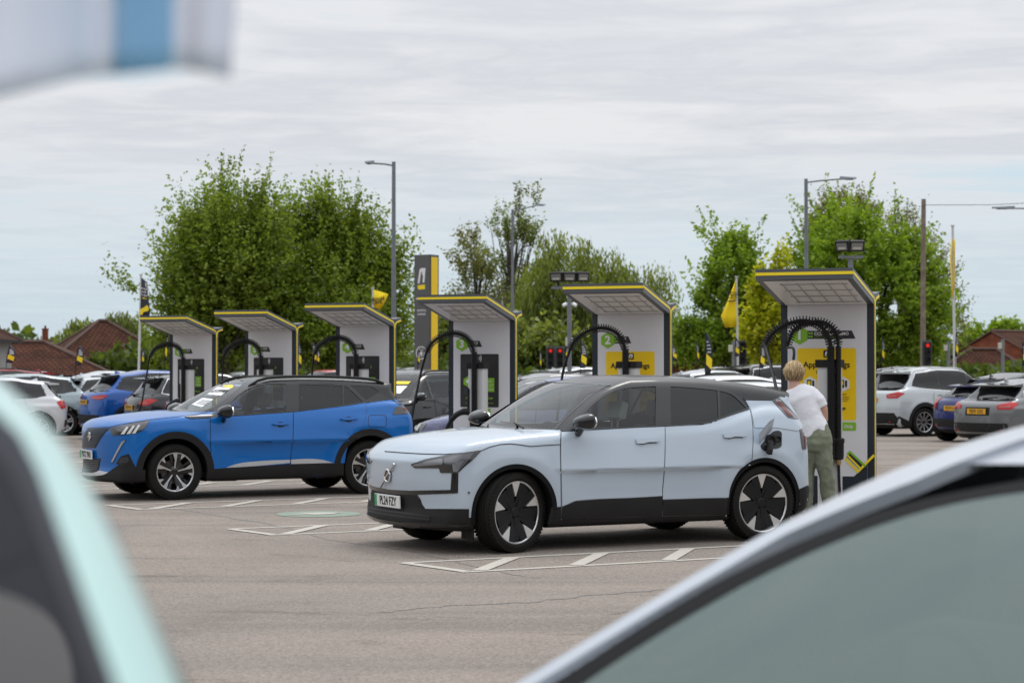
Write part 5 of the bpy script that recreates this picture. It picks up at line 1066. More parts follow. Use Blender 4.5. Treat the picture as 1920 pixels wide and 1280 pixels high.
# ------------------------------------------------------------------ the other cars
M_PLASTG = mat('grey_plastic', (0.05, 0.05, 0.052), 0.55, spec=0.3)
M_SEATG = mat('dark_seat', (0.03, 0.03, 0.033), 0.85)
def gen_hull(q):
    L, W, H, wb, fo = q['L'], q['W'], q['H'], q['wb'], q['fo']; h = W / 2; xe = L - fo; zn, zc = q['zn'], q['zc']; b0, b1 = q['b0'], q['b1']
    x0, x1, xt, zt, xg, zg = q['xw0'], q['xw1'], q['xt'], q['zt'], q['xg'], q['zg']
    d = dict(wheels=(0.0, wb), R=q['R'], box=(-fo - 0.1, xe + 0.1, h + 0.12, 0.05, H + 0.1), zbot=q.get('zbot', 0.19),
        sect=[(0.12, h - 0.10), (0.22, h - 0.05), (0.36, h - 0.022), (0.62, h - 0.004), (0.82, h - 0.012), (b0 - 0.03, h - 0.05), (b0 + 0.08, h - 0.09), (b0 + 0.25, h - 0.16), (H, h - 0.24)],
        plan=[(-fo, -0.06), (-fo * 0.6, -0.018), (0, 0.004), (0.5, -0.006), (1.3, -0.012), (wb - 0.5, -0.006), (wb, 0.004), (xe - 0.3, -0.012), (xe, -0.05)],
        zb=[(-fo, zn - 0.05), (-fo + 0.1, zn), (-fo + 0.3, zn + 0.055), (-0.1, zc - 0.05), (x0 + 0.15, zc + 0.01), (1.3, b0 + 0.04), (2.0, b0 + 0.4 * (b1 - b0) + 0.04), (xg - 0.4, b1 + 0.05), (xg - 0.1, b1 + 0.0), (xe, zg - 0.06)],
        xf=[(0.1, -fo + 0.22), (0.19, -fo + 0.09), (0.26, -fo + 0.015), (0.45, -fo + 0.01), (0.62, -fo), (zn - 0.08, -fo + 0.02), (zn, -fo + 0.07), (zn + 0.1, -fo + 0.22)],
        xr=[(0.1, xe - 0.24), (0.22, xe - 0.12), (0.34, xe - 0.02), (0.5, xe), (0.68, xe - 0.005), (0.86, xe - 0.03), (zg, xe - 0.09), (zg + 0.15, xe - 0.20), (zg + 0.35, xe - 0.36)],
        fk=q.get('fk', 0.15), fp=2.3, rk=q.get('rk', 0.13), k1=0.07, k2=0.06, k3=0.06, crown=0.05, flare=0.013, flare_r=q['R'] + 0.13, door=(0.45, wb - 0.4, 0.010, q.get('crease', 0.62)),
        yg=[(0.7, h + 0.03), (b0, h - 0.045), (b0 + 0.15, h - 0.115), (H - 0.1, h - 0.245), (H + 0.1, h - 0.35)],
        gplan=[(x0 + 0.1, -0.02), (0.9, 0.0), (1.6, 0.0), (2.3, -0.01), (xg - 0.4, -0.04), (xg, -0.08)],
        zr=[(x1 - 0.5, H - 0.13), (x1, H - 0.028), ((x1 * 2 + xt) / 3, H - 0.002), ((x1 + xt) / 2, H), (xt - 0.6, H - 0.028 - 0.2 * (H - zt)), (xt, zt)],
        xw=[(zc - 0.12, x0 - 0.24), (zc, x0), (zc + (H - zc) * 0.35, x0 + (x1 - x0) * 0.33), (zc + (H - zc) * 0.7, x0 + (x1 - x0) * 0.70), (H - 0.06, x1), (H + 0.02, x1 + 0.4), (H + 0.1, x1 + 0.9)], wk=q.get('wk', 0.20),
        xg=[(zg - 0.12, xg + 0.04), (zg, xg), (zt - 0.06, xt - 0.02), (zt, xt + 0.02), (zt + 0.1, xt)], gk=0.12, kg=q.get('kg', 0.085), kf=q.get('kf', 0.05), ku=0.025)
    return Hull(d)
BASE = dict(L=4.30, W=1.80, H=1.55, wb=2.63, fo=0.84, R=0.335, zn=0.80, zc=1.0, b0=0.98, b1=1.08, xw0=0.28, xw1=1.18, xt=3.05, zt=1.43, xg=3.34, zg=1.02, rim=0.235)
def spec(**k): q = dict(BASE); q.update(k); return q
def gen_car(label, q, pose, pm, plate_no=None, front_plate=None, step=0.075, rails=None, group='parked cars', roofm=None, tail='block', glassm=None, cab=False, wheelst='star', trim=None, name='parked_car', cat='car', card=False, fine=1.0, mirrors=True, detail=True, pillar=0.0, closed=False, inset=0.0, screen=None, seal=0.04, sealm=None, scrp=None, ringp=None, sink=0.0):
    H = gen_hull(q); h = q['W'] / 2; xe = q['L'] - q['fo']; t = thing(name, label, cat, (pose[0], pose[1], 0), pose[2], group)
    G = glassm or G_BG; side = Frame('side'); zt = lambda x: float(H.zr(np.array([x]))[0]) - 0.105 - inset
    xa = lambda z: float(H.xw(np.array([z]))[0]) + 0.20 + 0.12 + inset * 1.6; b0, b1 = q['b0'] + 0.015, q['b1'] + 0.015; xg, xt = q['xg'], q['xt']
    bl = lambda x: b0 + (b1 - b0) * np.clip((x - 0.6) / (xg - 1.0), 0, 1) ** 1.4
    # outline of the daylight opening
    top = []
    zf = q['zc'] + 0.06; top.append((xa(zf), bl(xa(zf))))
    for z in np.linspace(zf + 0.06, q['H'] - 0.16 - inset, 5): top.append((xa(z), z))
    xs = [x for x in np.linspace(xa(q['H'] - 0.16 - inset) + 0.15, xt - 0.30, 9)]
    for x in xs: top.append((x, zt(x)))
    xb = q.get('xend', xg - 0.42); top.append((xb - 0.05, bl(xb) + 0.10)); dlo = top + [(xb, bl(xb) + 0.02)] + [(x, bl(x)) for x in np.linspace(xb - 0.25, xa(zf) + 0.15, 7)]
    xB, xC = q.get('xB', 1.22), q.get('xC', 2.12)
    def clipx(poly, lo, hi):
        o = []
        for lim, sg in ((lo, 1), (hi, -1)):
            o = []; n = len(poly)
            for i in range(n):
                a, b = poly[i], poly[(i + 1) % n]; ia, ib = sg * (a[0] - lim) >= 0, sg * (b[0] - lim) >= 0
                if ia: o.append(a)
                if ia != ib: f = (lim - a[0]) / (b[0] - a[0]); o.append((lim, a[1] + f * (b[1] - a[1])))
            poly = o
        return poly
    wins = [w for w in (clipx(dlo, -1, xB - 0.035), clipx(dlo, xB + 0.035, xC - 0.02), clipx(dlo, xC + 0.02, 9)) if len(w) >= 3 and (max(p[0] for p in w) - min(p[0] for p in w)) > 0.08]
    c = np.array(dlo).mean(0); outer = []
    n = len(dlo); area = sum(dlo[i][0] * dlo[(i + 1) % n][1] - dlo[(i + 1) % n][0] * dlo[i][1] for i in range(n)); sg = 1 if area > 0 else -1
    for i in range(n):
        a, p, b = np.array(dlo[i - 1]), np.array(dlo[i]), np.array(dlo[(i + 1) % n]); e = (p - a) / max(1e-6, np.linalg.norm(p - a)) + (b - p) / max(1e-6, np.linalg.norm(b - p)); e /= max(1e-6, np.linalg.norm(e)); outer.append(tuple(p + sg * np.array([e[1], -e[0]]) * 0.026))
    ww = h - 0.15 - pillar; scr = scrp or rounded([(-ww - 0.02, q['zc'] + 0.015), (ww + 0.02, q['zc'] + 0.015), (ww - 0.14, q['H'] - 0.100), (-ww + 0.14, q['H'] - 0.100)], 0.06)
    wr = h - 0.24; rwp = rounded([(-wr, q['zg'] + 0.03), (wr, q['zg'] + 0.03), (wr - 0.10, q['zt'] - 0.075), (-wr + 0.10, q['zt'] - 0.075)], 0.07)
    fr = Frame('front'); rr = Frame('rear', x=xe)
    mats = [pm, roofm or pm, M_BLACKPL]
    def matfn(C, N): return np.where(C[:, 2] < 0.24, 2, np.where((C[:, 2] > q['H'] - 0.22) & (N[:, 2] > 0.35), 1, 0))
    ar = q['R'] + 0.055
    rz = lambda C, N: (q['zg'] + 0.02 < C[:, 2])
    hf, hr = hole_poly(fr, scr, (-0.6, 0, 0.8), -0.02), hole_poly(rr, rwp, (0.9, 0, 0.3), -0.02)
    holes = [hole_arches(H, ar)] if closed else [hole_arches(H, ar), lambda C, N: hf(C, N) & (C[:, 0] < q['xw1'] + 0.12), lambda C, N: hr(C, N) & (C[:, 0] > xt - 0.12)]
    if not closed: holes += [hole_poly(side, w, (0, -1, 0.1), -0.015) for w in wins]
    body_mesh(H, step, mats, t, holes, matfn, sink=sink)
    ps = step * 1.6 * fine
    panel('windscreen', H, fr, scr, screen or (G_SCREEN if cab else G), t, ps, 0.003, skirt=0)
    panel('screen_surround', H, fr, ringp or rounded([(-ww - 0.02 - seal, q['zc'] - 0.02), (ww + 0.02 + seal, q['zc'] - 0.02), (ww - 0.14 + seal, q['H'] - 0.078), (-ww + 0.14 - seal, q['H'] - 0.078)], 0.06), sealm or M_GLOSSBLK, t, ps, 0.004, [scr])
    panel('rear_window', H, rr, rwp, G, t, ps, 0.005, skirt=0)
    panel('rear_surround', H, rr, rounded([(-wr - 0.05, q['zg']), (wr + 0.05, q['zg']), (wr - 0.05, q['zt'] - 0.05), (-wr + 0.05, q['zt'] - 0.05)], 0.07), M_GLOSSBLK, t, ps, 0.004, [rwp])
    panel('window_surround', H, side, outer, M_GLOSSBLK, t, ps, 0.006, wins, mirror=True)
    for w in wins: panel('side_window', H, side, w, G_CLEAR if cab else G, t, ps, 0.002 if cab else 0.008, mirror=True, skirt=0)
    if trim:
        o2 = [tuple(np.array(p) + (np.array(o_) - np.array(p)) * 1.55) for p, o_ in zip(dlo, outer)]; panel('window_trim', H, side, o2, trim, t, ps, 0.009, [outer], mirror=True)
    # doors with handles
    df = [(0.44, 0.32), (xB - 0.02, 0.32), (xB - 0.0, 0.7), (xB, bl(xB) - 0.03), (0.62, bl(0.62) - 0.03), (0.46, 0.80)]
    xq = q['wb'] - q['R'] - 0.10
    dr = [(xB + 0.012, 0.32), (xq, 0.32), (xq + 0.03, 0.55), (xq + 0.20, 0.74), (xC + 0.22, bl(xC + 0.22) - 0.03), (xB + 0.02, bl(xB) - 0.03), (xB + 0.01, 0.7)]
    for nm, dp, xh in (('front_door', df, xB - 0.24), ('rear_door', dr, xC + 0.02)):
        for i, e in enumerate(panel(nm, H, side, dp, pm, t, ps, 0.006, mirror=True, skirt=0.008)):
            sd = -1 if i == 0 else 1; z = bl(xh) - 0.14; P, ok = H.cast(np.array([[xh, 1.3 * sd, z]]), np.array([[0, -sd, 0.0]]), 1.3)
            b = MB(); y = P[0][1]; b.box((xh, y + sd * 0.028, z), (0.19, 0.016, 0.026), None, 0, 0.006); b.box((xh - 0.08, y + sd * 0.012, z), (0.02, 0.03, 0.018)); b.box((xh + 0.08, y + sd * 0.012, z), (0.02, 0.03, 0.018)); b.build('door_handle', pm if not trim else trim, e)
    for dp in (df, dr):
        oo = [tuple(np.array(p) + (np.array(p) - np.mean(dp, axis=0)) / np.linalg.norm(np.array(p) - np.mean(dp, axis=0)) * 0.010) for p in dp]
        panel('shut_line', H, side, oo, M_INK, t, ps * 1.3, 0.002, [dp], mirror=True, skirt=0)
    panel('sill', H, side, [(q['R'] + 0.05, 0.17), (q['wb'] - q['R'] - 0.05, 0.17), (q['wb'] - q['R'] - 0.07, 0.30), (q['R'] + 0.07, 0.30)], M_BLACKPL, t, ps, 0.008, mirror=True)
    clad = q.get('clad', 0)
    for wx in H.wx: panel('arch_trim', H, side, arch_ring(H, wx, q['R'] + 0.035, q['R'] + (0.135 if clad else 0.075), 0.24, 26), M_BLACKPL if clad else M_DARKIN, t, ps, 0.006, mirror=True, skirt=0.07)
    liners(H, t, ar, h - 0.05, h - 0.42)
    # front face
    cf = Frame('corner', x=-q['fo'] + 0.10, y=-h + 0.12, end=-1); zh = q['zn'] - 0.10
    panel('headlight', H, cf, rounded([(-0.16, zh), (0.22, zh + 0.07), (0.14, zh - 0.05), (-0.14, zh - 0.07)], 0.03), M_CLEARLENS, t, ps * 0.6, 0.006, mirror=True)
    panel('grille', H, fr, rounded([(-0.42, zh - 0.02), (0.42, zh - 0.02), (0.34, zh - 0.16), (-0.34, zh - 0.16)], 0.03), M_BLACKPL, t, ps, 0.005)
    panel('front_bumper', H, fr, rounded([(-0.72, 0.24), (0.72, 0.24), (0.66, 0.40), (-0.66, 0.40)], 0.03), M_BLACKPL, t, ps, 0.005)
    # rear face
    cr = Frame('corner', x=xe - 0.10, y=-h + 0.12, end=1); zl = q.get('zl', q['zg'] - 0.13)
    if tail == 'block': tp = [(-0.16, zl + 0.065), (0.10, zl + 0.10), (0.20, zl + 0.06), (0.16, zl - 0.09), (-0.12, zl - 0.06)]
    elif tail == 'slim': tp = [(-0.26, zl + 0.04), (0.16, zl + 0.075), (0.22, zl + 0.04), (0.05, zl - 0.04), (-0.26, zl - 0.02)]
    elif tail == 'oval': tp = [(-0.10, zl + 0.08), (-0.02, zl + 0.14), (0.06, zl + 0.10), (0.08, zl - 0.06), (0.0, zl - 0.14), (-0.08, zl - 0.10)]
    else: tp = [(-0.20, zl + 0.03), (0.10, zl + 0.10), (0.26, zl + 0.07), (0.10, zl - 0.05), (-0.18, zl - 0.06)]
    panel('tail_light', H, cr, rounded(tp, 0.03), M_REDLENS, t, 0.05, 0.010, mirror=True)
    if tail != 'oval': panel('lamp_band', H, cr, [(tp[0][0] + 0.05, zl + 0.01), (tp[1][0] - 0.02, zl + 0.02), (tp[1][0] - 0.03, zl - 0.01), (tp[0][0] + 0.05, zl - 0.02)], mat('pale_lens', (0.45, 0.14, 0.13), 0.2), t, 0.05, 0.014, mirror=True, skirt=0.003)
    zk = q.get('zk', 0.52)
    panel('rear_bumper', H, rr, rounded([(-h + 0.12, 0.22), (h - 0.12, 0.22), (h - 0.12, zk), (-h + 0.12, zk)], 0.05), M_BLACKPL, t, ps, 0.006)
    panel('rear_bumper', H, side, [(q['wb'] + q['R'] + 0.07, 0.22), (xe - 0.02, 0.24), (xe - 0.02, zk), (q['wb'] + q['R'] + 0.07, 0.36)], M_BLACKPL if clad else pm, t, ps, 0.006, mirror=True)
    for sd in (-1, 1):
        b = MB(); P, ok = H.cast(np.array([[xe + 0.4, sd * (h - 0.30), 0.33]]), np.array([[-1.0, 0, 0]]), 1.0); b.box((P[0][0], P[0][1], 0.36), (0.02, 0.12, 0.03), None, 0, 0.006); b.build('reflector', M_REDLENS, t)
    panel('plate_recess', H, rr, rounded([(-0.34, q.get('zp', zl - 0.10) - 0.085), (0.34, q.get('zp', zl - 0.10) - 0.085), (0.34, q.get('zp', zl - 0.10) + 0.085), (-0.34, q.get('zp', zl - 0.10) + 0.085)], 0.02), pm if q.get('plain', 1) else M_BLACKPL, t, ps, 0.003, skirt=0.003)
    if plate_no:
        P, ok = H.cast(np.array([[xe + 0.5, 0, q.get('zp', zl - 0.10)]]), np.array([[-1.0, 0, 0]]), 1.0); plate(t, plate_no, (P[0][0] + 0.016, 0, P[0][2]), math.pi, M_PLATEY, tilt=0)
    if front_plate: plate(t, front_plate, (-q['fo'] - 0.012, 0, 0.44), 0, M_PLATEW)
    # spoiler, aerial, wiper
    b = MB(); zt_ = q['zt']; ws = wr - 0.02
    b.add([(x, y, z) for y in (-ws, ws) for x, z in ((xt - 0.20, zt_ - 0.0), (xt + 0.12, zt_ - 0.035), (xt + 0.11, zt_ - 0.065), (xt - 0.10, zt_ - 0.07))], [(0, 1, 2, 3), (7, 6, 5, 4), (0, 4, 5, 1), (1, 5, 6, 2), (2, 6, 7, 3), (3, 7, 4, 0)]); b.build('roof_spoiler', q.get('spm', pm), t)
    b = MB(); xf_ = xt - 0.35; zf_ = float(H.zr(np.array([xf_]))[0]); b.add([(xf_ - 0.10, 0, zf_ - 0.01), (xf_ + 0.08, 0.025, zf_ - 0.015), (xf_ + 0.08, -0.025, zf_ - 0.015), (xf_ + 0.07, 0, zf_ + 0.055)], [(0, 1, 3), (1, 2, 3), (2, 0, 3), (0, 2, 1)]); b.build('roof_aerial', pm, t)
    b = MB(); xw_ = lambda z: float(H.xg(np.array([z]))[0]) + 0.03; b.tube([(xw_(q['zg'] + 0.05), 0, q['zg'] + 0.05), (xw_(q['zg'] + 0.06) + 0.01, 0.36, q['zg'] + 0.07)], 0.012, 6); b.box((xw_(q['zg'] + 0.05), 0, q['zg'] + 0.04), (0.06, 0.07, 0.05), None, 0, 0.012); b.build('rear_wiper', M_BLACKPL, t)
    if rails:
        for sd in (-1, 1):
            xs = np.linspace(q['xw1'] - 0.02, xt - 0.12, 12); O = np.c_[xs, np.full(12, sd * (h - 0.30)), np.full(12, 2.1)]; P, ok = H.cast(O, np.tile([0, 0, -1.0], (12, 1)), 1.6)
            b = MB(); b.tube([(p[0], p[1], p[2] + 0.035 * min(1, 4 * math.sin(math.pi * i / 11))) for i, p in enumerate(P)], 0.017, 6); b.build('roof_rail', rails, t, 50)
    if mirrors:
        for sd in ((-1, 1) if mirrors is True else (mirrors,)): mirror_unit(t, H, q['xw0'] + 0.36, q['b0'] + 0.07, h + 0.09, q.get('mm', pm), 0.22, 0.15, sd)
    for wx in H.wx:
        for sd in (-1, 1): wheel(t, (wx, sd * (h - 0.115), q['R']), q['R'], q['rim'], 0.21, wheelst, sd, 0, 0.3)
    if cab: cabin(t, q['xw0'] + 0.42, M_SEATG, 0.37, ((0.95, 2), (1.85, 2)), q['zc'] - 0.06)
    if card:
        for (cp, m_) in ((rounded([(-0.58, q['zc'] + 0.10), (-0.10, q['zc'] + 0.10), (-0.10, q['zc'] + 0.24), (-0.58, q['zc'] + 0.24)], 0.01), M_WHITE), ([(-0.56, q['zc'] + 0.27), (-0.10, q['zc'] + 0.27), (-0.15, q['zc'] + 0.32), (-0.56, q['zc'] + 0.32)], M_YELLOW)): panel('price_card', H, fr, cp, m_, t, 0.08, 0.010, skirt=0.003)
    return t, H
def pose_at(px, D, lx, ly, psi):
    """pose that puts the car's local point (lx, ly) at picture column px and depth D"""
    X = (px - 960) / F_PX * D; c, s = math.cos(psi), math.sin(psi); return (X - lx * c + ly * s, D - lx * s - ly * c, psi)
PA, PB_ = 0.5, 0.5 + math.pi
P_WHITE = paint('white_car_paint', (0.62, 0.63, 0.65)); P_SILVER = paint('silver_car_paint', (0.44, 0.46, 0.48), 0.3, 0.3); P_LSIL = paint('light_silver_paint', (0.50, 0.53, 0.55), 0.2, 0.3)
P_GREY = paint('mid_grey_paint', (0.17, 0.175, 0.18), 0.3, 0.3); P_DGREY = paint('dark_grey_paint', (0.012, 0.013, 0.016), 0.2, 0.3); P_BLACK = paint('black_car_paint', (0.012, 0.012, 0.013))
P_BLUE = paint('royal_blue_paint', (0.0, 0.07, 0.32), 0.15, 0.3); P_NAVY = paint('deep_blue_paint', (0.012, 0.022, 0.14), 0.15, 0.3); P_RED = paint('red_car_paint', (0.36, 0.012, 0.016)); P_LILAC = paint('lilac_grey_paint', (0.22, 0.23, 0.36), 0.2, 0.3); P_TEALG = paint('pale_teal_grey_paint', (0.30, 0.36, 0.38), 0.2, 0.3)
HATCH = spec(); SUV = spec(L=4.42, W=1.84, H=1.63, wb=2.66, fo=0.87, R=0.352, zn=0.88, zc=1.08, b0=1.06, b1=1.16, zt=1.52, zg=1.10, xt=3.05, xg=3.36, clad=1, rim=0.245, zk=0.58)
SMALL = spec(L=4.06, W=1.75, H=1.46, wb=2.55, fo=0.79, zn=0.74, zc=0.95, b0=0.92, b1=1.03, xt=2.92, xg=3.14, zt=1.36, zg=0.98, R=0.32, rim=0.225, xC=2.02)
# foreground pair, close to the lens
P_MINT = paint('mint_paint', (0.36, 0.56, 0.53)); P_SIL2 = paint('blue_silver_paint', (0.40, 0.43, 0.48), 0.1, 0.3)
gen_car('mint green car close at the lower left edge, out of focus', spec(L=4.5, W=1.88, H=1.63, wb=2.70, fo=0.85, R=0.36, zn=0.90, zc=1.08, b0=1.06, b1=1.13, xw0=0.30, xw1=1.20, zt=1.54, zg=1.12, xt=3.2, xg=3.5), (-0.677, 0.136, 1.84), P_MINT, step=0.045, group=None, pillar=0.010, closed=True, mirrors=1, inset=0.14, seal=0.012, sealm=mat('frit_grey', (0.048, 0.050, 0.058), 0.7, spec=0.1), glassm=glass('dark_screen_glass', (0.06, 0.065, 0.07), 0.10, opaque=0.80, body=(0.038, 0.039, 0.046)), name='foreground_car')
FGT, FGH = gen_car('pale silver car close at the lower right corner, only pillar and windscreen showing', spec(L=4.28, W=1.80, H=1.52, wb=2.62, fo=0.84, zn=0.72, zc=0.97, b0=0.93, b1=1.02, xw0=0.22, xw1=1.50, zt=1.40, zg=1.0, kg=0.12, wk=0.06, kf=0.055), (0.20, 2.95, 0.65), P_SIL2, step=0.03, group=None, cab=True, name='foreground_car', sealm=M_DARKIN, mirrors=-1, glassm=G_BG, sink=0.012,
    scrp=smooth_poly([(0.575, 1.0, 1), (0.565, 1.05), (0.540, 1.12), (0.500, 1.19), (0.425, 1.255), (0.315, 1.312), (0.165, 1.347), (0.000, 1.372), (-0.300, 1.38), (-0.540, 1.37, 1), (-0.620, 1.2), (-0.680, 1.0, 1)], 3), ringp=smooth_poly([(0.665, 0.975, 1), (0.645, 1.04), (0.625, 1.11), (0.590, 1.18), (0.510, 1.255), (0.410, 1.312), (0.285, 1.348), (0.135, 1.378), (0.000, 1.398), (-0.300, 1.405), (-0.560, 1.395, 1), (-0.670, 1.2), (-0.740, 0.975, 1)], 3),
    screen=glass('pale_sheen_screen', (0.58, 0.70, 0.67), 0.55, body=(0.25, 0.35, 0.325), opaque=0.32))  # pale sky reflection put into the pane's diffuse body colour
_rx = np.array([0.20, 0.40, 0.65, 0.90, 1.15, 1.45, 1.75, 2.2]); _ry = np.array([0.83, 0.785, 0.745, 0.70, 0.655, 0.60, 0.575, 0.565])
for _s in (1, -1): panel('roof_pillar', FGH, Frame('top'), [(x, _s * (y + 0.045)) for x, y in zip(_rx, _ry)] + [(x, _s * (y - (0.085 if x < 1.0 else 0.16))) for x, y in zip(_rx[::-1], _ry[::-1])], P_SIL2, FGT, 0.03, 0.0, skirt=0.03)
panel('roof_panel', FGH, Frame('top'), [(1.40, -0.40), (1.40, 0.40), (1.62, 0.47), (2.9, 0.47), (2.9, -0.47), (1.62, -0.47)], P_SIL2, FGT, 0.06, 0.0, skirt=0.02)
# left-hand rows
gen_car('white hatchback at the left edge, tail light turned to the blue car', SMALL, pose_at(72, 44, 2.55, -0.8, 0.38), P_WHITE, 'KX21 HWN', tail='block', wheelst='star')
def Q(b, **k): q = dict(b); q.update(k); return q
gen_car('royal blue crossover showing its tail and orange plate, left of the black hatchback', Q(SUV, spm=M_GLOSSBLK), pose_at(158, 47.0, 3.52, 0, PB_), P_BLUE, 'FA21 OXZ', tail='slim', wheelst='star')
gen_car('black hatchback showing red tail lights beside the farthest charger', Q(HATCH, H=1.58, zt=1.46, spm=M_GLOSSBLK), pose_at(243, 44.6, 3.44, 0, PB_), P_DGREY, 'DK70 VYR', tail='wide', trim=M_CHROME)
gen_car('silver hatchback with black rear spoiler, between the white and royal blue cars', Q(HATCH, H=1.52, spm=M_GLOSSBLK), pose_at(100, 50.5, 3.44, 0, PB_), P_LSIL, 'MT19 KLO')
gen_car('pale silver car roof below the brown hip roof, behind the other left-hand cars', Q(HATCH, H=1.62), pose_at(112, 63, 3.44, 0, PB_), P_LSIL, step=0.10)
gen_car('red car with roof bars at the left edge below the tiled roof', Q(SUV, H=1.68, zt=1.58), pose_at(10, 52, 1.9, 0, 0.25), P_RED, step=0.10, rails=M_BLACKPL)
gen_car('pale teal grey car behind the white hatchback', Q(HATCH, H=1.54), pose_at(75, 50, 2.2, 0, 0.42), P_TEALG, step=0.10)
gen_car('small blue car half hidden under the hose of the farthest charger', Q(SMALL, H=1.35, zt=1.25), pose_at(316, 42.0, 3.3, 0, PB_), P_NAVY, 'YB20 EFT', step=0.10)
# between the chargers
gen_car('silver car seen between the two farthest chargers', Q(HATCH, H=1.60), pose_at(450, 62, 1.5, 0, PA), P_SILVER, step=0.10, card=True)
gen_car('dark car in front of the silver one between the two farthest chargers', Q(HATCH, H=1.50, zt=1.40), pose_at(470, 52, 1.8, 0, PA), P_DGREY, step=0.10)
gen_car('red car between chargers 5 and 4 with a card in its windscreen', Q(HATCH, H=1.66, zt=1.55), pose_at(606, 58, 1.5, 0, 0.45), P_RED, step=0.10, card=True)
gen_car('dark grey SUV with price card between chargers 4 and 3', Q(SUV, H=1.62), pose_at(800, 36.5, 1.25, -0.7, 0.98), P_DGREY, step=0.06, rails=M_BLACKPL, card=True, glassm=G_CLEAR, cab=True)
gen_car('black estate roof just left of the tall grey totem sign', Q(SUV, H=1.72, zt=1.62), pose_at(765, 62, 2.0, 0, PB_), P_BLACK, step=0.10, rails=M_CHROME)
gen_car('dark blue grey car roof in front of the foot of the totem sign', Q(SUV, H=1.66, zt=1.56), pose_at(770, 52, 2.0, 0, PB_), P_GREY, step=0.10)
EVT, EVH = gen_car('lilac grey electric car behind charger 3 with its door open', Q(HATCH, H=1.52, zc=1.0), pose_at(786, 31.6, -0.75, -0.55, rad(-14)), P_LILAC, step=0.06, front_plate='MV73 ZTE')
dq = empty('open_door', EVT, (0.62, -0.86, 0), (0, 0, rad(-62)))
_o = [(0.0, 1.0), (0.14, 1.13), (0.36, 1.30), (0.60, 1.41), (0.88, 1.45), (1.02, 1.44), (1.06, 1.0)]; _i = [(0.10, 1.02), (0.19, 1.11), (0.40, 1.26), (0.62, 1.36), (0.86, 1.395), (0.97, 1.385), (1.0, 1.02)]
b = MB(); n = len(_o)
for i in range(n):
    j = (i + 1) % n; b.prism([_o[i], _o[j], _i[j], _i[i]], -0.03, 0.03, lambda u, v, d: (u, d, v))
b.build('frame', M_GLOSSBLK, dq)
b = MB(); b.prism(_i, -0.004, 0.004, lambda u, v, d: (u, d, v)); b.build('pane', G_CLEAR, dq)
b = MB(); b.prism([(0.0, 0.30), (1.04, 0.30), (1.07, 0.7), (1.06, 0.998), (0.0, 0.998)], -0.05, 0.05, lambda u, v, d: (u, d, v)); b.build('skin', P_LILAC, dq)
# beyond charger 2
gen_car('silver SUV with dark rear glass, furthest car between chargers 3 and 2', Q(SUV, H=1.74, zt=1.64), pose_at(1000, 58, 3.4, 0, PB_), P_SILVER, step=0.09, tail='block')
gen_car('white hatchback with red tail light left of charger 2', Q(HATCH, H=1.66, zt=1.56), pose_at(1072, 50, 3.4, 0, PB_), P_WHITE, step=0.09, tail='wide')
gen_car('grey saloon roof in the middle row between chargers 3 and 2', Q(HATCH, H=1.56), pose_at(985, 45, 2.6, 0, PB_), P_GREY, step=0.09)
gen_car('dark car with pale windscreen just over the bonnet of the pale blue car', Q(HATCH, H=1.50, zt=1.40), pose_at(1010, 38, 1.3, 0, PA), P_DGREY, step=0.09, card=True, trim=M_CHROME)
gen_car('silver car low behind the windscreen of the pale blue car', Q(SMALL, H=1.46), pose_at(1000, 33, 1.2, 0, PA), P_SILVER, step=0.09, card=True)
# between chargers 2 and 1
gen_car('white car side on behind the black roof, left of the woman', Q(HATCH, H=1.52, zt=1.42), pose_at(1345, 37, 1.6, 0, 0.30), P_WHITE, step=0.08, trim=M_CHROME)
gen_car('second white car with pale windscreen nearest to the woman', Q(HATCH, H=1.42, zt=1.32, zc=0.96), pose_at(1424, 32.5, 2.2, 0, PA), P_WHITE, step=0.08)
gen_car('black SUV with bright window trim behind the white car', Q(SUV, H=1.80, zt=1.70), pose_at(1352, 55, 3.4, 0, PB_), P_BLACK, step=0.09, trim=M_CHROME, rails=M_BLACKPL)
gen_car('charcoal SUV roof right of charger 2 in the back row', Q(SUV, H=1.74, zt=1.64), pose_at(1300, 62, 3.4, 0, PB_), P_DGREY, step=0.10, rails=M_CHROME)
gen_car('silver hatchback roof directly right of charger 2', Q(HATCH, H=1.64, zt=1.54), pose_at(1262, 52, 3.0, 0, PB_), P_SILVER, step=0.10)
gen_car('black hatchback with rear spoiler beside the yellow green shrub', Q(HATCH, H=1.66, zt=1.56), pose_at(1438, 59, 3.4, 0, PB_), P_BLACK, step=0.10)
# right-hand row
gen_car('silver SUV right of the nearest charger, red tail light and ten-spoke wheel', Q(SUV, H=1.70, zt=1.60, L=4.5, b0=1.08, b1=1.20, zg=1.12), pose_at(1668, 48.6, 3.60, 0.75, PB_ - 0.04), P_LSIL, 'LK17 PZV', step=0.05, tail='wide', wheelst='ten', trim=M_CHROME, rails=M_SILVER)
gen_car('blue convertible with black fabric roof between silver and grey cars', Q(SMALL, H=1.42, zt=1.30, L=3.86, zl=0.86, zg=1.0, b1=1.0, xt=2.55, xg=2.95, xC=1.9), pose_at(1790, 45.0, 2.98, 0, PB_), P_NAVY, 'YD19 UCX', step=0.055, tail='oval', roofm=mat('black_fabric', (0.012, 0.012, 0.013), 0.95))
gen_car('grey hatchback at the right edge with orange plate and red tail lights', Q(SMALL, H=1.44, L=4.40, wb=2.72, zt=1.34, xt=3.05, xg=3.38, zl=0.86, plain=0), pose_at(1836, 41.5, 3.52, 0, PB_ + 0.06), P_GREY, 'YB70 GXE', step=0.055, tail='wide', wheelst='ten', trim=M_CHROME)
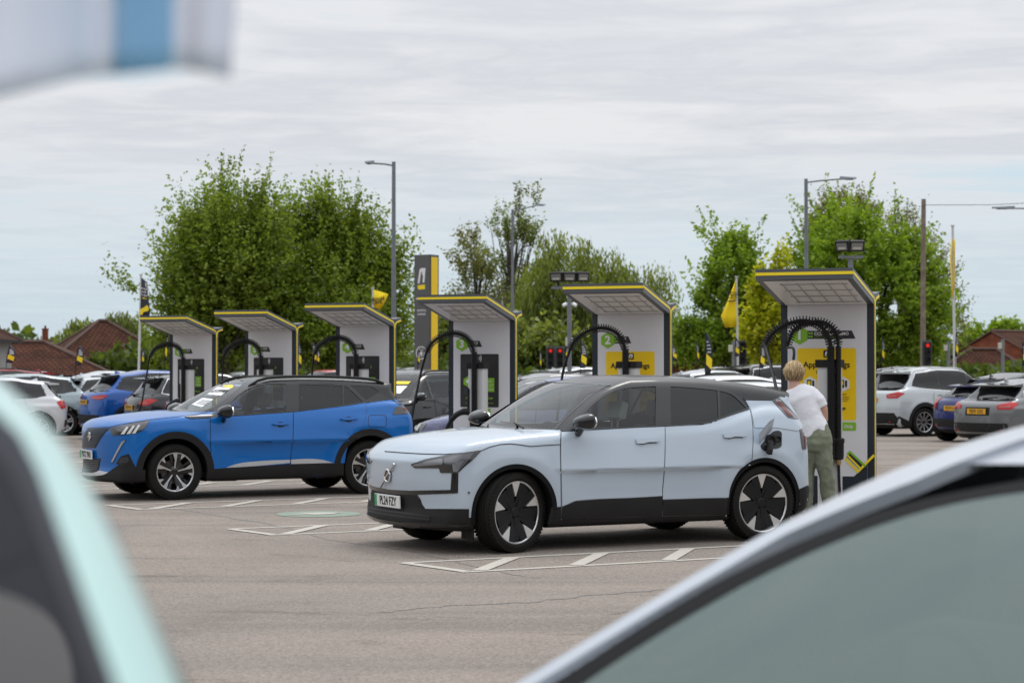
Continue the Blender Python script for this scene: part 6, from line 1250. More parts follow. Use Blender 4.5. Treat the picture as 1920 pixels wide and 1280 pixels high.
gen_car('black car roof behind the silver SUV, right of the nearest charger', Q(SUV, H=1.74, zt=1.64), pose_at(1690, 58, 2.4, 0, PB_), P_BLACK, step=0.10, rails=M_SILVER)
gen_car('dark car roof at the right edge below the brick house', Q(HATCH, H=1.56), pose_at(1900, 50, 2.0, 0, PB_), P_DGREY, step=0.10)
# ------------------------------------------------------------------ trees
def quads(name, Q, m, parent=None):
    """Q: (n, 4, 3) array of leaf faces"""
    n = len(Q); me = bpy.data.meshes.new(name); me.vertices.add(n * 4); me.loops.add(n * 4); me.polygons.add(n)
    me.vertices.foreach_set('co', Q.reshape(-1).astype(np.float32)); me.loops.foreach_set('vertex_index', np.arange(n * 4, dtype=np.int32))
    me.polygons.foreach_set('loop_start', np.arange(0, n * 4, 4, dtype=np.int32)); me.materials.append(m); me.update(calc_edges=True)
    return link(bpy.data.objects.new(name, me), parent)
def leafmat(name, c0, c1, c2, trans=0.45):
    m = bpy.data.materials.new(name); m.use_nodes = True; nt = m.node_tree; N = nt.nodes; L = nt.links; p = N['Principled BSDF']; p.inputs['Roughness'].default_value = 0.5; p.inputs['Specular IOR Level'].default_value = 0.3
    g = N.new('ShaderNodeNewGeometry'); r = N.new('ShaderNodeValToRGB'); e = r.color_ramp.elements; e[0].color = (*c0, 1); e[1].color = (*c2, 1); e[0].position = 0.05; e[1].position = 0.95; k = e.new(0.5); k.color = (*c1, 1)
    L.new(g.outputs['Random Per Island'], r.inputs[0]); t = N.new('ShaderNodeTexCoord'); n = N.new('ShaderNodeTexNoise'); n.inputs['Scale'].default_value = 0.55; n.inputs['Detail'].default_value = 3; L.new(t.outputs['Object'], n.inputs['Vector'])
    q = N.new('ShaderNodeMapRange'); q.inputs[1].default_value = 0.3; q.inputs[2].default_value = 0.7; q.inputs[3].default_value = 0.72; q.inputs[4].default_value = 1.30; L.new(n.outputs['Fac'], q.inputs[0])
    v = N.new('ShaderNodeVectorMath'); v.operation = 'SCALE'; L.new(r.outputs[0], v.inputs[0]); L.new(q.outputs[0], v.inputs['Scale']); L.new(v.outputs[0], p.inputs['Base Color'])
    d = N.new('ShaderNodeBsdfTranslucent'); v2 = N.new('ShaderNodeMix'); v2.data_type = 'RGBA'; v2.blend_type = 'MULTIPLY'; v2.inputs['Factor'].default_value = 1; L.new(v.outputs[0], v2.inputs['A']); v2.inputs['B'].default_value = (1.5, 1.45, 0.6, 1); L.new(v2.outputs['Result'], d.inputs[0])
    x = N.new('ShaderNodeMixShader'); x.inputs[0].default_value = trans; L.new(p.outputs[0], x.inputs[1]); L.new(d.outputs[0], x.inputs[2]); L.new(x.outputs[0], N['Material Output'].inputs[0]); return m
M_BARK = mat('bark', (0.065, 0.052, 0.042), 0.9, var=0.3, vscale=8, bump=0.6, bscale=14)
L_CHERRY = leafmat('cherry_leaf', (0.105, 0.160, 0.018), (0.175, 0.250, 0.030), (0.275, 0.350, 0.055), 0.42)
L_OLIVE = leafmat('olive_leaf', (0.095, 0.130, 0.038), (0.150, 0.190, 0.055), (0.22, 0.26, 0.085), 0.5)
L_WILLOW = leafmat('willow_leaf', (0.125, 0.170, 0.042), (0.195, 0.245, 0.062), (0.28, 0.32, 0.10), 0.5)
L_BRIGHT = leafmat('maple_leaf', (0.130, 0.215, 0.016), (0.20, 0.305, 0.028), (0.29, 0.40, 0.060), 0.48)
L_LIME = leafmat('lime_leaf', (0.22, 0.27, 0.012), (0.36, 0.39, 0.015), (0.50, 0.50, 0.04), 0.5)
L_DARK = leafmat('dark_leaf', (0.050, 0.080, 0.014), (0.085, 0.125, 0.022), (0.13, 0.18, 0.038))
L_DUSTY = leafmat('bronze_leaf', (0.12, 0.130, 0.050), (0.175, 0.190, 0.072), (0.24, 0.25, 0.11), 0.5)
def tree(label, D, base_px, lobes, shoots, leaf, m, mode='up', slen=(0.6, 1.3), per=9, group='trees beyond the car park', spread=0.10, tr=0.16, limbs=34, depth=0.8, seed=1, shell=0.55, clump=0, spikes=0):
    rng = np.random.default_rng(seed); s = F_PX / D; C = []; R = []
    for (cx, cy, rx, ry) in lobes: C.append(((cx - base_px) / s, 0.0, CAM_H + (YH - cy) / s)); R.append((rx / s, rx / s * depth, ry / s))
    C = np.array(C); R = np.array(R)
    if len(C) > 1: C[:, 1] = rng.uniform(-0.4, 0.4, len(C)) * R[:, 0]
    vol = np.prod(R, axis=1) ** (0.72); k = rng.choice(len(C), shoots, p=vol / vol.sum())
    u = rng.normal(size=(shoots, 3)); u /= np.linalg.norm(u, axis=1)[:, None]; rad_ = rng.uniform(0, 1, shoots) ** (1 / (2.0 + 2.5 * shell)); P = C[k] + u * R[k] * rad_[:, None] * 0.92
    if clump:                                     # gather shoots round fewer limb ends, leaving gaps
        ctr = P[rng.choice(shoots, clump, replace=False)]; j = np.array([np.argmin(((ctr - p) ** 2).sum(1)) for p in P]); P = P + (ctr[j] - P) * rng.uniform(0.35, 0.9, (shoots, 1))
    P[:, 2] = np.maximum(P[:, 2], 0.3)
    mid = np.array([0, 0, C[:, 2].mean() - 0.3 * R[:, 2].max()]); o = P - mid; o /= np.linalg.norm(o, axis=1)[:, None] + 1e-9
    rnd = rng.normal(size=(shoots, 3)) * 0.35
    if mode == 'up': d = o * 0.85 + np.array([0, 0, 0.55]) + rnd
    elif mode == 'droop': d = o * 0.30 + np.array([0, 0, -1.0]) + rnd * 0.5; 
    else: d = o + rnd * 1.2
    d /= np.linalg.norm(d, axis=1)[:, None]; ln = rng.uniform(*slen, shoots)
    T = np.tile(np.linspace(0, 1, per), (shoots, 1)) + rng.uniform(-0.05, 0.05, (shoots, per))
    if mode != 'droop': T = np.round(T * 4.5 + rng.uniform(-0.3, 0.3, (shoots, 1))) / 4.5 + rng.normal(size=T.shape) * 0.035      # leaves sit in tufts along each shoot
    bend = np.array([0, 0, -0.25 if mode == 'droop' else 0.18])
    Q = P[:, None, :] + (d[:, None, :] * T[..., None] + bend * (T ** 2)[..., None]) * ln[:, None, None] + rng.normal(size=(shoots, per, 3)) * spread * (1 - 0.55 * T[..., None])
    Q = Q.reshape(-1, 3); n = len(Q); a = rng.normal(size=(n, 3)); a[:, 2] *= 0.75; a /= np.linalg.norm(a, axis=1)[:, None]
    if mode == 'droop': a = a * 0.35 + np.array([0, 0, -1.0]); a /= np.linalg.norm(a, axis=1)[:, None]
    b = np.cross(a, rng.normal(size=(n, 3))); b /= np.linalg.norm(b, axis=1)[:, None] + 1e-9
    sz = leaf * rng.uniform(0.6, 1.3, n); w = sz * (0.30 if mode == 'droop' else 0.62)
    a = a * sz[:, None]; b = b * (w / 2)[:, None]; nrm = np.cross(a, b); nrm /= np.linalg.norm(nrm, axis=1)[:, None] + 1e-9
    F4 = np.stack([Q, Q + a * 0.45 + b + nrm * (0.1 * sz)[:, None], Q + a, Q + a * 0.45 - b], axis=1)
    if spikes:                                    # long leading shoots round the top of the crown
        k = rng.choice(len(C), spikes, p=vol / vol.sum()); u = rng.normal(size=(spikes, 3)); u[:, 2] = np.abs(u[:, 2]) + 0.25; u /= np.linalg.norm(u, axis=1)[:, None]; p0 = C[k] + u * R[k] * rng.uniform(0.55, 0.95, (spikes, 1))
        dd = u * 0.75 + np.array([0, 0, 0.65]) + rng.normal(size=(spikes, 3)) * 0.15; dd /= np.linalg.norm(dd, axis=1)[:, None]; m_ = 60; l2 = rng.uniform(0.9, 2.3, spikes) * min(1.3, leaf / 0.14); tt = np.sort(rng.uniform(0, 1, (spikes, m_)), axis=1); tt = np.round(tt * 9) / 9 + rng.normal(size=tt.shape) * 0.02
        q = p0[:, None, :] + dd[:, None, :] * (tt * l2[:, None])[..., None] + rng.normal(size=(spikes, m_, 3)) * (0.062 * (1 - 0.6 * tt))[..., None]; q = q.reshape(-1, 3); n2_ = len(q)
        a2 = rng.normal(size=(n2_, 3)) + np.repeat(dd, m_, axis=0) * 0.6; a2 /= np.linalg.norm(a2, axis=1)[:, None]; b2 = np.cross(a2, rng.normal(size=(n2_, 3))); b2 /= np.linalg.norm(b2, axis=1)[:, None] + 1e-9; z2 = leaf * rng.uniform(0.6, 1.1, n2_); a2 = a2 * z2[:, None]; b2 = b2 * (z2 * 0.31)[:, None]
        F4 = np.concatenate([F4, np.stack([q, q + a2 * 0.45 + b2, q + a2, q + a2 * 0.45 - b2], axis=1)])
    X = (base_px - 960) / s
    t = thing('tree', label, 'tree', (X, D, 0), 0, group)
    quads('crown', F4, m, t)
    mb = MB(); H = C[:, 2].max(); mb.tube(bez([(0, 0, -0.05), (0.05, 0, H * 0.25), (-0.05, 0.05, H * 0.55), (0.03, 0, H * 0.85)], 5), [tr * (1 - 0.75 * i / 15) for i in range(16)], 8)
    for i in rng.choice(shoots, min(limbs, shoots), replace=False):
        z0 = H * rng.uniform(0.15, 0.6); p = P[i]; q = (p * 0.5 + np.array([0, 0, z0]) * 0.5); q[2] += 0.15 * H * rng.uniform(-0.4, 0.8)
        pts = bez([(0.0, 0, min(z0, p[2] * 0.8)), tuple(q), tuple(p), tuple(p + d[i] * ln[i] * 0.8)], 4); mb.tube(pts, [max(0.010, tr * 0.38 * (1 - j / len(pts))) for j in range(len(pts))], 5)
    mb.build('trunk', M_BARK, t, 60)
    return t
tree('dense dark green tree with spiky top shoots, left half of the pair', 75, 420, [(420, 485, 66, 80), (382, 560, 68, 78), (450, 600, 105, 88), (417, 395, 22, 42), (410, 520, 75, 78), (362, 640, 58, 46), (378, 455, 30, 40), (478, 430, 30, 46), (258, 545, 20, 9), (470, 510, 66, 88)], 3600, 0.15, L_CHERRY, 'up', (0.7, 1.8), 21, seed=3, tr=0.2, clump=300, spread=0.08, spikes=120)
tree('dense dark green tree with spiky shoots, right half of the pair by the lamp', 77, 620, [(600, 525, 82, 85), (560, 450, 36, 50), (648, 470, 46, 60), (685, 540, 46, 70), (610, 610, 105, 78), (695, 620, 58, 66), (610, 425, 30, 34), (725, 530, 22, 50), (540, 560, 65, 90)], 3600, 0.15, L_CHERRY, 'up', (0.7, 1.8), 21, seed=5, tr=0.2, clump=300, spread=0.08, spikes=120)
tree('tall sparse alder with open airy branches right of the totem', 112, 958, [(985, 385, 26, 28), (955, 430, 44, 36), (985, 450, 42, 30), (930, 500, 42, 40), (985, 530, 52, 46), (945, 580, 60, 56)], 640, 0.18, L_OLIVE, 'up', (0.5, 1.1), 12, seed=8, tr=0.13, limbs=70, clump=80)
tree('thin bronze green tree just right of the totem sign', 108, 895, [(885, 455, 28, 26), (880, 500, 38, 34), (900, 545, 42, 40), (865, 590, 34, 46), (905, 630, 60, 56)], 640, 0.17, L_DUSTY, 'up', (0.5, 1.1), 11, seed=9, tr=0.12, limbs=60, clump=80)
tree('broad weeping willow between the two middle chargers', 104, 1085, [(1070, 500, 70, 70), (1010, 540, 50, 70), (1130, 510, 60, 60), (1185, 535, 55, 50), (1235, 515, 32, 28), (1090, 600, 110, 80), (1190, 600, 60, 65), (1040, 450, 35, 28), (1255, 580, 18, 40), (1000, 600, 60, 70)], 2100, 0.26, L_WILLOW, 'droop', (0.9, 2.4), 16, seed=11, tr=0.22, limbs=60, spread=0.13)
tree('low dark tree filling the gap behind charger 3', 100, 860, [(850, 640, 50, 50), (930, 650, 60, 46), (1010, 655, 60, 40), (1080, 660, 50, 36)], 1300, 0.32, L_WILLOW, 'out', (0.5, 1.1), 9, seed=12)
tree('rounded bright green tree behind the yellow flag', 92, 1375, [(1380, 480, 42, 36), (1370, 530, 58, 55), (1350, 590, 50, 55), (1400, 570, 40, 60), (1335, 640, 55, 45), (1290, 640, 32, 44), (1400, 640, 60, 50)], 1900, 0.19, L_BRIGHT, 'out', (0.35, 0.9), 14, seed=14, tr=0.15, clump=200, spread=0.07, spikes=40)
tree('yellow green upright shrub left of the nearest charger', 80, 1440, [(1440, 560, 30, 45), (1435, 620, 42, 60), (1462, 510, 14, 36), (1455, 610, 30, 70)], 900, 0.20, L_LIME, 'up', (0.35, 0.8), 9, seed=15, tr=0.10)
tree('large bright green tree behind the nearest charger and the wooden pole', 90, 1640, [(1590, 440, 70, 44), (1600, 500, 100, 70), (1690, 500, 60, 60), (1660, 560, 110, 80), (1570, 580, 70, 90), (1730, 580, 52, 70), (1680, 640, 100, 54), (1520, 490, 26, 30)], 3300, 0.20, L_BRIGHT, 'out', (0.4, 1.1), 14, seed=17, tr=0.22, clump=330, spread=0.07, spikes=60)
tree('thin bronze crown standing above the large bright green tree', 115, 1580, [(1580, 392, 48, 24), (1540, 430, 30, 26), (1620, 420, 30, 30)], 420, 0.18, L_DUSTY, 'up', (0.4, 1.0), 11, seed=18, limbs=50, clump=60)
tree('sparse bronze tree behind the wooden pole', 118, 1690, [(1690, 420, 38, 34), (1730, 460, 32, 40), (1760, 520, 34, 44), (1775, 580, 30, 50), (1785, 630, 30, 40)], 420, 0.16, L_DUSTY, 'up', (0.5, 1.2), 9, seed=19, limbs=70, clump=70)
tree('drooping tree behind the left slope of the hip roof', 140, 150, [(150, 622, 40, 32), (118, 640, 20, 26), (185, 625, 22, 24)], 520, 0.42, L_WILLOW, 'droop', (0.7, 1.6), 9, seed=21)
tree('thin weeping tree behind the right slope of the hip roof', 142, 232, [(225, 605, 34, 26), (255, 620, 24, 34)], 300, 0.40, L_OLIVE, 'droop', (0.7, 1.6), 8, seed=22, limbs=40)
tree('small green tree left of the brick house', 160, 1835, [(1835, 645, 34, 26), (1880, 622, 30, 14)], 420, 0.40, L_BRIGHT, 'out', (0.5, 1.0), 8, seed=23)
rng = np.random.default_rng(31)
def far_green(name, n, x0, x1, z1, D0, D1, m, leaf, seed):
    r = np.random.default_rng(seed); x = r.uniform(x0, x1, n); y = r.uniform(D0, D1, n); prof = 0.65 + 0.35 * np.sin(x * 0.35 + seed) * np.sin(x * 0.13 + 1.7 * seed); z = r.uniform(0, 1, n) ** 0.8 * z1 * prof
    a = r.normal(size=(n, 3)); a /= np.linalg.norm(a, axis=1)[:, None]; b = np.cross(a, r.normal(size=(n, 3))); b /= np.linalg.norm(b, axis=1)[:, None]; s = leaf * r.uniform(0.6, 1.4, n)
    P = np.c_[x, y, z]; o = quads(name, np.stack([P, P + (a * 0.5 + b * 0.35) * s[:, None], P + a * s[:, None], P + (a * 0.5 - b * 0.35) * s[:, None]], 1), m); o['kind'] = 'stuff'; return o
far_green('undergrowth', 16000, -24, 4, 3.3, 95, 104, L_DARK, 0.5, 4)
far_green('undergrowth', 15000, 4, 34, 3.0, 112, 122, L_DARK, 0.5, 7)
far_green('far_woods', 9000, -110, 110, 9.5, 330, 350, L_DARK, 1.8, 9)
# ------------------------------------------------------------------ houses
def tiles(name, c0, c1, sx, sy):
    m = bpy.data.materials.new(name); m.use_nodes = True; nt = m.node_tree; N = nt.nodes; L = nt.links; p = N['Principled BSDF']; p.inputs['Roughness'].default_value = 0.9; p.inputs['Specular IOR Level'].default_value = 0.1
    t = N.new('ShaderNodeUVMap'); b = N.new('ShaderNodeTexBrick'); b.inputs['Scale'].default_value = 1.0; b.inputs['Color1'].default_value = (*c0, 1); b.inputs['Color2'].default_value = (*c1, 1); b.inputs['Mortar'].default_value = (c0[0] * .55, c0[1] * .55, c0[2] * .55, 1)
    b.inputs['Mortar Size'].default_value = 0.035; b.inputs['Brick Width'].default_value = sx; b.inputs['Row Height'].default_value = sy; L.new(t.outputs[0], b.inputs['Vector']); 
    n = N.new('ShaderNodeTexNoise'); n.inputs['Scale'].default_value = 1.2; n.inputs['Detail'].default_value = 5; L.new(t.outputs[0], n.inputs['Vector']); x = N.new('ShaderNodeMix'); x.data_type = 'RGBA'; x.blend_type = 'MULTIPLY'; x.inputs['Factor'].default_value = 1
    q = N.new('ShaderNodeValToRGB'); q.color_ramp.elements[0].position = 0.3; q.color_ramp.elements[0].color = (0.65, 0.65, 0.65, 1); q.color_ramp.elements[1].position = 0.7; q.color_ramp.elements[1].color = (1.25, 1.2, 1.15, 1); L.new(n.outputs['Fac'], q.inputs[0])
    L.new(b.outputs['Color'], x.inputs['A']); L.new(q.outputs[0], x.inputs['B']); L.new(x.outputs['Result'], p.inputs['Base Color']); return m
M_TILE = tiles('brown_roof_tile', (0.066, 0.028, 0.018), (0.090, 0.040, 0.026), 0.26, 0.26); M_BRICK = tiles('red_brick', (0.34, 0.115, 0.07), (0.42, 0.155, 0.095), 0.225, 0.075); M_RIDGE = mat('ridge_tile', (0.085, 0.045, 0.034), 0.8, var=0.2)
M_RENDERW = mat('pale_render', (0.34, 0.34, 0.34), 0.8, var=0.08); M_WINDARK = mat('window_dark', (0.02, 0.022, 0.025), 0.08, coat=1.0); M_FASCIA = mat('white_trim', (0.6, 0.6, 0.6), 0.5)
def uvpoly(name, faces, m, parent):
    """planar faces with metre-scaled uv; each face a list of corners, first edge horizontal"""
    V = []; Fc = []; UV = []
    for f in faces:
        b0 = len(V); p = [Vector(q) for q in f]; n = (p[1] - p[0]).cross(p[2] - p[0]).normalized(); ux = Vector((-n.y, n.x, 0)); ux = ux.normalized() if ux.length > 1e-4 else Vector((1, 0, 0)); uy = n.cross(ux)
        V += [tuple(q) for q in p]; Fc.append(tuple(range(b0, b0 + len(p)))); UV += [((q - p[0]).dot(ux), (q - p[0]).dot(uy)) for q in p]
    o = mesh(name, V, Fc, m, parent); l = o.data.uv_layers.new(name='UVMap')
    for i, uv in enumerate(UV): l.data[i].uv = uv
    return o
def bar(b, p, q, r=0.09, n=6): b.tube([p, q], r, n)
def house(name, label, loc, rz, hx, hy, ez, rzz, ridge, gable=False, wallm=M_BRICK, over=0.35, cat='house', tilem=None, group='houses round the car park', windows=(), chimney=None):
    """hx, hy half sizes; ez eaves; rzz ridge height; ridge = half length of ridge along x"""
    t = thing(name, label, cat, loc, rz, group); tm = tilem or M_TILE
    w = [((-hx, -hy, 0), (hx, -hy, 0), (hx, -hy, ez), (-hx, -hy, ez)), ((hx, -hy, 0), (hx, hy, 0), (hx, hy, ez), (hx, -hy, ez)), ((hx, hy, 0), (-hx, hy, 0), (-hx, hy, ez), (hx, hy, ez)), ((-hx, hy, 0), (-hx, -hy, 0), (-hx, -hy, ez), (-hx, hy, ez))]
    if gable:
        for sd in (-1, 1): w.append(((sd * hx, -hy * sd * 1.0 * -1, ez), (sd * hx, hy * sd * -1, ez), (sd * hx, 0, rzz - 0.12))[::1])
    uvpoly('wall', w, wallm, t); X, Y = hx + over * (0.4 if gable else 1), hy + over; e2 = ez - 0.12; rx = X if gable else ridge
    fs = [((-X, -Y, e2), (X, -Y, e2), (rx, 0, rzz), (-rx, 0, rzz)), ((X, Y, e2), (-X, Y, e2), (-rx, 0, rzz), (rx, 0, rzz))]
    if not gable: fs += [((X, -Y, e2), (X, Y, e2), (rx, 0, rzz)), ((-X, Y, e2), (-X, -Y, e2), (-rx, 0, rzz))]
    rf = uvpoly('roof', fs, tm, t)
    b = MB(); bar(b, (-rx, 0, rzz + 0.02), (rx, 0, rzz + 0.02), 0.12)
    for sx in (-1, 1):
        for sy in (-1, 1): bar(b, (sx * rx, 0, rzz), (sx * X, sy * Y, e2), 0.11 if not gable else 0.06)
    b.build('ridge', M_RIDGE, rf, 50)
    b = MB()
    for sy in (-1, 1): b.box((0, sy * (Y + 0.03), e2 - 0.05), (2 * X, 0.08, 0.12))
    if not gable:
        for sx in (-1, 1): b.box((sx * (X + 0.03), 0, e2 - 0.05), (0.08, 2 * Y - 0.1, 0.12))
    b.build('gutter', M_BLACKPL, rf)
    for (x, z, ww, hh) in windows:
        b = MB(); b.box((x, -hy - 0.02, z), (ww, 0.06, hh)); wi = b.build('window', M_FASCIA, t); b = MB(); b.box((x, -hy - 0.055, z), (ww - 0.14, 0.02, hh - 0.14)); b.build('pane', M_WINDARK, wi)
    if chimney: b = MB(); x, z0, z1 = chimney; b.box((x, 0, (z0 + z1) / 2), (0.6, 0.5, z1 - z0)); b.box((x, 0, z1 + 0.05), (0.7, 0.6, 0.1)); b.tube([(x, 0, z1 + 0.1), (x, 0, z1 + 0.4)], 0.12, 8); b.build('chimney', M_BRICK, rf)
    return t
def gx(px, D): return (px - 960) / F_PX * D
house('bungalow', 'bungalow with brown tiled hip roof behind the left-hand cars', (gx(193, 108), 108, 0), rad(22), 3.3, 3.3, 2.05, 4.33, 0.25)
house('garage', 'low building with brown tiled roof at the left edge, in front of the hip roof', (gx(-30, 92), 94, 0), rad(8), 5.4, 3.0, 1.55, 2.98, 2.3)
house('house', 'house corner at the far left edge with dark window under the eaves', (gx(-122, 78), 80, 0), rad(3), 2.0, 2.4, 3.0, 3.9, 0.6, wallm=M_RENDERW, windows=((1.25, 2.25, 1.3, 1.0), (-0.6, 2.2, 1.2, 1.0)))
house('terraced_house', 'distant grey roofed terrace with red chimney', (gx(60, 215), 215, 0), rad(5), 9, 4, 3.2, 4.9, 6, tilem=tiles('grey_slate', (0.16, 0.155, 0.15), (0.20, 0.195, 0.19), 0.4, 0.3), chimney=(1.4, 4.2, 6.2))
house('brick_house', 'red brick gable house with brown roof at the right edge', (gx(1860, 148) + 3.83, 151.2, 0), rad(40), 5.0, 3.5, 2.9, 4.62, 5, True, over=0.3, chimney=None)
house('garage', 'low brown tiled roof in front of the brick house', (gx(1850, 120), 121, 0), rad(-10), 2.3, 1.8, 1.75, 2.95, 0.8)
house('brick_house', 'dark brick wall seen right of charger 2 below the trees', (gx(1278, 112), 113, 0), rad(4), 2.2, 2.0, 2.2, 3.1, 1.0)
# ------------------------------------------------------------------ street furniture
M_GALV = mat('galvanised_steel', (0.20, 0.215, 0.23), 0.45, metal=0.4, var=0.1); M_WPOLE = mat('white_pole', (0.62, 0.62, 0.62), 0.35); M_LAMPG = mat('lamp_glass', (0.20, 0.20, 0.19), 0.2, coat=1.0)
def lamp(label, px, top, D, arm, rise, r0=0.10):
    """arm > 0 reaches to the right"""
    s = F_PX / D; h = CAM_H + (YH - top) / s; t = thing('street_lamp', label, 'street lamp', (gx(px, D), D, 0), 0, 'street lamps')
    b = MB(); b.tube([(0, 0, 0), (0, 0, 1.2)], r0 * 1.25, 12); b.tube([(0, 0, 1.2), (0, 0, h)], [r0 * 0.95, r0 * 0.7], 12); b.build('pole', M_GALV, t, 40)
    a = arm / s; sg = 1 if a > 0 else -1; b = MB(); b.tube([(0, 0, h - 0.12), (a * 0.3, 0, h - 0.08 + rise * 0.4), (a * 0.75, 0, h - 0.06 + rise)], r0 * 0.33, 8); b.build('arm', M_GALV, t, 40)
    b = MB(); x0, x1 = a * 0.68, a; z = h - 0.06 + rise; b.add([(x0, -0.10, z - 0.03), (x0, 0.10, z - 0.03), (x1, 0.12, z + 0.0), (x1, -0.12, z + 0.0), (x0, -0.07, z + 0.08), (x0, 0.07, z + 0.08), (x1, 0.08, z + 0.05), (x1, -0.08, z + 0.05)], [(0, 1, 2, 3), (4, 7, 6, 5), (0, 4, 5, 1), (1, 5, 6, 2), (2, 6, 7, 3), (3, 7, 4, 0)]); hd = b.build('lamp_head', M_GALV, t)
    b = MB(); b.box(((x0 + x1 * 1.3) / 2.3, 0, z - 0.025), (abs(x1 - x0) * 0.5, 0.14, 0.02)); b.build('lens', M_LAMPG, hd); return t
lamp('tall street lamp with short arm to the left, over the dark green trees', 738, 303, 62, -54, 0.02, 0.085)
lamp('street lamp with arm rising to the right, in front of the alder', 961, 392, 95, 62, 0.25, 0.09)
lamp('tall street lamp with long arm to the right, behind the nearest charger', 1512, 335, 66, 94, 0.06, 0.085)
lamp('street lamp whose arm enters at the right edge of the picture', 1990, 386, 70, -128, -0.02, 0.085)
t = thing('utility_pole', 'weathered wooden utility pole carrying one thin wire', 'pole', (gx(1730, 84), 84, 0))
b = MB(); hh = CAM_H + (YH - 373) / F_PX * 84; b.tube([(0, 0, 0), (0.02, 0, hh * 0.5), (0.06, 0, hh)], [0.125, 0.11, 0.095], 12); b.build('pole', mat('weathered_wood', (0.20, 0.16, 0.125), 0.85, var=0.35, vscale=3, bump=0.8, bscale=9), t, 50)
b = MB(); b.tube([(0.05, 0, hh - 0.25), (3.0, 0.5, hh - 0.20), (6.5, 1.0, hh + 0.0)], 0.012, 5); b.build('wire', M_BLACKPL, t)
b = MB()
for z in np.arange(2.5, hh - 0.5, 0.75): b.box((-0.13, 0, z), (0.05, 0.03, 0.03))
b.build('step_bolt', M_GALV, t) if False else None
# totem
D = 58; s = F_PX / D; t = thing('totem_sign', 'tall grey totem sign with white logo and yellow side', 'sign', (gx(801, D), D, 0), rad(-33)); hh = CAM_H + (YH - 478) / s
b = MB(); b.box((-0.03, 0, hh / 2), (0.56, 0.42, hh)); b.build('tower', mat('totem_grey', (0.11, 0.112, 0.112), 0.35, var=0.04), t)
b = MB(); b.box((0.258, 0, hh / 2 - 0.02), (0.012, 0.33, hh - 0.10)); b.build('yellow_side', M_AMBER, t)
b = MB(); b.box((0.255, -0.195, hh / 2), (0.014, 0.03, hh)); b.box((0.255, 0.195, hh / 2), (0.014, 0.03, hh)); b.build('side_edge', M_NAVY, t)
e = empty('logo', t, (-0.05, -0.2105, hh - 0.60)); b = MB()
fl = lambda u, v, d: (u, d, v)
b.prism([(-0.14, -0.23), (-0.075, 0.16), (-0.03, 0.21), (0.14, 0.21), (0.10, -0.21), (0.035, -0.21), (0.05, 0.0), (0.015, 0.02), (0.02, 0.10), (-0.02, 0.10), (-0.075, -0.23)], -0.004, 0.0, fl); b.build('letter', M_WHITE, e)
b = MB(); b.prism([(-0.15, -0.29), (0.12, -0.27), (0.125, -0.40), (-0.11, -0.41)], -0.004, 0.0, fl); b.build('swoosh', M_YELLOW, e)
text('lettering', 'MOT', 0.085, M_WHITE, t, (-0.16, -0.214, hh - 1.28), (math.pi / 2, 0, 0), bold=0.001)
text('lettering', 'SERVICING', 0.082, M_WHITE, t, (-0.05, -0.214, hh - 1.62), (math.pi / 2, 0, 0), sx=0.8, bold=0.001)
text('lettering', '& REPAIRS', 0.082, M_WHITE, t, (-0.05, -0.214, hh - 1.73), (math.pi / 2, 0, 0), sx=0.8, bold=0.001)
b = MB(); b.lathe([(0.19, 0.0), (0.19, -0.004), (0.165, -0.004), (0.165, 0.0)], 28, 'y', (-0.06, -0.212, hh - 2.85)); b.build('badge_ring', M_WHITE, t)
b = MB(); b.lathe([(0.11, 0.0), (0.11, -0.004), (0.098, -0.004), (0.098, 0.0)], 24, 'y', (-0.06, -0.212, hh - 2.85)); b.build('badge_circle', M_WHITE, t)
b = MB(); b.prism([(-0.11, hh - 2.87), (-0.09, hh - 2.83), (-0.075, hh - 2.83), (-0.075, hh - 2.79), (-0.062, hh - 2.79), (-0.062, hh - 2.83), (-0.045, hh - 2.83), (-0.045, hh - 2.79), (-0.03, hh - 2.79), (-0.03, hh - 2.83), (-0.01, hh - 2.87), (-0.05, hh - 2.92), (-0.07, hh - 2.92)], -0.216, -0.212, fl); b.build('badge_plug', M_WHITE, t)
text('lettering', 'OPEN TO ALL', 0.04, M_WHITE, t, (-0.06, -0.216, hh - 2.70), (math.pi / 2, 0, 0), sx=0.7, bold=0.0005) if False else None
# ------------------------------------------------------------------ flags
M_FLAGY = mat('yellow_flag_cloth', (0.95, 0.70, 0.006), 0.7); M_FLAGN = mat('navy_flag_cloth', (0.028, 0.034, 0.050), 0.7); M_FLAGP = mat('plum_flag_cloth', (0.055, 0.052, 0.075), 0.7)
def cloth(name, P, Q, n, m, parent, wav, ph=0.0, nv=12):
    """sheet between polylines P and Q (same length), rippled in depth"""
    V = []; Fc = []; k = len(P)
    for i in range(k):
        for j in range(nv + 1):
            f = j / nv; p = Vector(P[i]).lerp(Vector(Q[i]), f); p.y += wav * math.sin(6.5 * f + 1.2 * i / k + ph) * f; V.append(p)
    for i in range(k - 1):
        for j in range(nv): a = i * (nv + 1) + j; Fc.append((a, a + 1, a + nv + 2, a + nv + 1))
    o = mesh(name, V, Fc, m, parent, smooth=True); o.modifiers.new('thickness', 'SOLIDIFY').thickness = 0.006; return o
def flag_pole(label, px, top, D, base_px=None, r=0.03, group=None):
    s = F_PX / D; h = CAM_H + (YH - top) / s; bp = base_px or px; t = thing('flag', label, 'flag', (gx(bp, D), D, 0), 0, group); dx = (px - bp) / s
    b = MB(); b.tube([(0, 0, 0), (dx * 0.5, 0, h / 2), (dx, 0, h)], [r * 1.25, r, r * 0.9], 10); b.tube([(dx, 0, h), (dx, 0, h + 0.04)], r * 1.5, 10); b.build('pole', M_WPOLE, t, 40); return t, s, bp
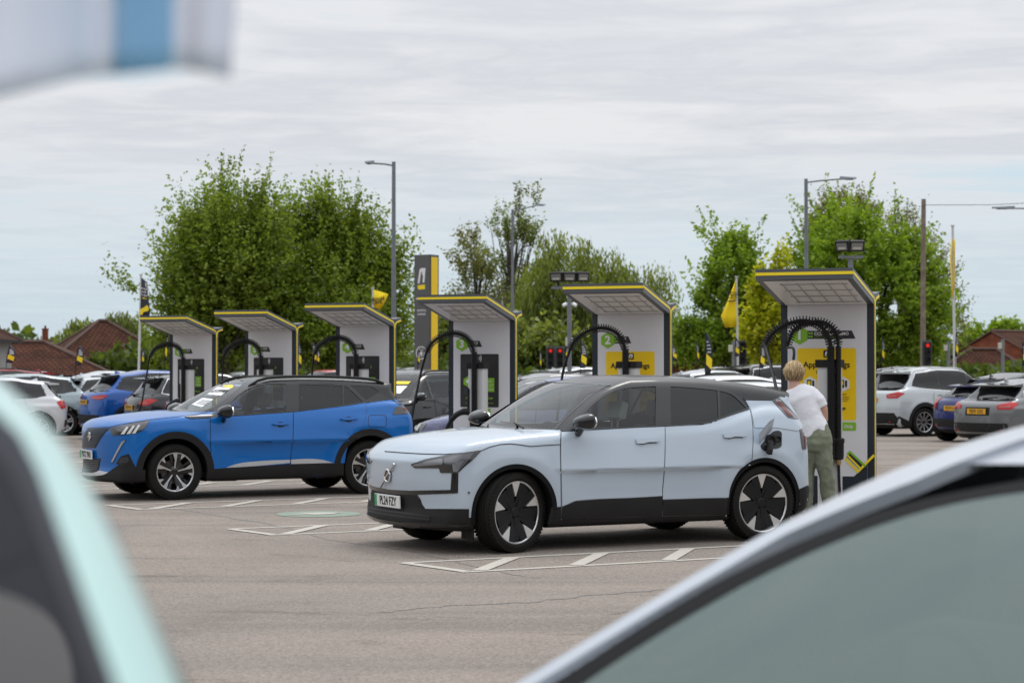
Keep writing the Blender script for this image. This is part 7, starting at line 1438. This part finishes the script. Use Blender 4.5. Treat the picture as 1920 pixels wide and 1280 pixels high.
def L2(s, bp, pts): return [((x - bp) / s, -0.03, CAM_H + (YH - y) / s) for x, y in pts]
t, s, bp = flag_pole('yellow flag bulging to the left of a white pole, before the round bright tree', 1381, 520, 62, 1385, 0.035, 'flags on tall white poles')
P_ = [(1379, 530), (1380, 560), (1381, 590), (1382, 613)]; Q_ = [(1379, 527), (1364, 565), (1352, 592), (1360, 614)]
c = cloth('cloth', L2(s, bp, P_), L2(s, bp, Q_), 12, M_FLAGY, t, 0.10)
text('lettering', 'Arnold', 0.26, M_INK, c, ((1372.5 - bp) / s, -0.14, CAM_H + (YH - 549) / s), (math.pi / 2, 0, 0), sx=0.55); text('lettering', 'Clark', 0.26, M_INK, c, ((1372 - bp) / s, -0.14, CAM_H + (YH - 555) / s), (math.pi / 2, 0, 0), sx=0.55)
b = MB(); b.tube([((x - bp) / s, -0.14, CAM_H + (YH - y) / s) for x, y in ((1364, 565), (1368, 564), (1373, 565), (1379, 562))], 0.02, 5); b.build('stripe', M_INK, c)
t, s, bp = flag_pole('yellow flag flying to the right above charger 4', 699, 541, 60, 699, 0.035, 'flags on tall white poles')
c = cloth('cloth', L2(s, bp, [(701, 543), (701, 560), (701, 576)]), L2(s, bp, [(728, 551), (722, 565), (714, 580)]), 10, M_FLAGY, t, 0.06)
text('lettering', 'Arnold', 0.17, M_INK, c, ((709 - bp) / s, -0.09, CAM_H + (YH - 560) / s), (math.pi / 2, rad(-6), 0), sx=0.8, bold=0.004); text('lettering', 'Clark', 0.17, M_INK, c, ((707 - bp) / s, -0.09, CAM_H + (YH - 566) / s), (math.pi / 2, rad(-6), 0), sx=0.8, bold=0.004)
t, s, bp = flag_pole('dark navy flag with yellow patch and white lettering above the farthest charger', 264, 516, 60, 258, 0.035, 'flags on tall white poles')
c = cloth('cloth', L2(s, bp, [(265, 520), (264.5, 545), (263.5, 575), (263, 602)]), L2(s, bp, [(276, 529), (277, 555), (281, 580), (279, 605)]), 10, M_FLAGN, t, 0.05)
for k_, (w_, y_, m_) in enumerate((('How would', 541, M_WHITE), ('you like', 547, M_WHITE), ('to charge', 553, M_WHITE), ('with us', 559, M_YELLOW))): text('lettering', w_, 0.10, m_, c, ((270.5 + 0.4 * k_ - bp) / s, -0.10, CAM_H + (YH - y_) / s), (math.pi / 2, rad(12), 0), sx=0.45, bold=0.001)
b = MB(); b.prism([((x - bp) / s, CAM_H + (YH - y) / s) for x, y in ((263.5, 580), (270, 577), (277, 572), (280.5, 578), (279, 583), (270, 585), (268, 590), (263.5, 590))], -0.115, -0.105, fl); b.build('patch', M_YELLOW, c)
b = MB(); b.prism([((x - bp) / s, CAM_H + (YH - y) / s) for x, y in ((273, 531), (275, 530), (275.5, 538), (274, 538))], -0.10, -0.09, fl); b.build('mark', M_WHITE, c)
t, s, bp = flag_pole('limp yellow flag wrapped round a tall white pole at the right', 1787, 424, 64, 1791, 0.045, 'flags on tall white poles')
cloth('cloth', L2(s, bp, [(1786, 445), (1787, 480), (1787, 520), (1788, 558)]), L2(s, bp, [(1784, 450), (1782, 482), (1784, 525), (1786, 560)]), 6, M_FLAGY, t, 0.10)
cloth('cloth', L2(s, bp, [(1788, 444), (1789, 480), (1789, 520), (1789, 545)]), L2(s, bp, [(1792, 458), (1791, 466), (1791, 525), (1791, 540)]), 6, M_FLAGY, t, 0.12, 1.5)
def feather(label, px, top, bot, w, lean, D, m, base=None, patch=0.62, flip=1):
    """small sail flag on a thin pole"""
    s = F_PX / D; h = CAM_H + (YH - top) / s; hb = CAM_H + (YH - bot) / s; t = thing('feather_flag', label, 'flag', (gx(px, D), D, 0), 0, 'feather flags over the parked cars'); W = w / s; ln = lean / s; n = 9
    A = []; B = []
    for i in range(n):
        f = i / (n - 1); z = h + (hb - h) * f; x = ln * (1 - f) ** 1.6; wd = W * min(1.0, (f / 0.35 + 0.05)) ** 0.7 if f < 0.35 else W; wd *= 1 - 0.25 * max(0, f - 0.8) / 0.2; A.append((x, 0, z)); B.append((x + flip * wd, 0, z - (0.04 if i else 0) * W))
    b = MB(); b.tube([(0, 0, 0), (0, 0, hb)] + [A[i] for i in range(n - 1, -1, -2)], 0.010, 6); b.build('pole', M_BLACKPL, t, 40)
    c = cloth('sail', A, B, 6, m, t, 0.02, px * 0.1, 6)
    i0, i1 = int(n * patch) - 1, min(n - 1, int(n * patch) + 2); q = [Vector(A[i0]).lerp(Vector(B[i0]), 0.15), Vector(A[i0 + 1]).lerp(Vector(B[i0 + 1]), 0.98), Vector(A[i1]).lerp(Vector(B[i1]), 1.0), Vector(A[i1 - 1]).lerp(Vector(B[i1 - 1]), 0.12)]
    b = MB(); b.prism([(p.x, p.z) for p in q], -0.035, -0.028, fl); b.build('patch', M_YELLOW, c)
    b = MB()
    for f in (0.22, 0.30, 0.38, 0.46): k = int(f * (n - 1)); p0, p1 = Vector(A[k]).lerp(Vector(B[k]), 0.25), Vector(A[k]).lerp(Vector(B[k]), 0.8); z = h + (hb - h) * f; b.prism([(p0.x, z), (p1.x, z), (p1.x, z - 0.02), (p0.x, z - 0.02)], -0.033, -0.028, fl)
    b.build('lettering', M_WHITE if f < 1 else M_YELLOW, c); return t
FE = [('feather flag at the far left over the lower tiled roof', 12, 648, 680, 15, 6, 52, M_FLAGP, 1), ('feather flag in front of the hip roof, left side', 142, 648, 684, 13, 6, 53, M_FLAGP, 1), ('thin feather flag at the foot of the navy flag pole', 266, 652, 682, 4, 2, 55, M_FLAGN, 1),
  ('narrow dark feather flag behind the farthest charger', 309, 622, 676, 4, 5, 54, M_FLAGN, 1), ('feather flag right of charger 5 with twisted tail', 558, 632, 690, 8, -2, 56, M_FLAGN, 1), ('upright feather flag left of the charger 4 hose', 586, 641, 680, 8, 0, 60, M_FLAGP, 1), ('small feather flag touching the charger 4 hose', 594, 654, 682, 5, 2, 58, M_FLAGN, 1),
  ('thin feather flag at the foot of the totem sign', 783, 654, 683, 4, 2, 50, M_FLAGN, 1), ('thin feather flag left of the red traffic light', 1012, 655, 690, 3, 0, 52, M_FLAGN, 1), ('narrow feather flag by the camera mast', 1060, 645, 672, 4, 3, 60, M_FLAGN, 1), ('broad plum feather flag left of charger 2', 1088, 638, 690, 12, 2, 50, M_FLAGP, 1),
  ('leaning feather flag against the dark brick wall', 1262, 644, 676, 8, -6, 62, M_FLAGP, 1), ('very thin feather flag between the brick wall and the tall flag', 1307, 638, 678, 4, -2, 58, M_FLAGP, 1), ('largest navy feather flag above the white car', 1322, 622, 703, 13, 1, 46, M_FLAGN, 1), ('plum feather flag at the foot of the yellow flag pole', 1378, 632, 668, 8, 1, 60, M_FLAGP, 1),
  ('plum feather flag below the yellow green shrub', 1424, 643, 690, 9, 4, 47, M_FLAGP, 1), ('feather flag right of the nearest charger', 1653, 632, 678, 5, 1, 60, M_FLAGN, 1), ('feather flag at the foot of the limp yellow flag', 1791, 622, 668, 5, 2, 58, M_FLAGN, 1), ('feather flag cut by the right edge', 1917, 640, 685, 8, 0, 56, M_FLAGN, 1)]
for (lb, px, tp, bt, w_, ln_, D_, m_, fp_) in FE: feather(lb, px, tp, bt, w_, ln_, D_, m_, flip=fp_)
# ------------------------------------------------------------------ masts, lights, signals
def flood(t, heads, h):
    for (x, tilt, yaw) in heads:
        e = empty('floodlight', t, (x, 0, h)); R3 = Matrix.Rotation(yaw, 3, 'Z') @ Matrix.Rotation(tilt, 3, 'X'); b = MB(); b.box((0, 0, 0), (0.31, 0.09, 0.22), R3, 0, 0.015)
        for k_ in range(6): b.box(R3 @ Vector((-0.135 + 0.054 * k_, 0.06, 0)), (0.015, 0.06, 0.22), R3)
        b.build('housing', M_BLACKPL, e); b = MB(); b.box(R3 @ Vector((0, -0.048, 0.0)), (0.235, 0.006, 0.145), R3); b.build('lens', M_LAMPG, e); b = MB(); b.box(R3 @ Vector((0, -0.053, -0.035)), (0.17, 0.006, 0.045), R3); b.build('led_strip', mat('led_pale', (0.5, 0.49, 0.42), 0.3), e)
        b = MB(); b.tube([(0, 0.03, -0.16), (0, 0.05, -0.27)], 0.02, 6); b.build('bracket', M_GALV, e)
D = 46; s = F_PX / D; h = CAM_H + (YH - 519) / s; t = thing('floodlight_mast', 'mast with three black floodlights behind charger 2', 'floodlight', (gx(1068, D), D, 0), 0, 'floodlight masts'); b = MB(); b.tube([(0, 0.1, 0), (0, 0.1, h - 0.2)], 0.05, 10); b.box((0, 0.06, h - 0.25), (0.85, 0.06, 0.05)); b.build('mast', M_GALV, t, 40); flood(t, ((-0.30, rad(12), rad(-24)), (0.0, rad(12), 0), (0.30, rad(12), rad(24))), h)
D = 40; s = F_PX / D; h = CAM_H + (YH - 461) / s; t = thing('floodlight_mast', 'mast with two black floodlights above the nearest charger', 'floodlight', (gx(1597, D), D, 0), 0, 'floodlight masts'); b = MB(); b.tube([(0, 0.1, 0), (0, 0.1, h - 0.2)], 0.055, 10); b.box((0, 0.06, h - 0.22), (0.5, 0.06, 0.05)); b.build('mast', M_GALV, t, 40); flood(t, ((-0.17, rad(18), rad(-42)), (0.10, rad(18), rad(8))), h)
D = 60; s = F_PX / D; h = CAM_H + (YH - 557) / s; t = thing('camera_mast', 'grey mast with white dome and two security cameras left of charger 2', 'camera mast', (gx(1068, D), D, 0)); b = MB(); b.tube([(0, 0, 0), (0, 0, h)], [0.075, 0.05], 10); b.build('mast', M_GALV, t, 40)
def ball(name, c, r, m, par):
    b = MB(); b.lathe([(r * math.sin(math.pi * k / 10), -r * math.cos(math.pi * k / 10)) for k in range(11)], 16, 'z', c); return b.build(name, m, par, 60)
ball('dome', (0, 0, h), 0.085, M_WHITE, t)
for sd in (-1, 1):
    b = MB(); b.tube([(0, 0, h - 0.22), (sd * 0.10, -0.05, h - 0.20)], 0.03, 8); b.tube([(sd * 0.10, -0.05, h - 0.20), (sd * 0.20, -0.10, h - 0.26)], 0.055, 10); b.build('camera', M_WHITE, t, 40)
b = MB(); b.box((-0.02, -0.08, CAM_H + (YH - 641) / s), (0.22, 0.12, 0.25), None, 0, 0.02); b.build('control_box', mat('cream_box', (0.50, 0.49, 0.40), 0.5), t)
def signal(label, px, y, D, reds, w=1, post=True):
    s = F_PX / D; z = CAM_H + (YH - y) / s; t = thing('traffic_light', label, 'traffic light', (gx(px, D), D, 0), 0, 'traffic signals'); b = MB(); b.tube([(0, 0.1, 0), (0, 0.1, z + 0.3)], 0.055, 8); b.build('post', M_GALV, t, 40)
    for i in range(w):
        x = (i - (w - 1) / 2) * 0.42; e = empty('signal_head', t, (x, 0, z)); b = MB(); b.box((0, 0.03, -0.12), (0.38, 0.02, 1.0)); b.build('backboard', mat('signal_grey', (0.10, 0.105, 0.11), 0.6), e); b = MB(); b.box((0, -0.08, -0.12), (0.26, 0.18, 0.88), None, 0, 0.03); b.build('housing', M_BLACKPL, e)
        for j in range(3):
            zz = 0.18 - 0.29 * j; b = MB(); b.lathe([(0.0, 0.0), (0.075, 0.0)], 16, 'y', (0, -0.175, zz)); lit = j == 0 and reds > i
            b.build('lamp', mat('red_signal', (0.6, 0.02, 0.01), 0.3, emit=(1.0, 0.03, 0.02), estr=0.5) if lit else M_GLOSSBLK, e, fix=False)
            b = MB(); b.lathe([(0.095, 0.0), (0.10, -0.14)], 12, 'y', (0, -0.17, zz), a0=0, a1=math.pi); b.build('visor', M_BLACKPL, e, fix=False)
    return t
signal('pair of traffic lights showing red between chargers 3 and 2', 1041, 665, 88, 2, 2)
signal('traffic light showing red beside the wooden pole', 1738, 656, 78, 1, 1)
signal('unlit traffic light at the foot of the yellow flag', 1391, 656, 80, 0, 1)
signal('unlit traffic light left of charger 4', 578, 664, 84, 0, 1)
for (lb, px, y, D) in (('small cream box on a grey post beside the yellow flag pole', 1376, 653, 74), ('small cream box on a grey post left of the limp yellow flag', 1778, 652, 86), ('tall grey post with cream box in front of the brick house', 1880, 648, 84)):
    s = F_PX / D; z = CAM_H + (YH - y) / s; t = thing('post', lb, 'post', (gx(px, D), D, 0), 0, 'grey posts with cream boxes'); b = MB(); b.tube([(0, 0, 0), (0, 0, z + 0.28)], 0.08, 10); b.build('pole', M_GALV, t, 40); b = MB(); b.box((-0.13, -0.05, z), (0.16, 0.14, 0.26), None, 0, 0.02); b.build('box', mat('cream_box', (0.50, 0.49, 0.40), 0.5), t)
# ------------------------------------------------------------------ flag hanging close to the lens
t = thing('hanging_flag', 'white flag with pale blue stripe hanging out of focus at the top left', 'flag', (0, 0, 0)); DD = 1.7; q = lambda px, py, d=0: ((px - 960) / F_PX * (DD + d), DD + d, CAM_H + (YH - py) / F_PX * (DD + d))

def thin_cloth(name, col):
    m = mat(name, col, 0.85, spec=0.1); nt = m.node_tree; N = nt.nodes; L = nt.links; d = N.new('ShaderNodeBsdfTranslucent'); d.inputs[0].default_value = (*col, 1); x = N.new('ShaderNodeMixShader'); x.inputs[0].default_value = 0.5
    L.new(N['Principled BSDF'].outputs[0], x.inputs[1]); L.new(d.outputs[0], x.inputs[2]); L.new(x.outputs[0], N['Material Output'].inputs[0]); return m
M_FW = thin_cloth('white_flag_cloth', (0.90, 0.90, 0.96)); M_FB = thin_cloth('pale_blue_cloth', (0.44, 0.66, 0.84))
xs = [-560, -420, -280, -140, -40, 60, 140, 212, 270, 322, 360, 400, 432]; bt = [330, 300, 262, 220, 190, 166, 146, 138, 134, 128, 130, 138, 146]; sk = [0, 0, 0, 0, 0, 0, 2, 4, 4, 4, 10, 22, 30]
V = []; Fc = []; mi = []; nr = 14
for i, x in enumerate(xs):
    for j in range(nr + 1): f = j / nr; V.append(q(x + sk[i] * f * 1.6, bt[i] - f * 760, 0.05 * math.sin(i * 1.1 + 1.5 * f) + 0.02 * math.sin(4 * f)))
for i in range(len(xs) - 1):
    for j in range(nr): a = i * (nr + 1) + j; Fc.append((a, a + nr + 1, a + nr + 2, a + 1)); mi.append(1 if 7 <= i <= 8 else 0)
o = mesh('cloth', V, Fc, [M_FW, M_FB], t, smooth=True, mi=mi); o.modifiers.new('thickness', 'SOLIDIFY').thickness = 0.002
b = MB(); b.tube([q(-570, 400), q(-572, -700)], 0.012, 10); b.tube([q(-572, 400), (q(-572, 0)[0], DD, 0.0)], 0.014, 10); b.build('pole', M_WPOLE, t, 40)
# ------------------------------------------------------------------ the woman at the charging port
def build_person():
    D = 20.75; s = F_PX / D; t = thing('person', 'person with short blond hair, white t-shirt and sage green cargo trousers, seen from behind', 'person', (gx(1525, D), D, 0))
    X = lambda px: (px - 1525) / s
    Z = lambda py: CAM_H + (YH - py) / s
    def loft(rings, n=20, cap=True):
        """rings: (centre, half width across, half depth, tilt)"""
        V = []; Fc = []
        for i, (c, rx, ry) in enumerate(rings):
            a = Vector(rings[max(i - 1, 0)][0]); b = Vector(rings[min(i + 1, len(rings) - 1)][0]); ax = (b - a).normalized(); ex = Vector((1, 0, 0)) - ax * ax.x; ex = ex.normalized() if ex.length > 0.15 else Vector((0, 0, 1)).cross(ax).normalized(); ey = ax.cross(ex)
            V += [Vector(c) + ex * rx * math.cos(2*math.pi*k/n) + ey * ry * math.sin(2*math.pi*k/n) for k in range(n)]
        for i in range(len(rings) - 1):
            for k in range(n): k2 = (k + 1) % n; Fc.append((i*n + k, i*n + k2, (i+1)*n + k2, (i+1)*n + k))
        Fc += [tuple(range(n - 1, -1, -1)), tuple((len(rings) - 1) * n + k for k in range(n))]; return V, Fc
    def fuse(name, parts, m, vox, sm=6, disp=0.0, dsc=0.08, par=t):
        b = MB()
        for V, Fc in parts: b.add(V, Fc)
        o = b.build(name, m, par, 180); r = o.modifiers.new('fuse', 'REMESH'); r.mode = 'VOXEL'; r.voxel_size = vox; r.use_smooth_shade = True
        q = o.modifiers.new('soften', 'SMOOTH'); q.iterations = sm; q.factor = 0.5
        if disp:
            tx = bpy.data.textures.new(name + '_folds', 'CLOUDS'); tx.noise_scale = dsc; tx.noise_depth = 2; w = o.modifiers.new('folds', 'DISPLACE'); w.texture = tx; w.strength = disp; w.mid_level = 0.5; w.texture_coords = 'LOCAL'
            e_ = o.modifiers.new('soften2', 'SMOOTH'); e_.iterations = 2
        return o
    f = -1  # the camera side is -y; she faces +y and a little to the left
    neck = Vector((X(1490), 0.03, Z(722))); head = Vector((X(1490), 0.06, Z(697)))
    chest = [((X(1526), 0.0, Z(822)), .170, .125), ((X(1523), 0.0, Z(805)), .165, .115), ((X(1515), 0.01, Z(785)), .150, .105), ((X(1507), 0.02, Z(765)), .165, .115), ((X(1500), 0.03, Z(748)), .185, .115), ((X(1496), 0.03, Z(737)), .170, .095), ((X(1493), 0.03, Z(729)), .110, .075), (tuple(neck), .058, .060), (tuple(head - Vector((0, 0, 0.03))), .052, .060)]
    armR = [((X(1527), 0.02, Z(741)), .060, .060), ((X(1537), 0.01, Z(752)), .055, .055), ((X(1544), 0.01, Z(768)), .046, .046), ((X(1546), 0.03, Z(785)), .042, .042), ((X(1537), 0.15, Z(796)), .036, .036), ((X(1518), 0.30, Z(798)), .026, .028)]
    armL = [((X(1468), 0.03, Z(743)), .060, .060), ((X(1462), 0.05, Z(755)), .054, .054), ((X(1459), 0.08, Z(772)), .045, .045), ((X(1462), 0.14, Z(788)), .041, .041), ((X(1476), 0.25, Z(797)), .035, .035), ((X(1490), 0.34, Z(802)), .026, .028)]
    hipR, hipL = Vector((X(1536), 0.0, Z(820))), Vector((X(1518), 0.0, Z(820)))
    legR = [(tuple(hipR), .105, .115), ((X(1539), 0.0, Z(845)), .090, .095), ((X(1546), -0.01, Z(878)), .062, .068), ((X(1550), 0.0, Z(905)), .058, .062), ((X(1556), 0.02, Z(945)), .042, .045), ((X(1559), 0.03, Z(966)), .040, .045)]
    legL = [(tuple(hipL), .105, .115), ((X(1516), 0.03, Z(845)), .090, .095), ((X(1514), 0.06, Z(878)), .062, .068), ((X(1512), 0.05, Z(905)), .058, .062), ((X(1510), 0.04, Z(945)), .042, .045), ((X(1509), 0.04, Z(966)), .040, .045)]
    def hand(w, d):
        P = []; d = Vector(d).normalized(); sd = d.cross(Vector((0, 0, 1))).normalized(); up = sd.cross(d)
        P.append(loft([(tuple(w), .026, .020), (tuple(w + d * .05), .040, .017), (tuple(w + d * .09), .038, .014)], 12))
        for k in range(4):
            b0 = w + d * .088 + sd * (-.027 + .018 * k); l = (.062, .074, .070, .055)[k]; P.append(loft([(tuple(b0), .0085, .0085), (tuple(b0 + d * l * .5 - up * .008), .008, .008), (tuple(b0 + d * l * .8 - up * .03), .007, .007), (tuple(b0 + d * l * .8 - up * .05), .006, .006)], 8))
        b0 = w + d * .03 + sd * .034; P.append(loft([(tuple(b0), .011, .011), (tuple(b0 + d * .03 + sd * .022 - up * .008), .0095, .0095), (tuple(b0 + d * .06 + sd * .022 - up * .02), .008, .008)], 8)); return P
    hd = loft([(tuple(head + Vector((0, 0.0, -.105))), .035, .045), (tuple(head + Vector((0, 0.01, -.085))), .055, .072), (tuple(head + Vector((0, 0.0, -.05))), .066, .085), (tuple(head + Vector((0, 0, 0.0))), .073, .094), (tuple(head + Vector((0, 0, .05))), .072, .092), (tuple(head + Vector((0, 0, .09))), .052, .068), (tuple(head + Vector((0, 0, .11))), .02, .03)], 20)
    nose = loft([(tuple(head + Vector((0, .085, .0))), .010, .012), (tuple(head + Vector((0, .108, -.028))), .014, .012), (tuple(head + Vector((0, .085, -.04))), .012, .010)], 8)
    ears = [loft([(tuple(head + Vector((sx * .070, -.005, -.02))), .010, .024), (tuple(head + Vector((sx * .084, -.012, -.02))), .008, .026)], 10) for sx in (-1, 1)]
    M_SKIN = mat('skin', (0.52, 0.30, 0.215), 0.5, var=0.06, vscale=9)
    body = fuse('person_body', [loft(chest), loft(armR, 14), loft(armL, 14), loft(legR, 16), loft(legL, 16), hd, nose] + ears + hand(Vector(armR[-1][0]), (-.35, .9, -.1)) + hand(Vector(armL[-1][0]), (.35, .9, -.1)), M_SKIN, 0.008, 4)
    for sx in (-1, 1): ball('eye', tuple(head + Vector((sx * .030, .083, .005))), .011, M_WHITE, body)
    # clothing
    tee = [((X(1524), 0.0, Z(817)), .178, .138), ((X(1522), 0.0, Z(803)), .174, .136), ((X(1515), 0.01, Z(785)), .160, .125), ((X(1508), 0.02, Z(765)), .168, .128), ((X(1500), 0.03, Z(748)), .198, .132), ((X(1496), 0.03, Z(736)), .182, .108), ((X(1493), 0.03, Z(728)), .120, .088), ((X(1491), 0.03, Z(723.5)), .076, .074)]
    slR = [((X(1522), 0.03, Z(738)), .075, .072), ((X(1535), 0.01, Z(750)), .074, .072), ((X(1541), 0.01, Z(763)), .070, .068)]; slL = [((X(1472), 0.03, Z(740)), .075, .072), ((X(1463), 0.05, Z(753)), .077, .074), ((X(1460), 0.07, Z(768)), .072, .070)]
    fuse('t_shirt', [loft(tee, 28), loft(slR, 16), loft(slL, 16)], mat('white_cotton', (0.78, 0.78, 0.82), 0.85, bump=0.12, bscale=60), 0.009, 6, 0.020, 0.12)
    tr = [((X(1522), 0.0, Z(803)), .166, .126), ((X(1526), 0.0, Z(815)), .180, .142), ((X(1527), -.01, Z(830)), .182, .150), ((X(1527), 0.0, Z(842)), .150, .130)]
    tR = [((hipR.x, -.01, Z(818)), .120, .135), ((X(1540), -.01, Z(845)), .106, .112), ((X(1546), -.02, Z(878)), .084, .090), ((X(1550), -.01, Z(905)), .080, .084), ((X(1555), 0.01, Z(940)), .076, .080), ((X(1558), 0.02, Z(962)), .068, .074)]
    tL = [((hipL.x, -.01, Z(818)), .120, .135), ((X(1516), .02, Z(845)), .106, .112), ((X(1514), .05, Z(878)), .084, .090), ((X(1512), .04, Z(905)), .080, .084), ((X(1511), .03, Z(940)), .076, .080), ((X(1510), .03, Z(962)), .068, .074)]
    M_SAGE = mat('sage_cotton', (0.190, 0.210, 0.150), 0.85, var=0.10, vscale=14, bump=0.15, bscale=70)
    fuse('trousers', [loft(tr, 24), loft(tR, 18), loft(tL, 18)], M_SAGE, 0.010, 4, 0.034, 0.10)
    b = MB(); b.box((X(1553), -0.015, Z(862)), (0.03, 0.13, 0.16), Matrix.Rotation(rad(-10), 3, 'Y'), 0, 0.012); b.box((X(1553.5), -0.015, Z(855.5)), (0.036, 0.136, 0.05), Matrix.Rotation(rad(-10), 3, 'Y'), 0, 0.012); b.build('cargo_pocket', M_SAGE, t, 50)
    for x_, y_ in ((1559, 0.07), (1509, 0.08)):
        b = MB(); b.add(*loft([((X(x_), y_ - .12, .03), .034, .028), ((X(x_), y_ - .08, .045), .046, .043), ((X(x_), y_ + .02, .05), .045, .048), ((X(x_), y_ + .11, .035), .046, .033), ((X(x_), y_ + .16, .028), .030, .022)], 16)); b.build('shoe', mat('white_shoe', (0.5, 0.5, 0.5), 0.6), t, 180)
    # hair: a shell of locks falling from the crown
    M_HAIR = leafmat('blond_hair', (0.30, 0.195, 0.095), (0.55, 0.39, 0.21), (0.82, 0.66, 0.43), 0.15)
    rg = np.random.default_rng(5); b = MB(); base = loft([(tuple(head + Vector((0, -.005, -.075))), .062, .066), (tuple(head + Vector((0, -.005, -.03))), .088, .098), (tuple(head + Vector((0, -.005, .03))), .094, .106), (tuple(head + Vector((0, -.005, .08))), .078, .09), (tuple(head + Vector((0, 0, .115))), .035, .05)], 20)
    b.add(*base); hb = b.build('hair', mat('blond_base', (0.42, 0.29, 0.15), 0.6), t, 180)
    b = MB(); crown = head + Vector((0.005, -0.01, 0.120))
    for i in range(700):
        a = rg.uniform(0, 2 * math.pi)
        if math.sin(a) > 0.72: continue                       # face left free
        dirv = Vector((math.cos(a), math.sin(a) * 1.12, 0)); ln = rg.uniform(0.6, 1.0); k = rg.uniform(0.97, 1.10); pts = []
        for j in range(6):
            f_ = j / 5 * ln; th = f_ * 2.25; r = .099 * math.sin(min(th, 1.75)) * k; z = .12 * math.cos(min(th, 3.0)) - (0.02 * f_); pts.append(head + Vector((0, -.006, 0.0)) + dirv * (r * (1 - 0.30 * max(0, f_ - 0.72) / 0.28)) + Vector((rg.normal() * .005, rg.normal() * .005, z)))
        b.tube(pts, [.0035, .006, .0065, .006, .005, .002], 4)
    b.build('hair_locks', M_HAIR, hb, 180)
    return t
build_person()
# ------------------------------------------------------------------ finishing: lettering becomes plain mesh
bpy.context.view_layer.update()
dg = bpy.context.evaluated_depsgraph_get()
for o in [o for o in S.objects if o.type == 'FONT']:
    me = bpy.data.meshes.new_from_object(o.evaluated_get(dg)); me.name = o.name
    n = bpy.data.objects.new('tmp', me); COL.objects.link(n); n.parent = o.parent; n.matrix_local = o.matrix_local.copy()
    nm = o.name; ks = {k: o[k] for k in ('label', 'category', 'group', 'kind') if k in o}
    bpy.data.objects.remove(o); n.name = nm
    for k, v in ks.items(): n[k] = v
